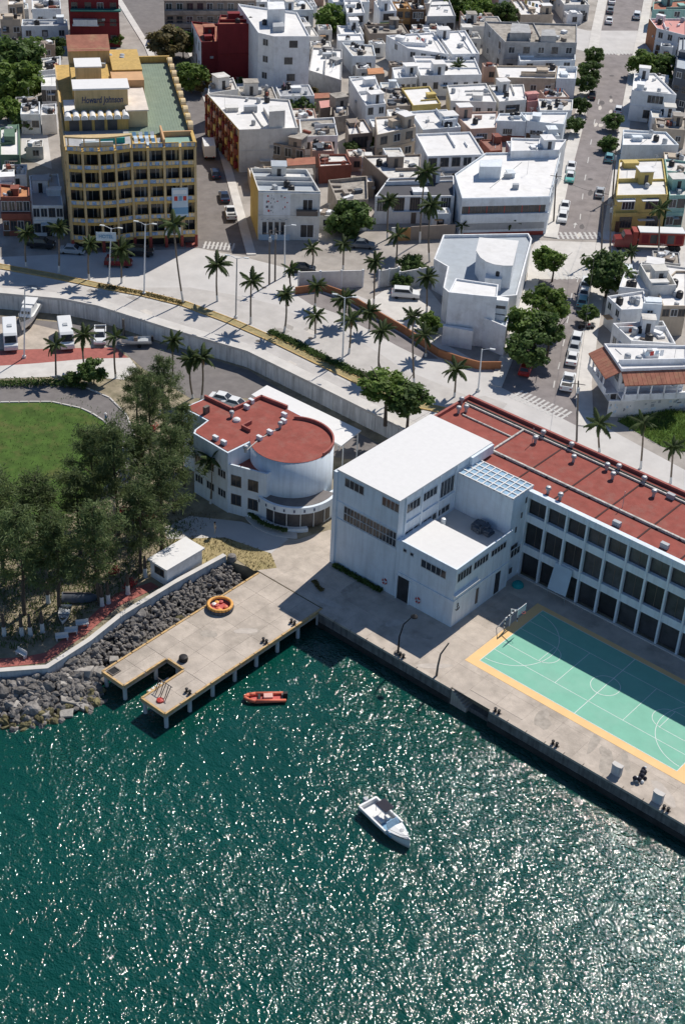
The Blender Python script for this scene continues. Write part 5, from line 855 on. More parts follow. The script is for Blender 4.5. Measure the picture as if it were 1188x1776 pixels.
for sz, x, y, z, d in spots[285:]:
    me = RMESH[rk.randint(7)]; E_ = Euler(rk.uniform(0, 6, 3)).to_matrix(); sc3 = Vector(sz * rk.uniform(.7, 1.3, 3))
    vs = [E_ @ Vector((v.co.x * sc3.x, v.co.y * sc3.y, v.co.z * sc3.z)) + Vector((x, y, z)) for v in me.vertices]
    rest.add(vs, [tuple(pp.vertices) for pp in me.polygons])
tag(rest.build('small_rocks', 'rock', bank), kind='stuff')
for (x, y, z, r_, sx, sy, szz) in ((-101.6, 79.6, -.7, .5, 1.3, .9, .45), (-101.4, 77.3, -1.3, .9, 1.5, .55, .4), (-99.9, 75.9, -1.75, .85, 1.4, .75, .4), (-102.9, 75.4, -1.2, .3, 1.0, .9, .4), (-101.7, 73.9, -1.7, 1.2, 1.3, 1.1, .4), (-104.2, 73.2, -1.2, .1, 1.2, .8, .5), (-103.2, 71.6, -1.7, .7, 1.1, .7, .5), (-100.6, 80.9, -1.1, .2, .9, .8, .5), (-105.8, 70.6, -1.3, 1.5, 1.2, .8, .5), (-104.6, 69.0, -1.9, .4, 1.2, .8, .5), (-100.8, 83.4, -1.0, .7, .7, .6, .45), (-101.0, 78.6, -1.5, .3, 1.1, .8, .5), (-100.2, 77.6, -1.9, 1.2, 1.0, .8, .4), (-102.2, 77.9, -1.0, .6, .9, .8, .45), (-98.6, 76.6, -2.1, .2, .9, .6, .35), (-98.9, 74.6, -2.15, .9, 1.0, .7, .35), (-100.6, 72.6, -2.1, .4, 1.2, .7, .35)):
    put('rock', BMESH_[rk.randint(4)], bank, (x, y, z), rot=(rk.uniform(-.3, .3), rk.uniform(-.4, .4), r_), scale=(sx * .95, sy * .9, szz * 1.25))

# ------------------------------------------------------------------ sports court
ct = structure('court', MB().box(-71.2, -42.3, 110.45, 125.1, -.02, .02), 'courtorange')
MB().box(-69.95, -43.85, 111.55, 124.35, .02, .026).build('playing_surface', 'courtgreen', ct)
ln = MB(); X0, X1, Y0, Y1, XM, YM = -69.95, -43.85, 111.55, 124.35, -56.9, 117.95; zl0, zl1 = .0265, .031
for y in (Y0, Y1 - .08): ln.box(X0, X1, y, y + .08, zl0, zl1)
for x in (X0, X1 - .08, XM - .04): ln.box(x, x + .08, Y0 + .08, Y1 - .08, zl0, zl1)
for y in (114.35, 121.55): ln.box(X0 + .1, X1 - .1, y, y + .06, zl0, zl1)
for x in (-61.4, -52.4): ln.box(x, x + .06, 114.41, 121.55, zl0, zl1)
def arc(cx, cy, r, a0, a1, w_=.07, n=28):
    for i in range(n):
        t0, t1 = R(a0 + (a1 - a0) * i / n), R(a0 + (a1 - a0) * (i + 1) / n); q = [(cx + rr * math.cos(t), cy + rr * math.sin(t)) for rr, t in ((r - w_ / 2, t0), (r + w_ / 2, t0), (r + w_ / 2, t1), (r - w_ / 2, t1))]
        ln.prism(q, zl0 + .0006, zl1 + .0006)
for s, xb in ((1, X0), (-1, X1)):
    arc(xb, YM, 5.6, -88 if s > 0 else 92, 88 if s > 0 else 268)
    fx = xb + s * 5.0
    ln.box(min(fx, fx + .06), max(fx, fx + .06), YM - 1.7, YM + 1.7, zl0, zl1)
    for y in (YM - 1.75, YM + 1.7): ln.box(min(xb + s * .1, fx), max(xb + s * .1, fx), y, y + .06, zl0 + .0003, zl1 + .0003)
    arc(fx, YM, 1.65, -90 if s > 0 else 90, 90 if s > 0 else 270, n=18)
arc(XM, YM, 1.7, 0, 360)
ln.build('court_line', 'line', ct)

g = thing('football_goal', 'white striped football goal with basketball board at court end', 'goal', (-70.95, 119.1, .02))
def striped(p0, p1, parent, n=7):
    p0, p1 = Vector(p0), Vector(p1); mb = MB()
    for i in range(n): mb.tube(p0.lerp(p1, i / n), p0.lerp(p1, (i + 1) / n), .075, .075, 8, True, i % 2 and 1 or 0)
    return mb.build('post', ['whitemetal', 'goalred'], parent)
for y in (117.75, 120.45):
    striped((-70.95, y, .02), (-70.95, y, 2.05), g); MB().tube((-70.95, y, 2.0), (-72.0, y, .05), .04).build('stay', 'whitemetal', g)
striped((-70.95, 117.75, 2.05), (-70.95, 120.45, 2.05), g, 9)
MB().tube((-72.0, 117.75, .06), (-72.0, 120.45, .06), .04).build('ground_bar', 'whitemetal', g)
MB().tube((-71.1, 119.1, .02), (-71.1, 119.1, 2.6), .08).tube((-71.1, 119.1, 2.55), (-69.75, 119.1, 3.1), .06).build('mast', 'whitemetal', g)
MB().box(-69.76, -69.7, 118.25, 119.95, 2.75, 3.75).build('backboard', 'whitemetal', g)
MB().add([(-69.45 + .23 * math.cos(t * .785 + dt) * k, 119.1 + .23 * math.sin(t * .785 + dt) * k, 3.0 + h) for t in range(8) for dt, k, h in ((0, .92, 0), (0, 1.08, 0))], [(2 * t, 2 * t + 1, (2 * t + 3) % 16, (2 * t + 2) % 16) for t in range(8)]).build('hoop', 'red', g)

# ------------------------------------------------------------------ naval school: three-storey block
def wins_y(parent, y, lst, z0z1=None, frame='frame', bars=3):
    for x0, x1, z0, z1 in lst: window(parent, (x0, y), (1, 0), (0, -1), (x1 - x0) / 2, (z0 + z1) / 2, x1 - x0, z1 - z0, frame, 'glass', bars=bars)
def wins_x(parent, x, lst, frame='frame', bars=3):
    for y0, y1, z0, z1 in lst: window(parent, (x, y0), (0, 1), (1, 0), (y1 - y0) / 2, (z0 + z1) / 2, y1 - y0, z1 - z0, frame, 'glass', bars=bars)
nb = thing('naval_block', 'white three-storey block with bright flat roof beside the pier', 'building', (-89.5, 123, 0))
MB().box(-94.3, -84.9, 114, 131.8, -.02, 13.8).build('wall', 'naval', nb)
MB().box(-94.45, -84.75, 113.85, 131.95, 13.8, 14.02).build('roof', 'navalroof', nb)
MB().box(-94.9, -94.3, 113.8, 115.2, -.02, 13.6).build('pilaster', 'naval', nb)
wins_y(nb, 114, [(-93.2, -90.3, 12.15, 13.3), (-87.4, -84.99 + .05, 12.2, 13.35)])
for i in range(8): wins_y(nb, 114, [(-93.1 + i * 1.02, -93.1 + i * 1.02 + .95, 7.2, 8.2), (-93.1 + i * 1.02, -93.1 + i * 1.02 + .95, 8.32, 9.25)], bars=1)
MB().box(-94.3, -84.9, 113.93, 114, 9.4, 9.55).build('string_course', 'naval', nb); MB().box(-94.3, -84.9, 113.9, 114, 6.9, 7.05).build('string_course', 'naval', nb)
wins_x(nb, -84.9, [(115.35, 117.95, 11.4, 12.6), (118.5, 121.2, 11.55, 12.65), (121.95, 124.6, 10.4, 12.65)])
for y in (115.1, 118.2, 121.55, 124.85): MB().box(-84.9, -84.7, y, y + .22, 7.6, 13.8).build('pilaster', 'naval', nb)
for i in range(5): wins_x(nb, -84.9, [(115.4 + i * 1.8, 116.95 + i * 1.8, 7.75, 8.6)], bars=1)
MB().box(-84.9, -84.72, 115.3, 124.9, 9.9, 10.1).build('string_course', 'naval', nb)
MB().box(-84.85, -84.4, 127.5, 131.9, 12.6, 13.9).build('parapet', 'naval', nb)

# two-storey block with terrace and skylight
nt2 = thing('naval_annex', 'white two-storey annex with bright roof and shaded terrace', 'building', (-80, 119, 0))
MB().box(-84.88, -76, 114.03, 120.4, -.02, 8.3).box(-84.88, -76, 120.4, 125.15, -.02, 7.4).build('wall', 'naval', nt2)
MB().box(-84.2, -76.1, 114.2, 120.3, 8.3, 8.42).build('roof', 'navalroof', nt2)
MB().strip([(-84.3, 114.1), (-76.08, 114.1), (-76.08, 125.1)], -.1, .1, 8.3, 8.55).build('parapet', 'naval', nt2)
MB().box(-76.28, -76.02, 120.4, 125.1, 7.4, 8.3).build('terrace_wall', 'naval', nt2)
MB().box(-84.7, -76.3, 120.42, 125.1, 7.4, 7.42).build('terrace_floor', 'pavement', nt2)
wins_y(nt2, 114.03, [(-83.8, -83.35, 7.25, 7.65), (-82.75, -82.3, 7.2, 7.6)], bars=0); wins_y(nt2, 114.03, [(-81.05, -77.45, 6.45, 7.5)], bars=4)
wins_x(nt2, -76, [(114.35, 117.0, 6.5, 7.7), (117.5, 120.3, 6.65, 7.65), (120.95, 123.9, 6.7, 7.55)], bars=4); wins_x(nt2, -76, [(125.3, 127.2, 4.2, 5.25)], bars=2)
MB().box(-84.3, -76.0, 113.9, 114.03, 3.5, 3.95).box(-76.0, -75.9, 113.9, 125, 3.5, 3.95).build('string_course', 'naval', nt2)
MB().box(-84.3, -82.4, 113.98, 114.5, 0, 3.5).build('door_recess', 'screen', nt2); MB().box(-82.45, -82.3, 113.8, 114.03, 0, 3.55).box(-84.4, -84.25, 113.8, 114.03, 0, 3.55).build('door_frame', 'naval', nt2)
MB().box(-76.0, -75.55, 113.8, 118.5, 4.75, 4.95).build('canopy', 'whitemetal', nt2)
MB().box(-76.02, -75.97, 122.5, 123.5, .2, 3.4).build('door', 'screen', nt2); MB().box(-76.02, -75.97, 118.6, 119.1, .9, 3.2).build('side_door', 'darkframe', nt2); MB().box(-76.02, -75.97, 125.45, 126.05, 1.7, 2.5).build('hatch', 'screen', nt2)
# life rings
for x_, z_ in ((-86.2, 1.5), (-81.05, 1.4)):
    lr = MB()
    for i in range(12):
        a0, a1 = i * math.pi / 6, (i + 1) * math.pi / 6
        lr.tube((x_ + .3 * math.cos(a0), 113.9, z_ + .38 * math.sin(a0)), (x_ + .3 * math.cos(a1), 113.9, z_ + .38 * math.sin(a1)), .09, .09, 6, True, 0 if i % 3 else 1)
    lo = lr.build('life_ring', ['red', 'whitemetal']); tag(lo, 'red life ring hung on the %s' % ('blank white wall left of the doorway' if x_ < -84 else 'annex wall right of the doorway'), 'life ring')
# emblem on the annex side wall
em = MB()
for i in range(12):
    a0, a1 = R(i * 30), R(i * 30 + 30)
    em.tube((-75.95, 114.95 + .12 * math.cos(a0), 3.05 + .12 * math.sin(a0)), (-75.95, 114.95 + .12 * math.cos(a1), 3.05 + .12 * math.sin(a1)), .03, .03, 5)
for i in range(6):
    a0, a1 = R(190 + i * 27), R(217 + i * 27)
    em.tube((-75.95, 114.95 + .36 * math.cos(a0), 2.5 + .36 * math.sin(a0)), (-75.95, 114.95 + .36 * math.cos(a1), 2.5 + .36 * math.sin(a1)), .045, .045, 5)
em.tube((-75.95, 114.95, 2.92), (-75.95, 114.95, 2.15), .04).tube((-75.95, 114.75, 2.75), (-75.95, 115.15, 2.75), .03).build('emblem', 'goalred', nt2)
dn = MB().tube((-83.2, 120.8, 7.4), (-83.2, 120.8, 8.7), .28, .28, 12).lathe([(.3, 0), (.24, .14), (.0, .2)], 12, (-83.2, 120.8, 8.7))
tag(dn.build('gas_tank', 'boatwhite'), 'white round tank on the shaded terrace corner', 'tank')
cp = MB()
for i in range(14): cp.box(-79.6 + rnd.uniform(-1.2, 1), -79 + rnd.uniform(-1, 1), 123.2 + rnd.uniform(-.5, .4), 124.3 + rnd.uniform(-.3, .3), 7.42, 7.7 + rnd.random() * .7)
tag(cp.build('stored_crates', 'slate'), 'heap of dark stored crates on the shaded terrace', 'crates')
sk = thing('skylight_block', 'pale blue walled block with glass block skylight roof', 'building', (-81, 127, 0))
MB().box(-84.88, -76.5, 125.2, 129.3, -.02, 12.6).build('wall', 'naval', sk)
gr = MB()
for i in range(10): gr.box(-84.9 + i * .915, -84.75 + i * .915, 125.1, 129.3, 12.6, 12.8)
for i in range(5): gr.box(-84.9, -76.45, 125.1 + i * 1.02, 125.25 + i * 1.02, 12.6, 12.81)
gr.build('skylight_grid', 'navalroof', sk)
for i in range(9):
    for j in range(4): MB().box(-84.73 + i * .915, -83.99 + i * .915, 125.27 + j * 1.02, 126.1 + j * 1.02, 12.6, 12.7).build('glass_pane', 'skylight', sk)
for z_, y_ in ((10.8, 127.9), (8.9, 127.3), (7.2, 126.4)): MB().box(-76.52, -76.46, y_, y_ + .3, z_, z_ + .8).build('slot_window', 'screen', sk)
for y0, y1, z0, z1 in ((125.3, 127.2, 4.2, 5.25),): window(sk, (-76.5, y0), (0, 1), (1, 0), (y1 - y0) / 2, (z0 + z1) / 2, y1 - y0, z1 - z0, 'darkframe', bars=2)

# long wing with red roof
lw = thing('naval_wing', 'long white wing with red flat roof and open gallery bays', 'building', (-60, 135, 0))
XL, XR = -95.0, 8.0
MB().box(XL, XR, 129.6, 141.1, -.02, 12.1).build('wall', 'naval', lw)
rf = MB().box(XL, XR, 128.9, 141.1, 12.1, 12.3).build('roof', 'red_membrane', lw)
MB().box(-76.6, XR, 128.35, 129.0, 11.45, 12.42).build('top_beam', 'naval', lw)
MB().box(XL, XR, 140.95, 141.3, 12.1, 12.75).box(XL - .2, XL + .15, 132, 141.3, 12.1, 12.75).build('parapet', 'redpave', lw)
MB().box(-76.6, XR, 128.45, 129.7, 7.95, 9.05).build('gallery_beam', 'naval', lw); MB().box(-76.6, XR, 128.45, 129.7, 3.4, 4.5).build('gallery_beam', 'naval', lw)
MB().box(-76.6, XR, 128.05, 128.4, -.02, .14).build('kerb', 'sidewalk', lw)
k = 0; xx = -76.55
while xx < XR - 3:
    MB().box(xx, xx + .24, 128.25, 128.75, -.02, 12.3).build('column', 'naval', lw)
    for z0, z1 in ((.1, 3.4), (4.5, 7.95), (9.05, 11.45)):
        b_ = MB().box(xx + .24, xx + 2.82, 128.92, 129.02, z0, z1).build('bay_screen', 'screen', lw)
        if z0 > 4: MB().box(xx + 1.5, xx + 1.56, 128.88, 128.92, z0, z1).build('mullion', 'darkframe', b_)
    xx += 2.82; k += 1
for i in range(14):
    x_ = -79.2 + i * 5.75
    MB().box(x_, x_ + .2, 129.2, 140.9, 12.3, 12.37).build('expansion_joint', mat('joint', (.055, .02, .02)) if i == 0 else bpy.data.materials['joint'], rf)
MB().box(-85, XR, 132.35, 132.62, 12.32, 12.62).box(-94.5, XR, 139.4, 139.6, 12.32, 12.55).box(-85.2, -84.95, 132.6, 139.4, 12.32, 12.55).box(-93, -85.2, 136.9, 137.05, 12.32, 12.5).build('roof_pipe', 'pipe', rf)
MB().box(-94.5, XR, 139.75, 139.95, 12.32, 12.6).build('roof_gutter', 'black', rf)
for i in range(22): MB().box(-83 + i * 3.1, -82.75 + i * 3.1, 132.2, 132.8, 12.3, 12.45).build('pipe_bracket', 'black', rf)
def vent_mesh():
    mb = MB().tube((0, 0, 0), (0, 0, .55), .2, .2, 10); mb.lathe([(.2, .5), (.34, .62), (.36, .85), (.26, 1.02), (0, 1.06)], 12); return mb.mesh('roof_vent', 'metal')
VM = vent_mesh()
for i, (x_, y_) in enumerate(D['vents']):
    if i in (9, 12, 13): MB().box(x_ - .5, x_ + .5, y_ - .25, y_ + .25, 12.3, 12.95).build('cooling_unit', 'tankgrey', lw)
    else: put('roof_vent', VM, lw, (x_ + 60, y_ - 135, 12.3))
for x_, y_ in ((-82.5, 137.6), (-66.5, 133.4)): MB().tube((x_, y_, 12.3), (x_, y_, 14.6), .04).build('antenna', 'metal', lw)
tp = thing('hanging_awning', 'pale blue sheet awning hung below the gallery', 'awning', (-69.5, 128, 0))
MB().add([(-71.4, 128.3, 4.4), (-68.9, 128.3, 4.4), (-68.6, 127.0, 1.4), (-71.3, 127.1, 1.2), (-71.4, 128.25, 4.36), (-68.9, 128.25, 4.36), (-68.6, 126.95, 1.36), (-71.3, 127.05, 1.16)], [(0, 1, 2, 3)[::-1], (4, 5, 6, 7), (0, 4, 7, 3), (3, 7, 6, 2), (2, 6, 5, 1), (1, 5, 4, 0)]).build('sheet', 'tarp', tp)
for x_ in (-68.7, -71.2): MB().tube((x_, 127.05, 0), (x_, 127.05, 1.3), .03).build('pole', 'metal', tp)
tag(MB().lathe([(.75, 0), (.72, .25), (.5, .5), (0, .62)], 14, (-75.0, 126.3, 0)).build('covered_tub', 'tealtarp'), 'round teal covered tub at the inner corner', 'tub')

# ------------------------------------------------------------------ rounded building
rb = thing('rounded_building', 'white building with round drum end and red roof', 'building', (-112, 119, 0))
cx, cy, rr = -107.7, 120.5, 5.4
def ring(c, r, a0, a1, n=40): return [(c[0] + r * math.cos(R(a0 + (a1 - a0) * i / n)), c[1] + r * math.sin(R(a0 + (a1 - a0) * i / n))) for i in range(n + 1)]
mainp = [(-118.0, 112.9), (-111.5, 112.6), (-111.3, 116.6), (-107.4, 116.6), (-107.4, 126.0), (-113.6, 126.1), (-118.0, 125.6), (-118.4, 120.5), (-123.3, 120.3), (-123.6, 116.4), (-119.0, 116.35), (-118.5, 113.6)]
MB().prism(mainp, -.02, 9.2).build('wall', 'naval', rb)
MB().prism(inset(ccw(mainp), .25), 9.2, 9.26).build('roof', 'red_membrane', rb)
pr = MB(); mp2 = ccw(mainp)
for a, b in zip(mp2, mp2[1:] + mp2[:1]):
    far = (a[1] + b[1]) / 2 > 119.5 and a[0] < -108.5
    if far: pr.obox(a, b, -.28, .0, 9.2, 9.75)
pr.build('parapet', 'redpave', rb)
MB().prism(ring((cx, cy), rr, 0, 360, 56)[:-1], -.02, 9.27).build('drum_wall', 'naval', rb, True).data.polygons.foreach_set
MB().prism(ring((cx, cy), rr + .01, 0, 360, 56)[:-1], 9.27, 9.31).build('drum_roof', 'red_membrane', rb)
dr = MB(); rg = ring((cx, cy), rr - .02, 0, 130, 30); dr.strip(rg, -.16, .06, 9.27, 9.75); dr.build('drum_parapet', 'redpave', rb)
MB().prism([(-111.6, 112.7), (-106.4, 114.4), (-106.6, 117.5), (-111.6, 117.5)], -.02, 6.7).build('corner_wall', 'naval', rb)
MB().strip([(-111.5, 112.85), (-106.5, 114.52), (-106.65, 117)], -.12, .12, 6.7, 7.5).build('corner_parapet', 'naval', rb)
MB().prism([(-111.3, 113.1), (-106.7, 114.6), (-106.8, 117.3), (-111.3, 117.4)], 6.7, 6.74).build('corner_roof', 'red_membrane', rb)
fA, fB = Vector((-118.0, 112.9)), Vector((-111.5, 112.6)); ft = (fB - fA).normalized()
for u_ in (1.0, 3.2, 5.4):
    for z_ in (2.6, 5.6): window(rb, fA, ft, None, u_, z_, 1.4, 1.1, 'frame', bars=2)
dA, dB = Vector((-111.6, 112.7)), Vector((-106.4, 114.4)); dt_ = (dB - dA).normalized()
for z_ in (2.3, 5.2):
    for u_ in (1.2, 3.6): window(rb, dA, dt_, None, u_, z_, 1.3, 1.5, 'darkframe', bars=1)
cc = (-106.0, 119.5)
MB().prism(ring(cc, 5.75, -150, 20, 40) + [(cc[0], cc[1])], 2.95, 3.9).build('canopy', 'naval', rb)
MB().prism(ring(cc, 5.35, -150, 20, 40) + [(cc[0], cc[1])], 3.9, 3.93).build('canopy_top', 'asphalt_dark', rb)
MB().prism(ring(cc, 5.05, -150, 15, 40) + [(cc[0], cc[1])], .3, 2.95).build('glazed_front', 'screen', rb)
for a in range(-140, 20, 20):
    q = ring(cc, 5.12, a, a + 1, 1)[0]; MB().tube((*q, .3), (*q, 2.95), .06).build('mullion', 'frame', rb)
MB().prism(ring(cc, 5.6, -150, -30, 36) + [(cc[0], cc[1])], -.01, .55).build('planter', 'naval', rb)
MB().prism(ring(cc, 6.9, -140, -45, 36) + [(cc[0], cc[1])], -.01, .16).build('step', 'sidewalk', rb)
lt = MB()
for i in range(9):
    a = -128 + i * 13; q = ring(cc, 5.78, a, a + 2.0, 1); lt.obox(q[0], q[1], -.01, .03, 3.2, 3.6)
lt.build('sign_letters', 'signblue', rb)
MB().box(-101.9, -101.2, 119.6, 123.5, -.02, 3.6).build('link_wall', 'naval', rb)
for i, (x_, y_) in enumerate(D['rv']):
    if i % 3 == 2: put('roof_vent', VM, rb, (x_ + 112, y_ - 119, 9.2))
    else: MB().box(x_ - .4, x_ + .4, y_ - .22, y_ + .22, 9.24, 9.85).build('cooling_unit', 'whitemetal', rb)
pth = [Vector((x_, y_)) for x_, y_ in D['rv'][5:]]
for a, b in zip(pth, pth[1:]):
    if (b - a).length > .3: MB().obox(a, b, -.06, .06, 9.24, 9.4).build('roof_pipe', 'pipe', rb)
MB().box(-114.4, -114.2, 118.0, 119.8, 9.26, 9.8).box(-114.2, -112.9, 118.0, 118.2, 9.26, 9.8).build('roof_kerb', 'redpave', rb)
for (x_, y_, z_) in ((-120.4, 117.6, 9.26),): put('roof_hatch', MB().box(-.25, .25, -.4, .4, 0, 1.0).mesh('roof_hatch', 'darkframe'), rb, (x_ + 112, y_ - 119, z_))
put('roof_dome', MB().lathe([(.55, 0), (.5, .25), (.3, .4), (0, .46)], 14).mesh('roof_dome', 'boatwhite'), rb, (-116.2 + 112, 119.0 - 119, 9.26))
# carport
cpz = 4.3
cpt = thing('carport', 'long white carport roof between rounded building and retaining wall', 'carport', (-116, 133, 0))
cq = [(-125.2, 131.2), (-125.5, 134.7), (-107.9, 134.8), (-107.2, 129.9)]
MB().prism(cq, cpz, cpz + .18).build('roof', 'navalroof', cpt)
for i in range(6):
    for y_ in (131.4, 134.4): MB().tube((-124.6 + i * 3.3, y_, 0), (-124.6 + i * 3.3, y_, cpz), .09).build('post', 'whitemetal', cpt)
# small hut
ht = thing('white_hut', 'small white flat roofed hut beside the sea wall', 'hut', (-107, 99, 0))
MB().box(-108.6, -105.7, 96.3, 102.2, -.02, 2.5).build('wall', 'white', ht); MB().box(-108.85, -105.45, 96.05, 102.45, 2.5, 2.7).build('roof', 'navalroof', ht)
window(ht, (-108.4, 96.3), (1, 0), None, 1.4, 1.6, 1.5, .9, 'darkframe', bars=1)

# ================================================================== TOWN HOUSES
def tank_meshes():
    a = MB().lathe([(.52, 0), (.55, .1), (.55, .85), (.45, 1.05), (.16, 1.15), (.16, 1.22), (0, 1.23)], 12).mesh('water_tank', 'tank')
    b = MB().lathe([(.42, 0), (.45, .1), (.45, .8), (.3, .98), (0, 1.02)], 12).mesh('water_tank', 'tankgrey')
    c = MB().tube((-.5, 0, .35), (.5, 0, .35), .24, .24, 10).box(-.4, -.3, -.2, .2, 0, .25).box(.3, .4, -.2, .2, 0, .25).mesh('gas_cylinder', 'boatwhite')
    return a, b, c
TK = tank_meshes()
UNIT = MB().box(-.4, .4, -.25, .25, 0, .6).mesh('cooling_unit', 'tankgrey')
def inside(P, x, y):
    c = False; n = len(P)
    for i in range(n):
        (x1, y1), (x2, y2) = P[i], P[i - 1]
        if (y1 > y) != (y2 > y) and x < (x2 - x1) * (y - y1) / (y2 - y1) + x1: c = not c
    return c
def walls(mb, P, z0, z1, zr, th=.18, mis=None):
    # outer faces, parapet rim and inner faces down to the roof
    n = len(P); Q = inset(P, th)
    for i in range(n):
        a, b, qa, qb = P[i], P[(i + 1) % n], Q[i], Q[(i + 1) % n]; mi = mis[i] if mis else 0
        mb.add([(*a, z0), (*b, z0), (*b, z1), (*a, z1)], [(0, 1, 2, 3)], mi)
        mb.add([(*a, z1), (*b, z1), (*qb, z1), (*qa, z1)], [(0, 1, 2, 3)], 0 if zr < z1 else mi)
        if zr < z1: mb.add([(*qa, zr), (*qb, zr), (*qb, z1), (*qa, z1)], [(0, 3, 2, 1)], 0)
    return Q
hr = random.Random(11)
def edge_geo(P, i):
    A = Vector(P[i]); B = Vector(P[(i + 1) % len(P)]); return A, B, (B - A).normalized(), (B - A).length
def house(h):
    P = [tuple(p) for p in h['poly']]; Pc = ccw(P); flip = Pc[0] != P[0] or Pc[1] != P[1]; P = Pc
    cx, cy = centroid(P); z0 = h['z0']; z1 = z0 + h['h']; zr = z1 - h['par']
    t = thing(h['name'], h['label'], h['cat'], (cx, cy, z0), 0, 'houses of the town blocks' if h['name'] == 'house' else None)
    mats = [h['wall']]; mis = [0] * len(P)
    if h['side']: mats.append(h['side'][1]); mis[h['side'][0]] = 1
    mb = MB(); Q = walls(mb, P, z0 - .02, z1, zr, .18, mis); mb.build('wall', mats, t)
    MB().prism(Q if h['par'] else P, zr - .1, zr + (.004 if h['par'] else .02), bot=False).build('roof', RM[h['roof']], t)
    for (e, cols, rows, ww, wh) in h['win']:
        A, B, d, L = edge_geo(P, e); sh = h['h'] / max(rows, round(h['h'] / 3.3) or 1); rws = rows
        nst = max(1, round(h['h'] / 3.2))
        for rI in range(rows):
            zc = z0 + h['h'] * (nst - rows + rI + .5) / nst + (.1 if nst > 1 else .0)
            zc = min(zc, z1 - .35 - wh / 2)
            for c in range(cols):
                w_ = min(ww, L / cols * .78); jj = hr.uniform(-.12, .12) * (L / cols - w_)
                kind = hr.random(); fr = 'frame' if kind < .55 else 'darkframe'
                window(t, A, d, None, L * (c + .5) / cols + jj, zc, w_, wh, fr, bars=1 if w_ < 1.6 else 3)
    # a door on the front
    if h['h'] > 3 and h['win']:
        A, B, d, L = edge_geo(P, 0)
        if L > 4:
            u = L * hr.choice((.12, .5, .88)); q = A + d * u; n_ = Vector((d.y, -d.x))
            MB().obox(q - d * .45, q + d * .45, -.02, .05, z0, z0 + 2.05).build('door', hr.choice(['brown', 'darkframe', 'screen', 'metal']), t)
    # ledge line
    if h['h'] > 5.5:
        A, B, d, L = edge_geo(P, 0); MB().obox(A, B, -.02, .14, z0 + h['h'] * .5 - .08, z0 + h['h'] * .5 + .08).build('floor_band', h['wall'], t)
    for bp, bh in h['boxes']:
        MB().prism(bp, zr, z1 + bh).build('roof_box', h['wall'] if bh > 1 else 'tankgrey', t)
    # roof clutter
    xs = [p[0] for p in Q]; ys = [p[1] for p in Q]; n = 0; tries = 0
    Qi = inset(P, .9)
    def spot():
        for _ in range(60):
            x, y = hr.uniform(min(xs), max(xs)), hr.uniform(min(ys), max(ys))
            if inside(Qi, x, y) and not any(inside(ccw(b[0]), x, y) for b in h['boxes']): return x, y
    for k in range(h['tanks'] + (1 if h['par'] and h['tanks'] else 0)):
        s = spot()
        if not s: break
        me = TK[0] if hr.random() < .5 else TK[1 if hr.random() < .6 else 2]
        put(me.name.split('.')[0], me, t, (s[0] - cx, s[1] - cy, zr - z0), hr.uniform(0, 3), hr.uniform(.85, 1.15))
    if h['par'] and h['tanks'] and hr.random() < .8:
        s = spot()
        if s: put('cooling_unit', UNIT, t, (s[0] - cx, s[1] - cy, zr - z0), hr.uniform(0, 3), hr.uniform(.8, 1.3))
    if h['roof'] in ('worn', 'stained') and h['par']:
        for k in range(5):
            s = spot()
            if s:
                a, b, c_ = hr.uniform(.3, 1.1), hr.uniform(.2, .7), hr.uniform(.25, .9)
                put('roof_clutter', MB().box(-a, a, -b, b, 0, c_).mesh('roof_clutter', hr.choice(['stained', 'brick', 'tankgrey', 'white', 'taupe', 'slate'])), t, (s[0] - cx, s[1] - cy, zr - z0), hr.uniform(0, 3))
    if h['par'] and hr.random() < .6:
        s = spot()
        if s:
            ah = hr.uniform(1.6, 3); put('antenna', MB().tube((0, 0, 0), (0, 0, ah), .03, .02, 5).tube((-.5, 0, ah - .15), (.5, 0, ah - .15), .02, .02, 4).tube((-.35, 0, ah - .4), (.35, 0, ah - .4), .02, .02, 4).mesh('antenna', 'metal'), t, (s[0] - cx, s[1] - cy, zr - z0), hr.uniform(0, 3))
    if h['par'] and hr.random() < .3 and len(P) == 4:
        s = spot(); s2 = spot()
        if s and s2 and 2 < (Vector(s) - Vector(s2)).length < 9:
            A9, B9 = Vector((s[0], s[1])), Vector((s2[0], s2[1])); ll = MB().tube((*A9, zr), (*A9, zr + 1.7), .03).tube((*B9, zr), (*B9, zr + 1.7), .03).tube((*A9, zr + 1.65), (*B9, zr + 1.65), .012, .012, 4).build('washing_line', 'metal', t)
            for k in range(hr.randint(3, 6)):
                u0 = .08 + k * .15; MB().obox(A9.lerp(B9, u0), A9.lerp(B9, u0 + .11), -.01, .01, zr + 1.65 - hr.uniform(.5, 1.0), zr + 1.64).build('washing', hr.choice(['white', 'boatblue', 'pink', 'red', 'yellow', 'tarp']), ll)
    if h['roof'] not in ('worn', 'stained') and h['par'] and hr.random() < .75:
        # low raised upstand or hatch, plus a drain pipe run
        s = spot()
        if s:
            a, b, c_ = hr.uniform(.6, 1.4), hr.uniform(.5, 1.1), hr.uniform(.3, 1.6)
            put('roof_hatch', MB().box(-a, a, -b, b, 0, c_).box(-a - .1, a + .1, -b - .1, b + .1, c_, c_ + .1).mesh('roof_hatch', h['wall']), t, (s[0] - cx, s[1] - cy, zr - z0), math.atan2(P[1][1] - P[0][1], P[1][0] - P[0][0]))
        s, s2 = spot(), spot()
        if s and s2: MB().obox(s, s2, -.04, .04, zr + .01, zr + .1).build('roof_pipe', 'tankgrey', t)
    area = abs(sum(P[i][0] * P[(i + 1) % len(P)][1] - P[(i + 1) % len(P)][0] * P[i][1] for i in range(len(P)))) / 2
    rz = math.atan2(P[1][1] - P[0][1], P[1][0] - P[0][0])
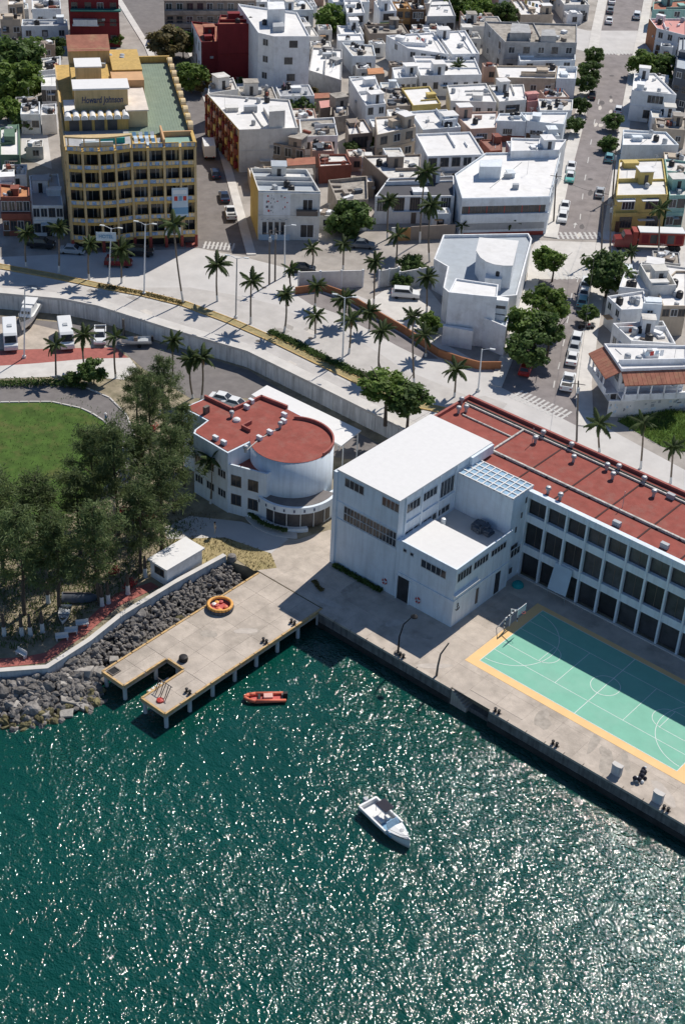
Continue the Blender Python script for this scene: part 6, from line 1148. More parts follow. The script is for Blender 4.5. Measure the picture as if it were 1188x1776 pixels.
    if len(P) == 4 and h['par'] and area > 30 and h['extra'] not in ('ribbon',):
        for k in range(1 if area < 90 else 2):
            u = hr.uniform(.2, .8); v0, v1 = sorted((hr.choice((0.02, .4)), hr.choice((.6, .98))))
            if hr.random() < .6: a9, b9 = Vector(P[0]).lerp(Vector(P[3]), u), Vector(P[1]).lerp(Vector(P[2]), u)
            else: a9, b9 = Vector(P[0]).lerp(Vector(P[1]), u), Vector(P[3]).lerp(Vector(P[2]), u)
            MB().obox(a9.lerp(b9, v0), a9.lerp(b9, v1), -.08, .08, zr - .02, zr + hr.uniform(.3, .9)).build('party_wall', h['wall'], t)
        if hr.random() < .5 and not h['boxes']:
            s = spot()
            if s:
                a, b, c_ = hr.uniform(.9, 1.5), hr.uniform(.9, 1.4), hr.uniform(1.9, 2.5)
                o9 = put('stair_house', MB().box(-a, a, -b, b, 0, c_).mesh('stair_house', h['wall']), t, (s[0] - cx, s[1] - cy, zr - z0), rz)
                put('stair_roof', MB().box(-a - .15, a + .15, -b - .15, b + .15, c_, c_ + .12).mesh('stair_roof', RM[h['roof']]), o9); put('stair_door', MB().box(-.35, .35, -b - .03, -b, 0, 1.8).mesh('stair_door', 'screen'), o9)
    if h['win'] and h['h'] > 3 and hr.random() < .55:
        A, B, d, L = edge_geo(P, 0); u = hr.uniform(.05, .5); w9 = hr.uniform(.2, .45)
        MB().obox(A + d * (L * u), A + d * (L * min(1, u + w9)), -.02, hr.uniform(.5, 1.1), z0 + 2.35, z0 + 2.45).build('awning', hr.choice(['white', 'offwhite', 'tarp', 'taupe', 'orangeplaster', 'grey']), t)
    if h['win'] and hr.random() < .6:
        A, B, d, L = edge_geo(P, hr.choice((0, len(P) - 1))); q = A + d * (L * hr.uniform(.1, .9)); q2 = q + d * .7
        MB().obox(q, q2, 0, .3, z0 + h['h'] * .55, z0 + h['h'] * .55 + .45).build('cooling_unit', 'tankgrey', t)
    ex = h['extra']; A, B, d, L = edge_geo(P, 0)
    def strip0(name, z_a, z_b, out, m_, u0=0, u1=1): return MB().obox(A + d * (L * u0), A + d * (L * u1), -.02, out, z_a, z_b).build(name, m_, t)
    if ex == 'balcony':
        ns = max(1, round(h['h'] / 3.2))
        for s in range(1, ns): strip0('balcony', z0 + h['h'] * s / ns - .1, z0 + h['h'] * s / ns + .85, .8, h['wall'] if h['wall'] != 'taupe' else 'stained')
    if ex == 'redbalcony':
        strip0('awning', z1 - 2.6, z1 - 2.3, 1.6, mat('green_awning', (.03, .15, .13)), .04, 1.04)
        strip0('balcony', z1 - 5.8, z1 - 4.6, 1.0, 'white', .08, .56); strip0('balcony_slab', z1 - 6.0, z1 - 5.8, 1.1, 'white', .06, .58)
        strip0('ground_floor_panel', z0, z0 + 2.6, .1, 'grey', .25, .5)
    if ex == 'limetrim': strip0('trim', z0 + h['h'] * .5 - .1, z0 + h['h'] * .5 + .35, .4, 'lime')
    if ex == 'redbase': strip0('base_band', z0, z0 + 1.3, .06, 'brick')
    if ex == 'stripes':
        A3, B3, d3, L3 = edge_geo(P, 3)
        for k in range(11):
            for s3 in range(3): MB().obox(A3 + d3 * (L3 * k / 11 + .15), A3 + d3 * (L3 * (k + .72) / 11), -.02, .55, z0 + .6 + s3 * 2.6, z0 + 1.7 + s3 * 2.6).build('balcony_bay', ('brick', 'yellow', 'darkred', 'salmon')[(k + s3 * 2) % 4], t)
            MB().obox(A3 + d3 * (L3 * k / 11 - .1), A3 + d3 * (L3 * k / 11 + .12), -.02, .4, z0, z1 - .3).build('pilaster', 'brick', t)
    if ex == 'ribbon':
        strip0('ribbon_window', z1 - 2.9, z1 - 1.5, .03, 'glass', .01, .96)
        for k in range(14): strip0('mullion', z1 - 2.9, z1 - 1.5, .07, 'red' if k % 3 == 1 else 'darkframe', .02 + k * .067, .026 + k * .067)
        strip0('sill_band', z1 - 4.4, z1 - 2.95, .35, 'paleblue'); strip0('head_band', z1 - 1.5, z1 - .1, .12, 'paleblue')
        strip0('ground_floor_panel', z0 + 1.2, z0 + 2.4, .05, 'grey', .05, .97); strip0('base_band', z0, z0 + .7, .08, 'hotelred', .05, .97)  # shadow band below the sill painted in as a grey strip
        A1, B1, d1, L1 = edge_geo(P, 1)
        for k in range(6): window(t, A1, d1, None, L1 * (k + .5) / 6, z0 + 5, 1.6, 1.2, 'frame')
    if ex == 'pinkeave':
        MB().obox(A + d * .2, B - d * .2, -.3, 1.2, z0 + 2.9, z0 + 3.05).build('eave', RM['pink'], t)
    if ex == 'awnings':
        for u0, u1 in ((.02, .36), (.5, .82)): strip0('awning', z1 - .9, z1 - .75, .9, 'white', u0, u1)
        strip0('balcony', z0 + 3.2, z0 + 3.9, .7, 'yellow', .02, .45)
    if ex == 'mural':
        strip0('mural_panel', z0 + 4.2, z1 - .2, .1, 'white', .08, .52)
        mr = random.Random(4)
        for k in range(22):
            u = .12 + mr.random() * .34; z_ = z0 + 5 + mr.random() * 3.2; a = mr.uniform(.01, .035)
            strip0('mural_stroke', z_, z_ + mr.uniform(.12, .5), .115 + k * .0005, mr.choice(['slate', 'red', 'grey', 'slate']), u, u + a)
        window(t, A, d, None, L * .8, z0 + 6.3, 1.6, 2.3, 'white', 'screen', bars=1); window(t, A, d, None, L * .8, z0 + 1.7, 2.2, 2.3, 'white', 'screen', bars=1)
        strip0('balcony_slab', z0 + 4.6, z0 + 4.8, .9, 'offwhite', .62, .96); strip0('balcony_rail', z0 + 4.8, z0 + 5.7, .86, 'darkframe', .62, .965).data.name = 'balcony_rail'
        for k in range(5): strip0('pilaster', z0 + .1, z0 + 3.8, .22, 'offwhite', .04 + k * .1, .07 + k * .1); 
        for k in range(4): window(t, A, d, None, L * (.105 + k * .1), z0 + 2.1, .8, 2.2, 'darkframe', 'glass', bars=0)
        strip0('base_band', z0, z0 + 1.0, .26, 'tarp', .02, .52); strip0('cornice', z1 - .5, z1 - .3, .25, 'offwhite')
    if ex == 'tileeave':
        for e, L0, L1 in ((0, 0, 1), (3, .0, 1)):
            A2, B2, d2, LL = edge_geo(P, e); n_ = Vector((d2.y, -d2.x)); k = 14 if e == 0 else 10
            for i in range(k):
                a = A2 + d2 * (LL * i / k + .02); b = A2 + d2 * (LL * (i + 1) / k - .02)
                MB().add([(*(a - n_ * .1), z1 - .4), (*(b - n_ * .1), z1 - .4), (*(b + n_ * 2.2), z1 - 1.5), (*(a + n_ * 2.2), z1 - 1.5), (*(a - n_ * .1), z1 - .55), (*(b - n_ * .1), z1 - .55), (*(b + n_ * 2.2), z1 - 1.65), (*(a + n_ * 2.2), z1 - 1.65)],
                         [(0, 3, 2, 1), (4, 5, 6, 7), (3, 7, 6, 2), (0, 4, 7, 3), (1, 2, 6, 5)]).build('tile_row', RM['redtile'], t)
            MB().obox(A2, B2, -.02, 2.0, z0 + 2.9, z0 + 3.1).build('balcony_slab', 'white', t); MB().obox(A2, B2, 1.85, 2.0, z0 + 3.1, z0 + 3.9).build('balcony_rail', 'white', t)
            for i in range(5):
                a = A2 + d2 * (LL * (i + .1) / 5); MB().obox(a, a + d2 * .2, 1.8, 2.0, z0 + 3.1, z1 - 1.6).build('post', 'white', t)
    return t
for h in D['houses']: house({**dict(zip(('label', 'poly', 'h', 'wall', 'roof', 'win', 'par', 'tanks', 'boxes', 'cat', 'name', 'side', 'extra'), h)), 'z0': CZ})

# ------------------------------------------------------------------ modern white building
md_ = D['modern']
mb_ = thing('modern_building', 'modern white building with curved roof drum and stepped blocks', 'building', (*centroid(md_['low']), CZ))
P = ccw(md_['low']); q = MB(); Q = walls(q, P, CZ - .02, CZ + 5.5, CZ + 5.0, .25); q.build('wall', 'white', mb_)
MB().prism(Q, CZ + 4.9, CZ + 5.0, bot=False).build('roof', RM['slate'], mb_)
MB().prism(md_['drum'], CZ + 4.9, CZ + 8.85).build('drum_wall', 'white', mb_); MB().prism(inset(ccw(md_['drum']), -.12), CZ + 8.85, CZ + 9.0).build('drum_roof', RM['white'], mb_)
MB().prism(md_['slab'], CZ + 4.9, CZ + 7.0).build('plant_room', 'white', mb_)
pc = centroid(md_['slab'])
for i in range(6): put('cooling_unit', UNIT if i % 2 else TK[0], mb_, (pc[0] + (i % 3 - 1) * 1.0 - mb_.location.x, pc[1] + (i // 3 - .5) * 1.2 - mb_.location.y, 7.0), i, .8)
q = MB(); Pb = ccw(md_['block']); Qb = walls(q, Pb, CZ - .02, CZ + 8.6, CZ + 8.3, .2); q.build('front_block', 'white', mb_); MB().prism(Qb, CZ + 8.2, CZ + 8.32, bot=False).build('front_roof', RM['white'], mb_)
q = MB(); Pb = ccw(md_['bl2']); Qb = walls(q, Pb, CZ - .02, CZ + 5.0, CZ + 4.2, .2); q.build('corner_block', 'white', mb_); MB().prism(Qb, CZ + 4.1, CZ + 4.22, bot=False).build('corner_deck', 'tarp', mb_)
q = MB(); Pb = ccw(md_['stair']); q.prism(Pb, CZ - .02, CZ + 7.4); q.build('stair_block', 'white', mb_)
A_, B_, d_, L_ = edge_geo(Pb, 0)
for z_ in (4.6, 6.0): MB().obox(A_ + d_ * .3, B_ - d_ * .3, -.02, .04, CZ + z_, CZ + z_ + .5).build('slot_window', 'screen', mb_)
q = MB().prism(md_['lowwall'], CZ - .02, CZ + 3.2); q.build('low_wing', 'white', mb_)
# curved brown garden wall and white fence walls
bw = D['brown_wall']; tb = thing('garden_wall', 'curved low brown wall with white kerb along the service lane', 'wall', (*bw[3], CZ))
MB().strip(bw, -.12, .12, CZ - .02, CZ + 1.3).build('wall', 'brownorange', tb); MB().strip(bw, -.9, -.5, CZ - .02, CZ + .5).build('kerb', 'sidewalk', tb)
for i, f in enumerate(D['white_fence']):
    tf = thing('fence_wall', ['long white fence wall facing the plaza', 'short white fence wall beside the shaggy palm', 'white fence wall behind the dark shrubs'][i], 'wall', (*f[0], CZ))
    A_, B_ = Vector(f[0]), Vector(f[1]); n = max(2, int((B_ - A_).length / 3))
    for k in range(n): MB().obox(A_.lerp(B_, (k + .01) / n), A_.lerp(B_, (k + .99) / n), -.09, .09, CZ - .02, CZ + 3.0).build('panel', 'offwhite', tf)
    for k in range(n + 1): p_ = A_.lerp(B_, k / n); MB().box(p_.x - .14, p_.x + .14, p_.y - .14, p_.y + .14, CZ - .02, CZ + 3.15).build('post', 'white', tf)
f = D['arcade_fence']; tf = thing('fence_wall', 'beige street wall with ochre gate in front of the arcade house', 'wall', (*f[0], CZ)); A_, B_ = Vector(f[0]), Vector(f[1])
MB().obox(A_, A_.lerp(B_, .07), -.1, .1, CZ - .02, CZ + 2.6).build('wall', 'offwhite', tf); MB().obox(A_.lerp(B_, .07), A_.lerp(B_, .3), -.05, .05, CZ, CZ + 2.4).build('gate', 'ochre', tf); MB().obox(A_.lerp(B_, .3), B_, -.1, .1, CZ - .02, CZ + 2.6).build('wall', 'taupe', tf)
f = D['graffiti_wall']; tf = thing('lot_wall', 'pale scribbled wall round the green corner lot', 'wall', (*f[0], CZ))
MB().strip(f, -.1, .1, CZ - .02, CZ + 2.6).build('wall', 'offwhite', tf); MB().strip(f, -.16, .16, CZ + 2.6, CZ + 2.72).build('coping', 'white', tf)
gf = random.Random(2)
for k in range(26):
    a, b = (Vector(f[1]), Vector(f[2])) if k % 2 else (Vector(f[0]), Vector(f[1])); u = gf.random() * .9; z_ = CZ + gf.uniform(.4, 1.8)
    MB().obox(a.lerp(b, u), a.lerp(b, u + gf.uniform(.03, .09)), .1, .11 + .0006 * k, z_, z_ + gf.uniform(.1, .5)).build('scribble', gf.choice(['slate', 'grey', 'tarp']), tf)

# ================================================================== HOTEL
HT = thing('hotel', 'ochre seven-storey hotel with balcony grid and green roof deck', 'hotel', (-182.0, 146.7, CZ), R(52.3))
W_, DP, RZ = 21.25, 43.6, 17.6
SLB = [2.1, 5.2, 8.3, 11.4, 14.5, 17.6]
def fy(x): return -.95 * math.sin(math.pi * x / 10.6) if 0 < x < 10.6 else 0.
fx = [W_ * i / 32 for i in range(33)]
def band(y_in, out, z0, z1, x0=0, x1=W_):
    xs = [x for x in fx if x0 - .01 <= x <= x1 + .01]; return MB().prism([(x, fy(x) - out) for x in xs] + [(x1, y_in), (x0, y_in)], z0, z1)
MB().box(.15, W_ - .15, 1.5, DP, 0, RZ).build('wall', 'hoteltan', HT)
for z_ in SLB: band(1.6, 0, z_ - .36, z_ + .14).build('floor_slab', 'hoteltan', HT)
NBAY = 8
for i in range(NBAY + 1):
    x = W_ * i / NBAY; x = min(max(x, .22), W_ - .22); y = fy(x)
    MB().box(x - .2, x + .2, y - .1, y + .45, 2.1, RZ).build('column', 'hoteltan2', HT); MB().box(x - .24, x + .24, y - .12, y + .5, -.02, 2.1).build('column_base', 'hotelred', HT)
    for z_ in SLB[:-1]: MB().box(x - .14, x + .14, y + .45, 1.5, z_ + .12, z_ + 2.82).build('fin', 'hotelcream', HT)
for s, z_ in enumerate(SLB):
    for i in range(NBAY):
        xa, xb = W_ * i / NBAY + .22, W_ * (i + 1) / NBAY - .22; ya, yb = fy(xa), fy(xb); m_ = 'bluepanel' if (i * 3 + s * 5) % 4 else 'hoteltan2'
        pn = MB().obox((xa, ya), (xb, yb), -.16, -.06, z_ + .14, z_ + .82).build('balcony_panel', 'bluepanel', HT)
        MB().obox((xa, ya), (xb, yb), -.2, -.02, z_ + .82, z_ + .92).build('rail', 'hoteltan', pn)
        for k in range(2): 
            u = .18 + .34 * ((i + k * 2 + s) % 3) * .8; a, b = Vector((xa, ya)), Vector((xb, yb)); MB().obox(a.lerp(b, u), a.lerp(b, u + .22), -.06, -.045, z_ + .2, z_ + .78).build('panel_motif', 'hotelcream', pn)
        if s < 5:
            wn = MB().box(xa + .05, xb - .05, 1.42, 1.5, z_ + .12, z_ + 2.7).build('window', 'glass', HT)
            MB().box((xa + xb) / 2 - .04, (xa + xb) / 2 + .04, 1.37, 1.42, z_ + .12, z_ + 2.7).build('mullion', 'frame', wn)
            cx_ = xa + .1 if (i + s) % 2 else xb - .55; MB().box(cx_, cx_ + .4, 1.39, 1.42, z_ + .2, z_ + 2.6).build('curtain', 'hotelcream' if (i + s) % 3 else 'grey', wn)
for i in range(NBAY):
    xa, xb = W_ * i / NBAY + .3, W_ * (i + 1) / NBAY - .3; MB().box(xa, xb, 1.4, 1.5, 0, 1.8).build('ground_floor_panel', 'screen', HT)
for i in range(7): MB().box(-.12, .15, 3 + i * 5.6, 3.5 + i * 5.6, 0, RZ).build('pilaster', 'hotelcream', HT)
for z_ in SLB: MB().box(-.08, .15, 1.6, DP, z_ - .2, z_ + .2).build('side_band', 'hoteltan2', HT)
for i in range(10):
    for s in range(5): MB().box(W_ - .15, W_ - .1, 3 + i * 4, 5.2 + i * 4, SLB[s] + .5, SLB[s] + 2.4).build('side_window', 'glass', HT)
# roof decks
MB().box(10.8, W_ - .3, 6.2, DP - .3, RZ, RZ + .12).build('green_deck', 'hotelgreen', HT)
for i in range(20): MB().box(11.2 + i * .48, 11.26 + i * .48, 6.4, DP - .5, RZ + .12, RZ + .15).build('deck_seam', 'hotelgreen', HT)
MB().box(16.2, W_ - .5, .8, 4.7, RZ, RZ + .13).build('lower_deck', 'hotelsea', HT)
MB().box(15.9, 16.2, .5, 7.0, RZ, RZ + 1.3).box(16.2, W_ - .3, 4.8, 5.15, RZ, RZ + 1.0).build('deck_wall', 'orangeplaster', HT)
MB().box(W_ - .45, W_ + .1, .3, DP, RZ, RZ + .75).build('parapet', 'hoteltan', HT); MB().box(10.8, W_, DP - .3, DP + .15, RZ, RZ + 1.3).build('rear_parapet', 'hoteltan', HT)
for i in range(10):
    y = 7.2 + i * 3.75; me = MB()
    n = 8; pts = [(y + 1.15 * -math.cos(math.pi * k / n), RZ + .75 + 1.05 * math.sin(math.pi * k / n)) for k in range(n + 1)]
    me.add([(W_ - .55, a, b) for a, b in pts] + [(W_ + .25, a, b) for a, b in pts], [tuple(range(n + 1)), tuple(range(2 * n + 1, n, -1))] + [(k + 1, k, n + 1 + k, n + 2 + k) for k in range(n)])
    me.build('scallop', 'hotelcream', HT)
    MB().box(W_ - .6, W_ + .3, y + 1.2, y + 2.5, RZ + .75, RZ + 1.05).build('coping', 'hoteltan', HT)
# pergola terrace
MB().box(.2, 10.8, .3, 9.0, RZ, RZ + .1).build('terrace_floor', 'grey', HT)
for i in range(5): MB().box(.4 + i * 2.55, .62 + i * 2.55, .2, .45, RZ, RZ + 2.3).build('pergola_post', 'hoteltan2', HT)
band(.55, .05, RZ + 2.25, RZ + 2.5, 0, 10.8).build('pergola_beam', 'hoteltan2', HT)
MB().box(2.8, 5.0, 2.0, 3.2, RZ + .1, RZ + .9).build('bar_counter', 'whitemetal', HT); MB().box(5.6, 9.8, 2.6, 3.1, RZ + .1, RZ + 1.0).build('bar_counter', 'tealtarp', HT); MB().box(2.6, 7.8, 1.2, 1.5, RZ + .1, RZ + .95).build('rail_screen', 'tarp', HT)
# arcade with white hoods
MB().box(.4, 10.9, 8.8, 10.4, RZ, RZ + 2.6).build('arcade_wall', 'hoteltan', HT)
for i in range(4): MB().box(1.1 + i * 2.1, 2.7 + i * 2.1, 8.72, 8.8, RZ + .1, RZ + 1.9).build('arcade_opening', 'screen', HT)
for i in range(8):
    x = .95 + i * 1.36; n = 7; pts = [(x + .6 * math.cos(math.pi * k / n), RZ + 2.2 + .75 * math.sin(math.pi * k / n)) for k in range(n + 1)]
    MB().add([(a, 8.0, b) for a, b in pts] + [(a, 10.6, b) for a, b in pts], [tuple(range(n + 1))[::-1], tuple(range(n + 1, 2 * n + 2))] + [(k, k + 1, n + 2 + k, n + 1 + k) for k in range(n)]).build('arch_hood', 'navalroof', HT)
# sign block
MB().box(.4, 11.0, 10.4, 21.5, RZ, RZ + 1.0).build('upper_base', 'hoteltan', HT)
MB().box(2.4, 11.2, 12.2, 16.5, RZ + 1.0, RZ + 5.9).build('sign_block', 'hoteltan2', HT); MB().box(2.1, 11.5, 11.9, 16.8, RZ + 5.9, RZ + 6.15).build('sign_roof', 'navalroof', HT)
def text(body, name, size, loc, parent, m_, width=None, shear=0):
    cu = bpy.data.curves.new('tmp_text', 'FONT'); cu.body = body; cu.size = size; cu.extrude = .03; cu.offset = .018; cu.align_x = 'CENTER'; cu.align_y = 'CENTER'; cu.shear = shear
    ob = bpy.data.objects.new('tmp_text', cu); link(ob); dg = bpy.context.evaluated_depsgraph_get(); me = bpy.data.meshes.new_from_object(ob.evaluated_get(dg)); bpy.data.objects.remove(ob)
    me.name = name; me.materials.clear(); me.materials.append(M[m_])
    if width:
        xs = [v.co.x for v in me.vertices]; k = width / (max(xs) - min(xs))
        for v in me.vertices: v.co.x *= k
    o = put(name, me, parent, loc, rot=(R(90), 0, 0)); return o
text('Howard Johnson', 'sign_lettering', 1.55, (6.9, 12.15, RZ + 4.1), HT, 'signblue', 6.9, .15)
MB().box(10.7, 14.2, 9.8, 20.6, RZ + .1, RZ + 2.9).build('side_block', 'hotelcream', HT); MB().box(10.6, 14.4, 9.6, 20.8, RZ + 2.9, RZ + 3.1).build('side_roof', mat('hotel_cream_roof', (.68, .6, .52)), HT)
MB().box(.6, 2.4, 12, 21, RZ + 1.0, RZ + 1.2).build('white_roof', 'navalroof', HT)
MB().box(2.4, 14.6, 21.5, 37, RZ, RZ + 3.6).build('rear_block', 'hoteltan', HT); MB().box(3.1, 7.4, 21.4, 26.0, RZ + 1, RZ + 6.6).build('stair_block', 'hoteltan2', HT); MB().box(2.95, 7.55, 21.3, 26.1, RZ + 6.6, RZ + 6.8).build('stair_roof', 'navalroof', HT)
MB().box(9.2, 14.7, 21.3, 26, RZ + .1, RZ + 4.3).build('orange_block', 'orangeplaster', HT); MB().box(2.3, 9.6, 33, 37.2, RZ + 3.6, RZ + 6.2).build('rear_tile_block', 'hoteltan2', HT)
MB().add([(2.2, 32.4, RZ + 6.0), (9.7, 32.4, RZ + 6.0), (9.7, 37.4, RZ + 7.4), (2.2, 37.4, RZ + 7.4), (2.2, 37.4, RZ + 6.0), (9.7, 37.4, RZ + 6.0)], [(0, 1, 2, 3), (0, 3, 4), (1, 5, 2), (3, 2, 5, 4)]).build('tile_roof', RM['redtile'], HT)
MB().box(9.6, 14.8, 26, 37.4, RZ + 3.6, RZ + 4.6).build('rear_wall', 'hoteltan', HT)
hr2 = random.Random(5)
for i in range(9):
    x, y = 8 + hr2.random() * 6, 27 + hr2.random() * 8; put('cooling_unit', UNIT if i % 3 else TK[1], HT, (x, y, RZ + 3.6), hr2.random() * 3, 1.2)
for i in range(4): put('cooling_unit', UNIT, HT, (2.8 + i * 2.3, 19 + hr2.random(), RZ + 1.0), hr2.random() * 3, 1.1)
put('water_tank', TK[0], HT, (1.4, 11.4, RZ + 1.0), 0, 1.3)
for i in range(9):
    x, y = 11.6 + (i % 5) * .95, 1.6 + (i // 5) * 3.0
    lo = thing('sun_lounger', '%s sun lounger from the left in the %s row on the hotel roof' % (('first', 'second', 'third', 'fourth', 'fifth')[i % 5], 'front' if i < 5 else 'back'), 'sun lounger', (0, 0, 0), 0, 'loungers on the hotel roof terrace')
    p_ = Matrix.Rotation(R(52.3), 4, 'Z') @ Vector((x, y, 0)); lo.location = (-182 + p_.x, 146.7 + p_.y, CZ + RZ + .1); lo.rotation_euler = (0, 0, R(52.3 + hr2.uniform(-8, 8)))
    MB().box(-.3, .3, -.9, .4, .18, .28).build('seat', 'tarp', lo); MB().add([(-.3, .4, .28), (.3, .4, .28), (.3, .9, .75), (-.3, .9, .75), (-.3, .4, .18), (.3, .4, .18), (.3, .95, .65), (-.3, .95, .65)], [(0, 1, 2, 3), (4, 7, 6, 5), (0, 3, 7, 4), (1, 5, 6, 2), (3, 2, 6, 7)]).build('backrest', 'boatblue' if i % 2 else 'whitemetal', lo)
    for sx in (-.27, .27): MB().box(sx - .02, sx + .02, -.85, .85, 0, .18).build('leg_frame', 'whitemetal', lo)
# banners on the hotel front
bn = tag(MB().box(17.0, 19.7, -.16, -.12, 5.6, 10.7).build('banner', 'tarp', HT), 'pale blue and white banner with red print')
for i in range(3): MB().box(17.4 + i * .75, 17.95 + i * .75, -.18, -.16, 8.4, 9.2).build('banner_print', 'red' if i != 1 else 'boatblue', bn)
MB().box(17.0, 19.7, -.175, -.16, 6.0, 7.2).build('banner_print', 'boatblue', bn); MB().box(17.2, 19.5, -.17, -.16, 9.6, 10.3).build('banner_print', 'whitemetal', bn)
bb = MB().box(15.7, 18.4, -.2, -.12, 2.3, 3.6).build('name_board', 'whitemetal', HT); MB().box(16.6, 17.5, -.22, -.2, 2.6, 3.3).build('board_emblem', 'boatblue', bb)

# ================================================================== VEGETATION
def crown_mesh(seed, n=3600, clumps=46, leaf=.085, mname='leaf0', flat=.8):
    r = np.random.RandomState(seed)
    d = r.normal(size=(clumps, 3)); d /= np.linalg.norm(d, axis=1)[:, None]
    rad = r.uniform(.35, .92, clumps) ** .7
    cc = d * rad[:, None]; cc[:, 2] = cc[:, 2] * flat + .05
    cr = r.uniform(.17, .36, clumps)
    k = r.randint(0, clumps, n); e = r.normal(size=(n, 3)); e /= np.linalg.norm(e, axis=1)[:, None]
    c = cc[k] + e * (cr[k] * r.uniform(.35, 1.05, n))[:, None] * np.array([1, 1, .8])
    nn = e * .8 + r.normal(size=(n, 3)) * .55 + np.array([0, 0, .35]); nn /= np.linalg.norm(nn, axis=1)[:, None]
    a = np.cross(nn, r.normal(size=(n, 3))); a /= np.linalg.norm(a, axis=1)[:, None]; b = np.cross(nn, a)
    s = leaf * r.uniform(.6, 1.35, n)[:, None]
    Q = np.stack([c - a * s - b * s * .6, c + a * s - b * s * .35, c + a * s * .9 + b * s * .6, c - a * s * .8 + b * s * .5], 1)
    return quads('crown', Q, mname)
CROWN = {k: [crown_mesh(100 * k + i, mname='leaf%d' % k) for i in range(4)] for k in range(3)}
def limb_mesh(seed):
    r = random.Random(seed); mb = MB(); mb.path([(0, 0, -.02), (.02, 0, .4), (-.02, .02, .8), (0, 0, 1)], [.045, .035, .03, .022])
    for i in range(6):
        a = i * 1.05 + r.random(); z = .55 + .4 * r.random(); l_ = .22 + .2 * r.random()
        mb.path([(0, 0, z), (math.cos(a) * l_, math.sin(a) * l_, z + .22), (math.cos(a) * l_ * 1.6, math.sin(a) * l_ * 1.6, z + .5)], [.02, .014, .006], 5)
    return mb.mesh('trunk', 'bark')
LIMB = [limb_mesh(i) for i in range(3)]
tr_ = random.Random(3)
for i, (x, y, z, tx, ty, tz, r, label, shade, flat) in enumerate(D['trees']):
    t = thing('tree' if r > 2 else 'shrub', label, 'tree' if r > 2 else 'shrub', (x, y, z), tr_.uniform(0, 6.2), 'street and garden trees' if r > 2 else 'garden shrubs')
    hgt = max(tz - z, r * .75)
    put('trunk', LIMB[i % 3], t, (0, 0, 0), 0, (hgt * 1.05, hgt * 1.05, hgt))
    rz = t.rotation_euler.z; dx, dy = tx - x, ty - y
    put('crown', CROWN[shade][i % 4], t, (dx * math.cos(-rz) - dy * math.sin(-rz), dx * math.sin(-rz) + dy * math.cos(-rz), hgt), tr_.uniform(0, 6), (r * 1.12, r * 1.12, r * 1.0 * (flat / .8)))
# bare brown tree at the top left
bx = D['bare_tree']; t = thing('bare_tree', 'bare brown tree beside the dark red building', 'tree', bx[:3]); hb = bx[5] - bx[2]
mb = MB().path([(0, 0, -.02), (0, .1, hb * .4), (.1, 0, hb * .7)], [.3, .22, .14])
for i in range(46):
    a = tr_.uniform(0, 6.28); z_ = hb * tr_.uniform(.3, .75); l_ = tr_.uniform(1.2, 3.4)
    mb.path([(0, 0, z_), (math.cos(a) * l_ * .5, math.sin(a) * l_ * .5, z_ + l_ * .5), (math.cos(a + .3) * l_, math.sin(a + .3) * l_, z_ + l_ * 1.0)], [.09, .05, .015], 5)
mb.build('trunk', 'bark', t)
# palms
def frond_mesh(seed, L=2.7, droop=1.0, mname='frond', wide=.74):
    r = np.random.RandomState(seed); K = 22; Q = []
    def pt(s): return np.array([L * (s - .12 * droop * s ** 3), 0, L * (.12 * s - .48 * droop * s ** 2)])
    for i in range(K):
        s = .1 + .9 * i / K; p0 = pt(s); p1 = pt(min(1, s + .045)); tan = (p1 - p0) / np.linalg.norm(p1 - p0)
        ln_ = wide * (1 - abs(s - .42) * 1.15) * r.uniform(.85, 1.1)
        for sd_ in (-1, 1):
            d = tan * .55 + np.array([0, sd_ * .8, -.42 - .25 * r.rand()]); d /= np.linalg.norm(d); wv_ = tan * .075
            m_ = p0 + d * ln_ * .55 + np.array([0, 0, .02]); e = p0 + d * ln_ + np.array([0, 0, -.12 * ln_])
            Q.append([p0 - wv_, p0 + wv_, m_ + wv_ * 1.1, m_ - wv_ * 1.1]); Q.append([m_ - wv_ * 1.1, m_ + wv_ * 1.1, e + wv_ * .25, e - wv_ * .25])
    for i in range(6):
        a, b = pt(i / 6), pt((i + 1) / 6); wv_ = np.array([0, .035 * (1 - i / 7), 0]); Q.append([a - wv_, a + wv_, b + wv_ * .8, b - wv_ * .8])
    return quads('frond', np.array(Q), mname)
FR = [frond_mesh(1, droop=.55), frond_mesh(2, droop=.95), frond_mesh(3, droop=1.35)]; FD = [frond_mesh(7, 2.2, 1.6, 'deadfrond', .4)]
pr_ = random.Random(9)
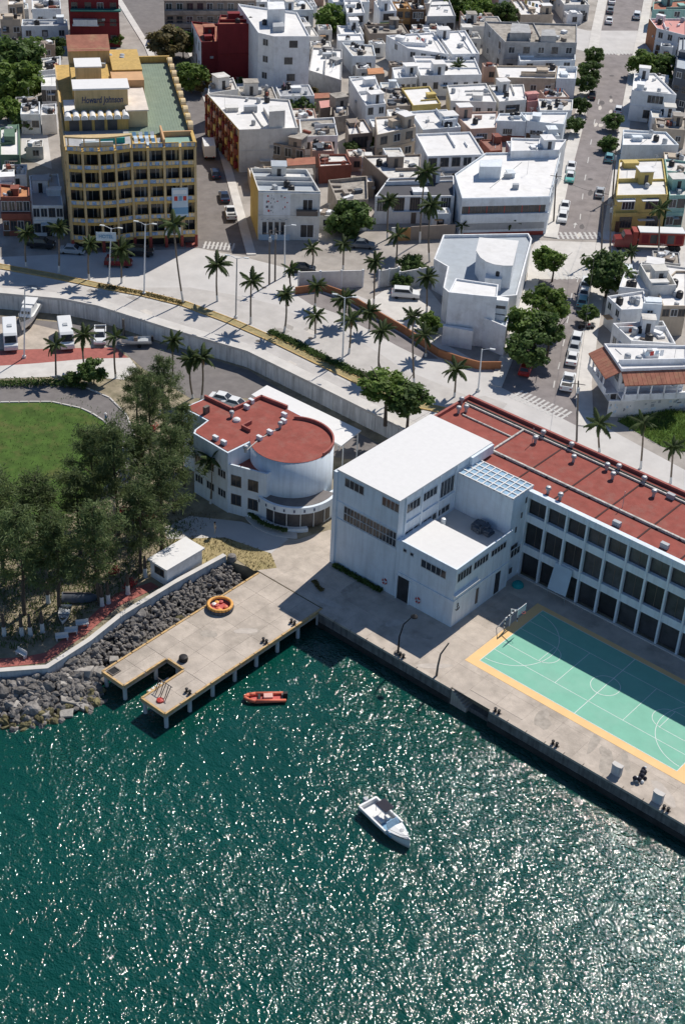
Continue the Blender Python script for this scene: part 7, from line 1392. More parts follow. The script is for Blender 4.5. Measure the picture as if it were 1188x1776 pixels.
for i, (x, y, z, tx, ty, tz, label, kind) in enumerate(D['palms']):
    t = thing('palm_tree', label, 'palm tree', (x, y, z), 0, 'palm trees'); H_ = max(tz - z, 1.0); c = Vector((tx - x, ty - y, H_)); sc_ = (.84 if H_ > 3 else .7) * pr_.uniform(.8, 1.15)
    if 'tall' in label: sc_ *= 1.05
    bend = Vector((pr_.uniform(-.25, .25), pr_.uniform(-.25, .25), 0))
    def tp_(s): return c * s + bend * (4 * s * (1 - s)) + Vector((0, 0, -.02 if s == 0 else 0))
    n = 7; MB().path([tp_(k / n) for k in range(n + 1)], [.2, .16, .145, .135, .125, .12, .115, .13], 8).mesh
    k0 = .16 if z > 1 else .1
    mbt = MB(); ss = [k0 + (1 - k0) * k / n for k in range(n + 1)]; mbt.path([tp_(s_) for s_ in ss], [.15 - .035 * s_ for s_ in ss], 8)
    tr0 = put('trunk', mbt.mesh('trunk', 'trunk'), t)
    put('painted_base', MB().path([tp_(0), tp_(k0)], [.2, .155], 8).mesh('painted_base', 'limewash'), t)
    nf = pr_.choice((13, 15, 17, 19)) if kind == 0 else 25
    for k in range(nf):
        az = 6.283 * (k * .381966) + pr_.uniform(-.2, .2); f_ = k / nf
        el = ((1.25 - 1.75 * f_) if kind == 0 else (1.25 - 2.3 * f_)) - .28 * math.cos(az - 3.6) + pr_.uniform(-.18, .18)
        put('frond', FR[min(2, int(f_ * 3))], t, tuple(c + Vector((0, 0, .05))), rot=Euler((pr_.uniform(-.3, .3), -el * .75, az)), scale=sc_ * pr_.uniform(.85, 1.1))
    if kind == 1 or pr_.random() < .5:
        for k in range(7 if kind == 1 else 3): put('dead_frond', FD[0], t, tuple(c), rot=Euler((0, .75, k * .9 + pr_.random())), scale=sc_ * .8)
# casuarinas
def cas_mesh(seed, H_=1.0):
    r = np.random.RandomState(seed); mb = MB(); Q = []
    tk = [Vector((.012 * math.sin(s * 7 + seed), .012 * math.cos(s * 5 + seed), s)) for s in np.linspace(-.002, .97, 9)]
    mb.path(tk, [.017 * (1 - .9 * i / 8) + .002 for i in range(9)], 7)
    NL = 26
    for i in range(NL):
        f_ = i / NL; z0 = .3 + .64 * f_; a = i * 2.4 + r.uniform(-.4, .4); ln_ = (.23 * (1 - f_) ** .6 + .05) * r.uniform(.45, 1.25)
        P = [Vector((0, 0, z0)), Vector((math.cos(a) * ln_ * .5, math.sin(a) * ln_ * .5, z0 + ln_ * .28)), Vector((math.cos(a) * ln_, math.sin(a) * ln_, z0 + ln_ * .42))]
        mb.path(P, [.005, .0035, .0012], 4)
        tuf = r.uniform(.3, 1.06, 5)
        for k in range(230):
            s = tuf[k % 5] + r.normal() * .035; base = P[0].lerp(P[1], s * 2) if s < .5 else P[1].lerp(P[2], s * 2 - 1)
            c = np.array(base) + r.normal(size=3) * np.array([.021, .021, .017]) * (.6 + s)
            d = np.array([math.cos(a) * .5, math.sin(a) * .5, r.uniform(-.9, .5)]) + r.normal(size=3) * .55; d /= np.linalg.norm(d)
            sd_ = np.cross(d, r.normal(size=3)); sd_ /= np.linalg.norm(sd_); l2 = r.uniform(.018, .042); w2 = r.uniform(.0022, .0048)
            Q.append([c - sd_ * w2, c + sd_ * w2, c + d * l2 + sd_ * w2 * .5, c + d * l2 - sd_ * w2 * .5])
    return mb.mesh('trunk', 'bark'), quads('crown', np.array(Q), 'casuarina')
CS = [cas_mesh(i + 1) for i in range(4)]
for i, (x, y, tx, ty, tz, r, label) in enumerate(D['casuarinas']):
    t = thing('casuarina_tree', label, 'tree', (x, y, 0), tr_.uniform(0, 6), 'casuarina trees of the park'); s = tz * (.9 if y < 99 else 1.04); k = r / (.25 * s) * 1.12
    put('trunk', CS[i % 4][0], t, (0, 0, 0), 0, (s * k * .9, s * k * .9, s)); put('crown', CS[i % 4][1], t, (0, 0, 0), 0, (s * k, s * k, s))
# hedges and flower beds as leafy masses
def hedge_mesh(path, w_, h_, dens, mname, seed, z, leaf=.12):
    r = np.random.RandomState(seed); C = []
    P = [np.array(p) for p in path]
    for a, b in zip(P, P[1:]):
        L_ = np.linalg.norm(b - a); n = int(L_ * dens); s = r.rand(n); t_ = (b - a) / L_; nn = np.array([t_[1], -t_[0]])
        q = a + (b - a) * s[:, None] + nn * (r.normal(size=(n, 1)) * w_ * .45); lump = .55 + .45 * np.sin(s * L_ * 2.1 + seed) * np.sin(s * L_ * .9)
        C.append(np.concatenate([q, (z + h_ * r.rand(n) ** .6 * (.7 + .3 * lump))[:, None]], 1))
    c = np.concatenate(C); n = len(c); a = r.normal(size=(n, 3)); a /= np.linalg.norm(a, axis=1)[:, None]; b = np.cross(a, r.normal(size=(n, 3))); b /= np.linalg.norm(b, axis=1)[:, None]
    return quads('foliage', np.stack([c - a * leaf - b * leaf * .6, c + a * leaf - b * leaf * .5, c + a * leaf + b * leaf * .6, c - a * leaf * .8 + b * leaf * .5], 1), mname)
def hedge(name, label, path, w_, h_, dens, mname, seed, z=CZ):
    t = thing(name, label, 'hedge', (*path[0], z)); me = hedge_mesh([np.array(p) - np.array(path[0]) for p in path], w_, h_, dens, mname, seed, 0); put('foliage', me, t); return t
hd = D['hedge']
hedge('median_hedge', 'clipped green hedge planted along the boulevard median', hd, .8, .55, 300, 'leaf0', 1)
hedge('dry_hedge', 'sparse dry plants on the median below the hotel', md[3:6], .8, .35, 60, 'leaf2', 2)
hedge('park_hedge', 'dark hedge strip along the upper edge of the ring road', [tuple(p) for p in D['kerb_out'][:3]], 1.0, .8, 160, 'leaf0', 3, 0)
gl = D['green_lot']; gq = np.array(gl); 
r_ = np.random.RandomState(8)
def scatter(name, poly, n, mname, z, leaf, h_, seed):
    r = np.random.RandomState(seed); P = ccw(poly); xs = [p[0] for p in P]; ys = [p[1] for p in P]; C = []
    while len(C) < n:
        x, y = r.uniform(min(xs), max(xs)), r.uniform(min(ys), max(ys))
        if inside(P, x, y): C.append((x, y, z + h_ * r.rand()))
    c = np.array(C); a = r.normal(size=(n, 3)); a[:, 2] *= .6; a /= np.linalg.norm(a, axis=1)[:, None]; up = np.array([0, 0, 1.]) + r.normal(size=(n, 3)) * .4
    Q = np.stack([c - a * leaf * .3, c + a * leaf * .3, c + a * leaf * .2 + up * leaf, c - a * leaf * .2 + up * leaf], 1)
    return tag(link(bpy.data.objects.new(name, quads(name, Q, mname))), kind='stuff')
scatter('lot_weeds', gl, 5200, 'leaf1', CZ, .22, .25, 4); scatter('lawn_grass', [(-116, 80), (-130, 80), (-150, 100), (-150, 118), (-139, 119), (-126, 108), (-117, 96)], 2600, 'leaf0', 0, .16, .05, 5)
scatter('dry_tufts', D['dry_grass'], 900, 'leaf2', 0, .16, .05, 6)
scatter('park_undergrowth', [(-108.2, 77), (-125, 66), (-125, 98), (-113, 108), (-109, 96)], 7000, 'leaf0', 0, .24, .1, 7)
scatter('leaf_litter', [(-108, 78), (-125, 68), (-128, 104), (-112, 112), (-109, 100)], 5000, 'leaf2', 0, .16, .02, 9)
for i, (x, y) in enumerate(((-112.3, 93.6), (-108.9, 93.2), (-118.6, 103.4), (-117.4, 104.4), (-121.0, 103.0), (-133.2, 119.6))):
    t = thing('flower_bush', ['red flower bush beside the white hut', 'red flower bush by the benches', 'left red flower bush deep in the grove', 'right red flower bush deep in the grove', 'small red flower bush near the lawn', 'red flower bush at the ring road bend'][i], 'shrub', (x, y, 0))
    me = hedge_mesh([np.array((-.5, 0)), np.array((.5, 0))], 1.0, .9, 260, 'flower', 20 + i, 0, .09); put('flowers', me, t); put('stem', LIMB[0], t, (0, 0, 0), 0, .9)

# ================================================================== VEHICLES
def car_proto(kind):
    parts = []
    def P_(name, mb, m_, paint=False, at_=None): parts.append((name, mb.mesh(name, m_), paint))
    def body(profile, hw, tw):
        n = len(profile); mb = MB(); vs = []
        for y, k in ((-hw, 0), (-hw + .09, .06), (hw - .09, .06), (hw, 0)):
            vs += [(x * (1 - .01 * (k == 0)), y, z if k or z < .7 else z - .07) for x, z in profile]
        fs = [tuple(range(n)), tuple(range(4 * n - 1, 3 * n - 1, -1))]
        for r_i in range(3):
            for i in range(n): j = (i + 1) % n; fs.append((r_i * n + i, (r_i + 1) * n + i, (r_i + 1) * n + j, r_i * n + j))
        return mb.add(vs, fs)
    def cabin(b0, b1, t0, t1, zb, zt, hb, ht, rear=True):
        v = [(b0, -hb, zb), (b1, -hb, zb), (b1, hb, zb), (b0, hb, zb), (t0, -ht, zt), (t1, -ht, zt), (t1, ht, zt), (t0, ht, zt)]
        P_('roof', MB().add(v, [(4, 5, 6, 7), (0, 1, 5, 4), (1, 2, 6, 5), (2, 3, 7, 6), (3, 0, 4, 7)]), 'whitemetal', True)
        def pane(name, a, b, c, d, i0=.12, i1=.1):
            A, B, C_, D_ = [Vector(v[k]) for k in (a, b, c, d)]; n_ = (B - A).cross(D_ - A).normalized() * .012
            q = [A.lerp(B, i0).lerp(D_.lerp(C_, i0), i1), B.lerp(A, i0).lerp(C_.lerp(D_, i0), i1), C_.lerp(D_, i0).lerp(B.lerp(A, i0), i1), D_.lerp(C_, i0).lerp(A.lerp(B, i0), i1)]
            P_(name, MB().add([p + n_ for p in q], [(0, 1, 2, 3)]), 'glass')
        pane('windscreen', 1, 2, 6, 5, .06, .06); pane('rear_window', 3, 0, 4, 7, .08, .1); pane('side_window', 0, 1, 5, 4, .07, .12); pane('side_window', 2, 3, 7, 6, .07, .12)
    def wheels(xs, hw, r=.32, w_=.22):
        for x in xs:
            for s in (-1, 1): P_('wheel', MB().tube((x, s * (hw - w_), r), (x, s * (hw + .01), r), r, r, 12).tube((x, s * (hw + .01), r), (x, s * (hw + .025), r), r * .55, r * .5, 8), 'wheel')
    def lights(x, hw, z, xr):
        for s in (-1, 1):
            P_('headlight', MB().box(x - .06, x + .02, s * hw - .18, s * hw + .18, z, z + .14), 'lampglass'); P_('tail_light', MB().box(xr - .02, xr + .06, s * hw - .14, s * hw + .14, z, z + .16), 'taillight')
    if kind in ('sedan', 'hatch', 'suv'):
        L_ = {'sedan': 4.4, 'hatch': 3.8, 'suv': 4.6}[kind] / 2; up = .22 if kind == 'suv' else 0; hw = .86 if kind != 'suv' else .92
        P_('body', body([(-L_, .3 + up / 2), (-L_, .72 + up), (-L_ + .08, .86 + up), (-L_ + (.75 if kind == 'sedan' else .2), .93 + up), (.95, .93 + up), (L_ - .25, .78 + up), (L_, .6 + up), (L_, .3 + up / 2)], hw, 0), 'whitemetal', True)
        if kind == 'sedan': cabin(-1.5, 1.1, -.95, .35, .9, 1.43, .8, .6)
        elif kind == 'hatch': cabin(-1.72, 1.1, -1.35, .4, .9, 1.46, .8, .62)
        else: cabin(-2.1, 1.15, -1.9, .55, 1.12, 1.72, .86, .7)
        wheels((-L_ * .62, L_ * .62), hw - .02); lights(L_, hw - .25, .62 + up, -L_)
    elif kind == 'pickup':
        P_('body', body([(-2.6, .45), (-2.6, .85), (-2.58, .9), (1.3, 1.05), (2.35, .95), (2.55, .75), (2.55, .45)], .92, 0), 'whitemetal', True)
        cabin(-.35, 1.45, -.15, .75, 1.0, 1.72, .86, .68)
        P_('cargo_bed', MB().box(-2.45, -.45, -.75, .75, .9, .96), 'black'); P_('bed_wall', MB().box(-2.6, -.4, -.92, -.78, .85, 1.2).box(-2.6, -.4, .78, .92, .85, 1.2).box(-2.6, -2.48, -.78, .78, .85, 1.18), 'whitemetal', True)
        wheels((-1.65, 1.65), .9, .37); lights(2.55, .7, .75, -2.6)
    elif kind == 'bus':
        P_('body', body([(-3.3, .45), (-3.3, 2.2), (-3.2, 2.7), (2.3, 2.7), (2.75, 2.45), (3.1, 1.35), (3.6, 1.15), (3.7, .9), (3.7, .45)], 1.05, 0), 'whitemetal', True)
        P_('windscreen', MB().add([(3.12, -.85, 1.42), (3.12, .85, 1.42), (2.78, .8, 2.42), (2.78, -.8, 2.42)], [(0, 1, 2, 3)]), 'glass')
        for s in (-1, 1):
            for k in range(4): P_('side_window', MB().box(-2.9 + k * 1.4, -1.7 + k * 1.4, s * 1.06 - .01, s * 1.06 + .01, 1.5, 2.2), 'glass')
        P_('roof_hatch', MB().box(-.4, .4, -.35, .35, 2.7, 2.85), 'tankgrey'); wheels((-2.1, 2.4), 1.03, .42, .28); lights(3.7, .75, .75, -3.3)
    elif kind == 'truck':
        P_('body', body([(1.6, .5), (1.6, 2.2), (2.9, 2.2), (3.25, 1.4), (3.5, 1.2), (3.5, .5)], 1.0, 0), 'whitemetal', True)
        P_('cargo_box', MB().box(-3.2, 1.45, -1.1, 1.1, .8, 3.0), 'boatwhite'); P_('windscreen', MB().add([(3.27, -.8, 1.45), (3.27, .8, 1.45), (2.93, .75, 2.12), (2.93, -.75, 2.12)], [(0, 1, 2, 3)]), 'glass')
        P_('chassis', MB().box(-3.2, 2, -.5, .5, .55, .8), 'black'); wheels((-2.0, 2.5), 1.0, .42, .28); lights(3.5, .7, .75, -3.2)
    elif kind == 'bigtruck':
        P_('body', body([(3.1, .9), (3.1, 3.0), (4.4, 3.0), (4.75, 2.1), (6.0, 1.95), (6.15, 1.6), (6.15, .6), (3.1, .6)], 1.15, 0), 'whitemetal', True)
        P_('sleeper', MB().box(2.2, 3.05, -1.2, 1.2, 1.0, 3.5), 'hotelred')
        P_('trailer_roof', MB().box(-6.0, 2.0, -1.28, 1.28, 3.45, 3.6), 'boatwhite'); P_('trailer_side', MB().box(-6.0, 2.0, -1.27, -1.22, 1.2, 3.45).box(-6.0, 2.0, 1.22, 1.27, 1.2, 3.45).box(-6.0, -5.9, -1.22, 1.22, 1.2, 3.45), 'hotelred')
        for s in (-1, 1):
            for k in range(5): P_('panel', MB().box(-5.7 + k * 1.5, -4.5 + k * 1.5, s * 1.28 - .015, s * 1.28 + .015, 1.5, 3.1), 'screen' if k % 2 else 'darkred')
        P_('chassis', MB().box(-5.9, 5, -.5, .5, .75, 1.2), 'black'); P_('windscreen', MB().add([(4.78, -.95, 2.15), (4.78, .95, 2.15), (4.45, .9, 2.9), (4.45, -.9, 2.9)], [(0, 1, 2, 3)]), 'glass')
        wheels((-5.2, -4.1, 2.6, 3.6, 5.2), 1.1, .5, .35); lights(6.15, .85, 1.1, -6.0)
    elif kind == 'moto':
        P_('body', MB().path([(-.6, 0, .65), (-.1, 0, .75), (.35, 0, .9)], [.12, .17, .1], 8), 'whitemetal', True)
        P_('saddle', MB().box(-.7, .0, -.12, .12, .78, .9), 'black'); P_('handlebar', MB().tube((.4, -.35, 1.05), (.4, .35, 1.05), .025), 'metal'); P_('fork', MB().tube((.7, 0, .3), (.4, 0, 1.05), .04), 'metal')
        for x in (-.65, .7): P_('wheel', MB().tube((x, -.06, .3), (x, .06, .3), .3, .3, 12), 'wheel')
    return parts
CP = {k: car_proto(k) for k in ('sedan', 'hatch', 'suv', 'pickup', 'bus', 'truck', 'bigtruck', 'moto')}
NM = dict(sedan='parked_car', hatch='parked_car', suv='parked_car', pickup='pickup_truck', bus='minibus', truck='box_truck', bigtruck='articulated_truck', moto='motorcycle')
CT = dict(sedan='car', hatch='car', suv='car', pickup='pickup', bus='minibus', truck='truck', bigtruck='truck', moto='motorcycle')
for x, y, z, hd_, kind, paint, label, s in D['cars']:
    if s != 1.0: z = s if s < 1 else z
    t = thing(NM[kind], label, CT[kind], (x, y, z + .012), hd_, 'parked vehicles')
    for name, me, painted in CP[kind]:
        mt = PAINT['white'] if (paint == 'taxi' and name == 'roof') else PAINT[paint]
        put(name, me, t, material=mt if painted else None)

# ================================================================== STREET FURNITURE
for x, y, z, tx, ty, tz, label, kind in D['lamps']:
    H_ = tz - z; t = thing({'pole': 'utility_pole', 'quay2': 'mooring_pole'}.get(kind, 'lamp_post'), label, 'pole' if kind in ('pole', 'quay2') else 'lamp post', (x, y, z)); c = Vector((tx - x, ty - y, H_))
    if kind == 'pole':
        MB().path([(0, 0, -.02), tuple(c)], [.16, .11], 8).build('pole', 'pole', t).location = (0, 0, 0)
    def pp(name, mb, m_): return put(name, mb.mesh(name, m_), t)
    for ch in list(t.children): bpy.data.objects.remove(ch)
    if kind == 'pole':
        pp('pole', MB().path([(0, 0, -.02), c], [.16, .11], 8), 'pole'); pp('crossarm', MB().tube(c + Vector((-.9, -.5, -.5)), c + Vector((.9, .5, -.5)), .06), 'pole')
        pp('transformer', MB().tube(c + Vector((.3, -.2, -1.7)), c + Vector((.3, -.2, -.9)), .22, .22, 10), 'tankgrey')
    elif kind in ('double', 'single'):
        pp('base', MB().lathe([(.32, 0), (.3, .35), (.14, .45)], 10), 'limewash'); pp('pole', MB().path([(0, 0, .1), c], [.13, .08], 8), 'whitemetal' if 'grey' not in label else 'metal')
        for k in ((-1, 1) if kind == 'double' else (1,)):
            a = Vector((k * 1.1, k * .55, .25)); arm = pp('arm', MB().path([c - Vector((0, 0, .15)), c + a * .6, c + a], [.05, .045, .04], 6), 'whitemetal'); e = c + a
            pp('lamp_head', MB().obox((e.x - k * .1, e.y - k * .05), (e.x + k * .6, e.y + k * .3), -.13, .13, e.z - .06, e.z + .08), 'lampglass')
    elif kind == 'quay':
        pp('pole', MB().path([(0, 0, -.02), (0, .02, 2.6), (.25, .3, 4.4), (.95, 1.0, 5.6)], [.13, .09, .07, .05], 8), 'black'); pp('lamp_head', MB().lathe([(.05, .35), (.4, .1), (.42, 0), (0, -.05)], 12, (1.05, 1.1, 5.45)), 'black'); pp('base', MB().box(-.4, .4, -.25, .25, 0, .3), 'pole')
    else:
        pp('pole', MB().path([(0, 0, -.02), (.05, 0, 1.5), (.05, .3, 3.0), (.6, .9, 4.6)], [.14, .12, .1, .08], 8), 'pole')
    if 'hotel board' in label:
        b_ = pp('name_board', MB().obox((c.x - 1.9, c.y - 1.6), (c.x + .5, c.y + .5), .1, .16, H_ - 2.2, H_ - .7), 'tarp')
        a = math.atan2(2.1, 2.4); q = text('HOTEL', 'board_lettering', .8, (0, 0, 0), t, 'boatblue', 2.3); q.location = (c.x - .7 + .18 * math.sin(a), c.y - .55 - .18 * math.cos(a), H_ - 1.45); q.rotation_euler = (R(90), 0, a)
# overhead cables between the avenue poles
cabs = [(p, q) for p, q in ((14, 9), (15, 9), (9, 11), (6, 7))]
for i, (a, b) in enumerate(cabs):
    A, B = Vector(D['lamps'][a][3:6]), Vector(D['lamps'][b][3:6]); ca = MB()
    pts = [A.lerp(B, k / 10) - Vector((0, 0, .5 + .9 * 4 * (k / 10) * (1 - k / 10) * min(1, (B - A).length / 30))) for k in range(11)]
    for k in range(10): ca.tube(pts[k], pts[k + 1], .022, .022, 4, False)
    tag(ca.build('overhead_cable', 'black'), ['overhead cable down the left side of the avenue', 'overhead cable down the right side of the avenue', 'overhead cable from the crossing to the long red roof', 'short cable between the two plaza poles'][i], 'cable')

# white posts, benches, dinghy in the park
for i, (x, y) in enumerate(D['posts']):
    t = thing('painted_stump', ['leftmost white painted trunk in the park shade', 'left of the close pair of white painted trunks', 'right of the close pair of white painted trunks', 'white painted trunk right of the close pair', 'white painted trunk behind the upturned dinghy', 'left white painted trunk beside the thick casuarina', 'right white painted trunk beside the thick casuarina', 'white painted trunk below the hut', 'white painted trunk left of the hut'][i], 'tree stump', (x, y, 0))
    MB().lathe([(.34, -.02), (.27, .3), (.24, 1.3)], 9, (x, y, 0), cap=True).build('painted_base', 'limewash', t); MB().lathe([(.23, 1.3), (.19, 2.4), (.12, 3.1)], 9, (x, y, 0)).build('trunk', 'bark', t)
for i, ((x, y), l_) in enumerate(D['benches']):
    a = (.1, .95, .95, .95)[i]; t = thing('park_bench', l_, 'bench', (x, y, 0), a)
    MB().box(-.75, .75, -.22, .22, .4, .48).build('seat', 'limewash', t); MB().box(-.75, .75, .2, .28, .48, .9).build('backrest', 'limewash', t)
    for sx in (-.6, .6): MB().box(sx - .08, sx + .08, -.2, .2, 0, .4).build('leg', 'limewash', t)
def hull(L_, W2, H_, mname, name, parent, keel=.3, n=10):
    secs = []
    for i in range(n + 1):
        s = i / n; x = -L_ / 2 + L_ * s; w_ = W2 * (1 - max(0, (s - .45) / .55) ** 2.1); zt = H_ * (1 + .22 * max(0, s - .4)); kz = -keel * (1 - .9 * max(0, (s - .6) / .4) ** 2)
        secs.append([(x, -w_, zt), (x, -w_ * .93, zt * .45), (x, -w_ * .6, kz * .3), (x, 0, kz), (x, w_ * .6, kz * .3), (x, w_ * .93, zt * .45), (x, w_, zt)])
    mb = MB(); vs = [v for s in secs for v in s]; fs = []
    for i in range(n):
        for j in range(6): fs.append((i * 7 + j, (i + 1) * 7 + j, (i + 1) * 7 + j + 1, i * 7 + j + 1)[::-1])
    fs.append(tuple(range(7))); mb.add(vs, fs); return mb.build(name, mname, parent, True), secs
(x, y), = D['dinghy']
t = thing('dinghy', 'white dinghy lying on the grass by the red path', 'boat', (x, y, .3), -.85); hull(3.2, .7, .45, 'boatwhite', 'hull', t); MB().box(-1.0, .6, -.55, .55, .2, .25).build('floor', 'tankgrey', t); MB().box(-.2, .1, -.65, .65, .38, .44).build('thwart', 'limewash', t)
t = thing('upturned_boat', 'dark upturned boat lying beside the thick casuarina', 'boat', (-111.2, 87.3, .75), .75); o_, _ = hull(4.2, .8, .6, 'slate', 'hull', t); o_.rotation_euler = (math.pi, 0, 0); MB().box(-1.9, 1.4, -.06, .06, .25, .4).build('keel', 'darkframe', t)

# white motor boat on the water
t = thing('motor_boat', 'white motor boat with dark canopy and blue deck on the water', 'boat', (-62.3, 85.95, WZ + .1), math.atan2(-1.2, 6.2))
h_, secs = hull(6.9, 1.2, .95, 'boatwhite', 'hull', t, .35, 14)
dk = MB(); n = len(secs); prof = [(s[0][0], s[6][1] - .1, s[0][2]) for s in secs]
fd = [(x, w_, z) for x, w_, z in prof if x > .9]
dk.add([(x, -w_, z + .03) for x, w_, z in fd] + [(x, w_, z + .03) for x, w_, z in fd] + [(x, 0, z + .16) for x, w_, z in fd], [(i, i + 1, 2 * len(fd) + i + 1, 2 * len(fd) + i)[::1] for i in range(len(fd) - 1)] + [(2 * len(fd) + i, 2 * len(fd) + i + 1, len(fd) + i + 1, len(fd) + i) for i in range(len(fd) - 1)]); dk.build('fore_deck', 'boatwhite', t)
MB().box(-3.2, .95, -1.05, 1.05, .42, .48).build('cockpit_floor', 'boatwhite', t)
for s in (-1, 1): MB().box(-3.4, .9, min(s * 1.02, s * 1.22), max(s * 1.02, s * 1.22), .8, 1.0).build('gunwale', 'boatwhite', t)
MB().box(-3.45, -3.2, -1.1, 1.1, .4, 1.02).build('transom', 'boatwhite', t)
MB().box(-.3, 1.6, -1.02, .75, .5, .62).build('blue_deck', 'boatblue', t)
MB().add([(.85, -.8, 1.0), (.85, .8, 1.0), (.45, .7, 1.5), (.45, -.7, 1.5), (.8, -.8, 1.0), (.8, .8, 1.0), (.4, .7, 1.5), (.4, -.7, 1.5)], [(0, 1, 2, 3), (4, 7, 6, 5), (3, 2, 6, 7)]).build('windscreen', 'skylight', t)
MB().lathe([(.24, 1.12), (.24, 1.2), (0, 1.22)], 14, (1.9, .15, 0)).build('hatch', 'tankgrey', t)
MB().add([(-2.0, -.15, 1.95), (-.4, -.15, 1.98), (-.4, 1.05, 1.98), (-2.0, 1.05, 1.95), (-2.0, -.15, 1.9), (-.4, -.15, 1.92), (-.4, 1.05, 1.92), (-2.0, 1.05, 1.9)], [(0, 1, 2, 3), (7, 6, 5, 4), (0, 4, 5, 1), (1, 5, 6, 2), (2, 6, 7, 3), (3, 7, 4, 0)]).build('canopy', 'canvas', t)
for px_, py_ in ((-1.9, -.1), (-.5, -.1), (-1.9, 1.0), (-.5, 1.0)): MB().tube((px_, py_, .9), (px_, py_, 1.92), .025).build('canopy_post', 'metal', t)
for px_, py_ in ((-.6, -.45), (-.6, .35)): MB().box(px_ - .25, px_ + .25, py_ - .22, py_ + .22, .48, .9).build('seat', 'boatwhite', t)
MB().box(-3.95, -3.45, -.2, .2, .2, 1.15).build('outboard_motor', 'tankgrey', t)
MB().path([(1.2, -1.05, 1.5), (2.8, -.65, 1.75), (3.45, 0, 1.8), (2.8, .65, 1.75), (1.2, 1.05, 1.5)], [.025] * 5, 5).build('bow_rail', 'metal', t)
# orange inflatable
def inflatable(t, L_=4.4):
    for s in (-1, 1): MB().path([(-L_ * .52, s * .62, .3), (L_ * .22, s * .62, .3), (L_ * .38, s * .45, .36), (L_ * .5, s * .05, .45)], [.2, .25, .24, .2], 10).build('tube', 'boatorange', t, True)
    MB().box(-L_ * .42, L_ * .34, -.5, .5, .1, .17).build('floor', 'raftred', t); MB().box(-L_ * .2, L_ * .02, -.35, .35, .17, .62).build('console', mat('console_pink', (.72, .42, .36)), t)
    MB().box(L_ * .1, L_ * .16, -.45, .45, .17, .45).build('thwart', 'black', t); MB().box(-L_ * .45, -L_ * .42, -.5, .5, .1, .5).build('transom', 'darkframe', t); MB().box(-L_ * .56, -L_ * .45, -.2, .2, .1, .95).build('outboard_motor', 'black', t)
t = thing('inflatable_boat', 'orange inflatable boat moored beside the pier', 'boat', (-84.85, 91.45, WZ + .02), math.atan2(-3.27, -3.14)); inflatable(t, 4.6)
# round life raft on the pier
t = thing('life_raft', 'round orange and red life raft lying on the pier', 'life raft', (-98.15, 97.75, .01), .5)
def torus(Rr, r_, z_, m_, name, n=22):
    mb = MB(); 
    for i in range(n):
        a0, a1 = 6.2832 * i / n, 6.2832 * (i + 1) / n; mb.tube((Rr * math.cos(a0), Rr * math.sin(a0) * .95, z_), (Rr * math.cos(a1), Rr * math.sin(a1) * .95, z_), r_, r_, 10, False)
    return mb.build(name, m_, t, True)
torus(1.45, .24, .24, 'slate', 'lower_tube'); torus(1.42, .2, .56, 'raftyellow', 'upper_tube'); MB().lathe([(1.4, .2), (0, .22)], 20).build('floor', 'raftred', t)
rq = random.Random(6)
for i in range(7):
    a = rq.uniform(0, 6.28); d = rq.uniform(.2, .95); MB().lathe([(.3, .22), (.28, .4), (0, .5)], 9, (d * math.cos(a), d * math.sin(a), 0)).build('folded_canopy', ['raftyellow', 'raftred', 'boatorange', 'boatwhite'][i % 4], t)
# boat on trailer and cabin cruiser in the car park
P0 = Vector((-153.5, 135.1)); t = thing('trailer_boat', 'small white boat on a trailer below the retaining wall', 'boat', (P0.x, P0.y, .55), -2.3)
hull(4.6, .85, .6, 'boatwhite', 'hull', t); MB().box(-1.8, .6, -.7, .7, .3, .36).build('floor', 'tankgrey', t); MB().box(-.2, .4, -.35, .35, .36, .95).build('console', 'darkframe', t); MB().box(-2.6, -2.25, -.18, .18, .1, 1.0).build('outboard_motor', 'black', t); MB().box(-2.2, 2.9, -.06, .06, -.4, -.28).build('trailer_frame', 'metal', t)
for s in (-1, 1): MB().tube((-.4, s * .8, -.25), (-.4, s * .98, -.25), .29, .29, 12).build('wheel', 'black', t)
P0 = Vector((-170.6, 127.9)); t = thing('cabin_cruiser', 'white cabin cruiser on blocks between the minibuses', 'boat', (P0.x, P0.y, .8), -.95)
hull(7.6, 1.35, 1.2, 'boatwhite', 'hull', t, .5); MB().box(-3.4, 1.2, -1.15, 1.15, 1.0, 1.15).build('deck', 'boatwhite', t); MB().add([(-2.2, -1.0, 1.15), (1.6, -.9, 1.15), (1.6, .9, 1.15), (-2.2, 1.0, 1.15), (-2.0, -.85, 2.4), (.6, -.75, 2.3), (.6, .75, 2.3), (-2.0, .85, 2.4)], [(4, 5, 6, 7), (0, 1, 5, 4), (1, 2, 6, 5), (2, 3, 7, 6), (3, 0, 4, 7)]).build('cabin', 'boatwhite', t)
for s in (-.5, 0, .5): MB().box(1.12, 1.3, s - .16, s + .16, 1.55, 1.95).build('window', 'glass', t)
for x_ in (-2, 1.6): MB().box(x_ - .2, x_ + .2, -.6, .6, -.82, -.1).build('block', 'bark', t)
MB().box(-2.8, -.4, -1.0, 1.0, 2.4, 2.5).build('hardtop', 'boatwhite', t)

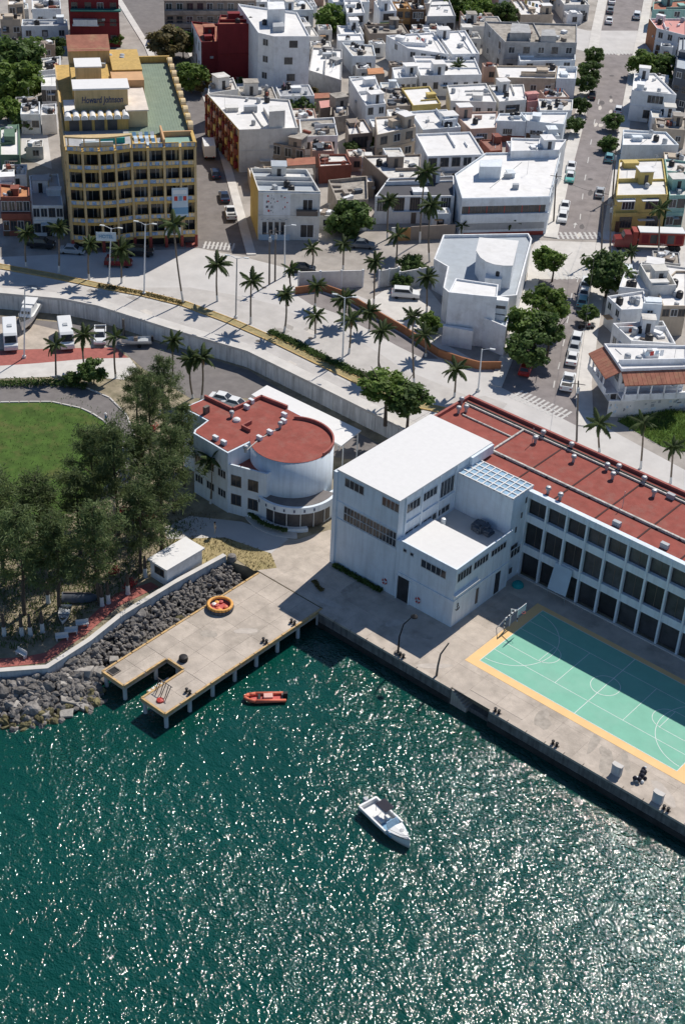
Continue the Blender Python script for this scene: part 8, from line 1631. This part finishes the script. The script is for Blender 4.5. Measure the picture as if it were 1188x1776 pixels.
# mooring blocks, bollards and small things on the quay
def px_block(x, y, label):
    t = thing('mooring_block', label, 'mooring block', (x, y, 0)); n = 7
    pr2 = [(x - .55 + 1.1 * k / n, y - .25 - .12 * math.sin(math.pi * k / n)) for k in range(n + 1)] + [(x + .55, y + .2), (x - .55, y + .2)]
    MB().prism(pr2, 0, 1.25).build('block', 'seawall', t); MB().prism(inset(ccw(pr2), -.05), 1.25, 1.36).build('cap', 'sidewalk', t)
px_block(-48.4, 106.8, 'left grey mooring block at the quay edge'); px_block(-43.1, 106.3, 'right grey mooring block at the quay edge')
t = thing('gear_heap', 'heap of dark and white gear bags between the mooring blocks', 'bags', (-46.1, 108.1, 0)); r2 = random.Random(8)
for k in range(20):
    a, d = r2.uniform(-.9, .9), r2.uniform(-1.3, 1.3); rr_ = r2.uniform(.16, .3)
    MB().lathe([(rr_ * .7, 0), (rr_, rr_ * .6), (rr_ * .7, rr_ * 1.3), (0, rr_ * 1.6)], 9, (-46.1 + a * .5 - d * .1, 108.1 + d, r2.choice((0, .0, .3)))).build('bag', 'whitemetal' if k % 6 == 0 else ('red' if k == 7 else 'canvas'), t, True)
def bollard(x, y, label):
    t = thing('bollard', label, 'bollard', (x, y, .05))
    for s in (-.25, .25): MB().lathe([(.2, 0), (.13, .12), (.12, .35), (.2, .42), (.18, .5), (0, .53)], 10, (x + s, y, .05)).build('post', 'black', t)
    MB().box(x - .5, x + .5, y - .2, y + .2, .03, .08).build('base_plate', 'pole', t)
for x, y, l in ((-63.2, 105.75, 'twin black bollard right of the landing steps'), (-55.6, 105.85, 'twin black bollard beside the white bench on the quay'), (-41.8, 105.8, 'twin black bollard right of the mooring blocks'), (-76.8, 105.8, 'twin black bollard near the curved black lamp'), (-89.9, 96.8, 'twin black bollard on the pier edge near the middle'), (-89.9, 101.6, 'twin black bollard on the pier edge near the quay'), (-90.0, 84.6, 'twin black bollard near the pier tip')): bollard(x, y, l)
def bench(x, y, l, rz=0, m_='limewash'):
    t = thing('quay_bench', l, 'bench', (x, y, 0), rz); MB().box(-.8, .8, -.24, .24, .4, .5).build('seat', m_, t)
    for s in (-.6, .6): MB().box(s - .09, s + .09, -.2, .2, 0, .4).build('leg', m_, t)
bench(-85.2, 107.0, 'white bench in the building shadow on the quay'); bench(-58.0, 107.1, 'white bench on the sunny quay below the court'); bench(-40.9, 106.3, 'blue white bench at the right end of the quay', 0, 'tarp'); bench(-98.1, 82.4, 'white bench at the tip of the left pier finger', 0); 
MB_ = MB().lathe([(.5, 0), (.55, .2), (.5, .55), (.3, .62), (0, .64)], 14, (-94.4, 88.1, 0)); tag(MB_.build('rubber_fender', 'black'), 'large black round fender at the head of the pier slot', 'fender')
t = thing('net_rack', 'rack of hanging ropes and nets at the pier tip', 'rack', (-91.9, 82.6, 0))
for k in range(6): MB().tube((-92.9 + k * .38, 82.4 - (k % 2) * .3, 0), (-92.8 + k * .38, 82.9, 1.5), .05).build('pole', 'pole', t)
MB().tube((-93.0, 82.9, 1.5), (-90.7, 82.9, 1.5), .05).build('crossbar', 'pole', t); MB().lathe([(.45, 0), (.4, .2), (0, .3)], 10, (-91.3, 81.6, 0)).build('rope_coil', 'red', t)
t = thing('gangway', 'small gangway floating in the pier slot', 'gangway', (-94.3, 84.5, WZ)); MB().box(-95.1, -93.6, 83.0, 86.4, WZ + .05, WZ + .4).build('deck', 'quayorange', t)
for k in range(6): MB().box(-95.05, -93.65, 83.1 + k * .55, 83.45 + k * .55, WZ + .4, WZ + .46).build('plank', 'limewash', t)
t = thing('slab_hatch', 'open square hatch in the left pier finger', 'hatch', (-98.7, 81.4, 0)); MB().box(-99.1, -98.2, 80.9, 81.9, .003, .02).build('opening', 'black', t); MB().strip([(-99.15, 80.85), (-98.15, 80.85), (-98.15, 81.95), (-99.15, 81.95), (-99.15, 80.9)], -.06, .06, .0, .1).build('frame', 'pole', t)
tag(MB().lathe([(.6, 0), (.62, .3), (.5, .7), (0, .85)], 12, (-103.9, 105.6, 0)).build('boulder', 'rock'), 'dark round boulder at the end of the sea wall', 'boulder')
hedge('wall_plants', 'dark plant strip along the foot of the white block', [(-94.0, 113.5), (-86.3, 113.5)], .35, .45, 260, 'leaf0', 31, 0); hedge('round_planter_plants', 'dark plants below the rounded glass front', [(-110.5, 114.4), (-107.9, 113.5), (-105.2, 113.35), (-102.6, 114.3)], .3, .5, 160, 'leaf0', 33, .5)
hedge('crack_weeds', 'tuft of dry weeds growing from the quay joint', [(-93.6, 109.4), (-91.6, 108.6)], .3, .3, 160, 'leaf2', 34, 0)
# people
def person(x, y, label, top, legs, hat):
    t = thing('person', label, 'person', (x, y, .02), 1.2); me = bpy.data.meshes.new('skeleton'); 
    V_ = [(0, 0, .92), (0, 0, 1.15), (0, 0, 1.38), (0, 0, 1.5), (0, .01, 1.64), (0, .2, 1.38), (.03, .26, 1.1), (.12, .25, .86), (0, -.2, 1.38), (.02, -.26, 1.1), (-.05, -.25, .84), (.0, .1, .88), (.06, .11, .48), (.0, .11, .06), (.12, .12, .03), (0, -.1, .88), (-.04, -.11, .48), (-.12, -.11, .06), (0, -.12, .03)]
    E_ = [(0, 1), (1, 2), (2, 3), (3, 4), (2, 5), (5, 6), (6, 7), (2, 8), (8, 9), (9, 10), (0, 11), (11, 12), (12, 13), (13, 14), (0, 15), (15, 16), (16, 17), (17, 18)]
    me.from_pydata(V_, E_, []); o = link(bpy.data.objects.new('skeleton', me)); o.modifiers.new('s', 'SKIN'); o.modifiers.new('u', 'SUBSURF').levels = 1
    rad = [.14, .15, .15, .06, .1, .075, .055, .045, .075, .055, .045, .1, .07, .05, .045, .1, .07, .05, .045]
    for i, r_ in enumerate(rad): me.skin_vertices[0].data[i].radius = (r_, r_)
    me.skin_vertices[0].data[0].use_root = True
    dg = bpy.context.evaluated_depsgraph_get(); bm_ = bpy.data.meshes.new_from_object(o.evaluated_get(dg)); bpy.data.objects.remove(o)
    bm_.materials.clear(); [bm_.materials.append(M[k]) for k in ('skin', top, legs)]
    for f in bm_.polygons:
        z = f.center.z; f.material_index = 0 if z > 1.45 or (abs(f.center.y) > .22 and z < 1.15) else (1 if z > .92 else 2)
    put('body', bm_, t); put('hat' if hat else 'hair', MB().lathe([(.13, 1.66), (.12, 1.74), (0, 1.79)] if not hat else [(.2, 1.68), (.13, 1.7), (.11, 1.8), (0, 1.82)], 10).mesh('hat', 'hat' if hat else 'black'), t)
for x, y, l, c in D['people']: person(x, y, l, 'denim' if c == 0 else 'pale', 'slate' if c == 0 else 'pale', c == 0)
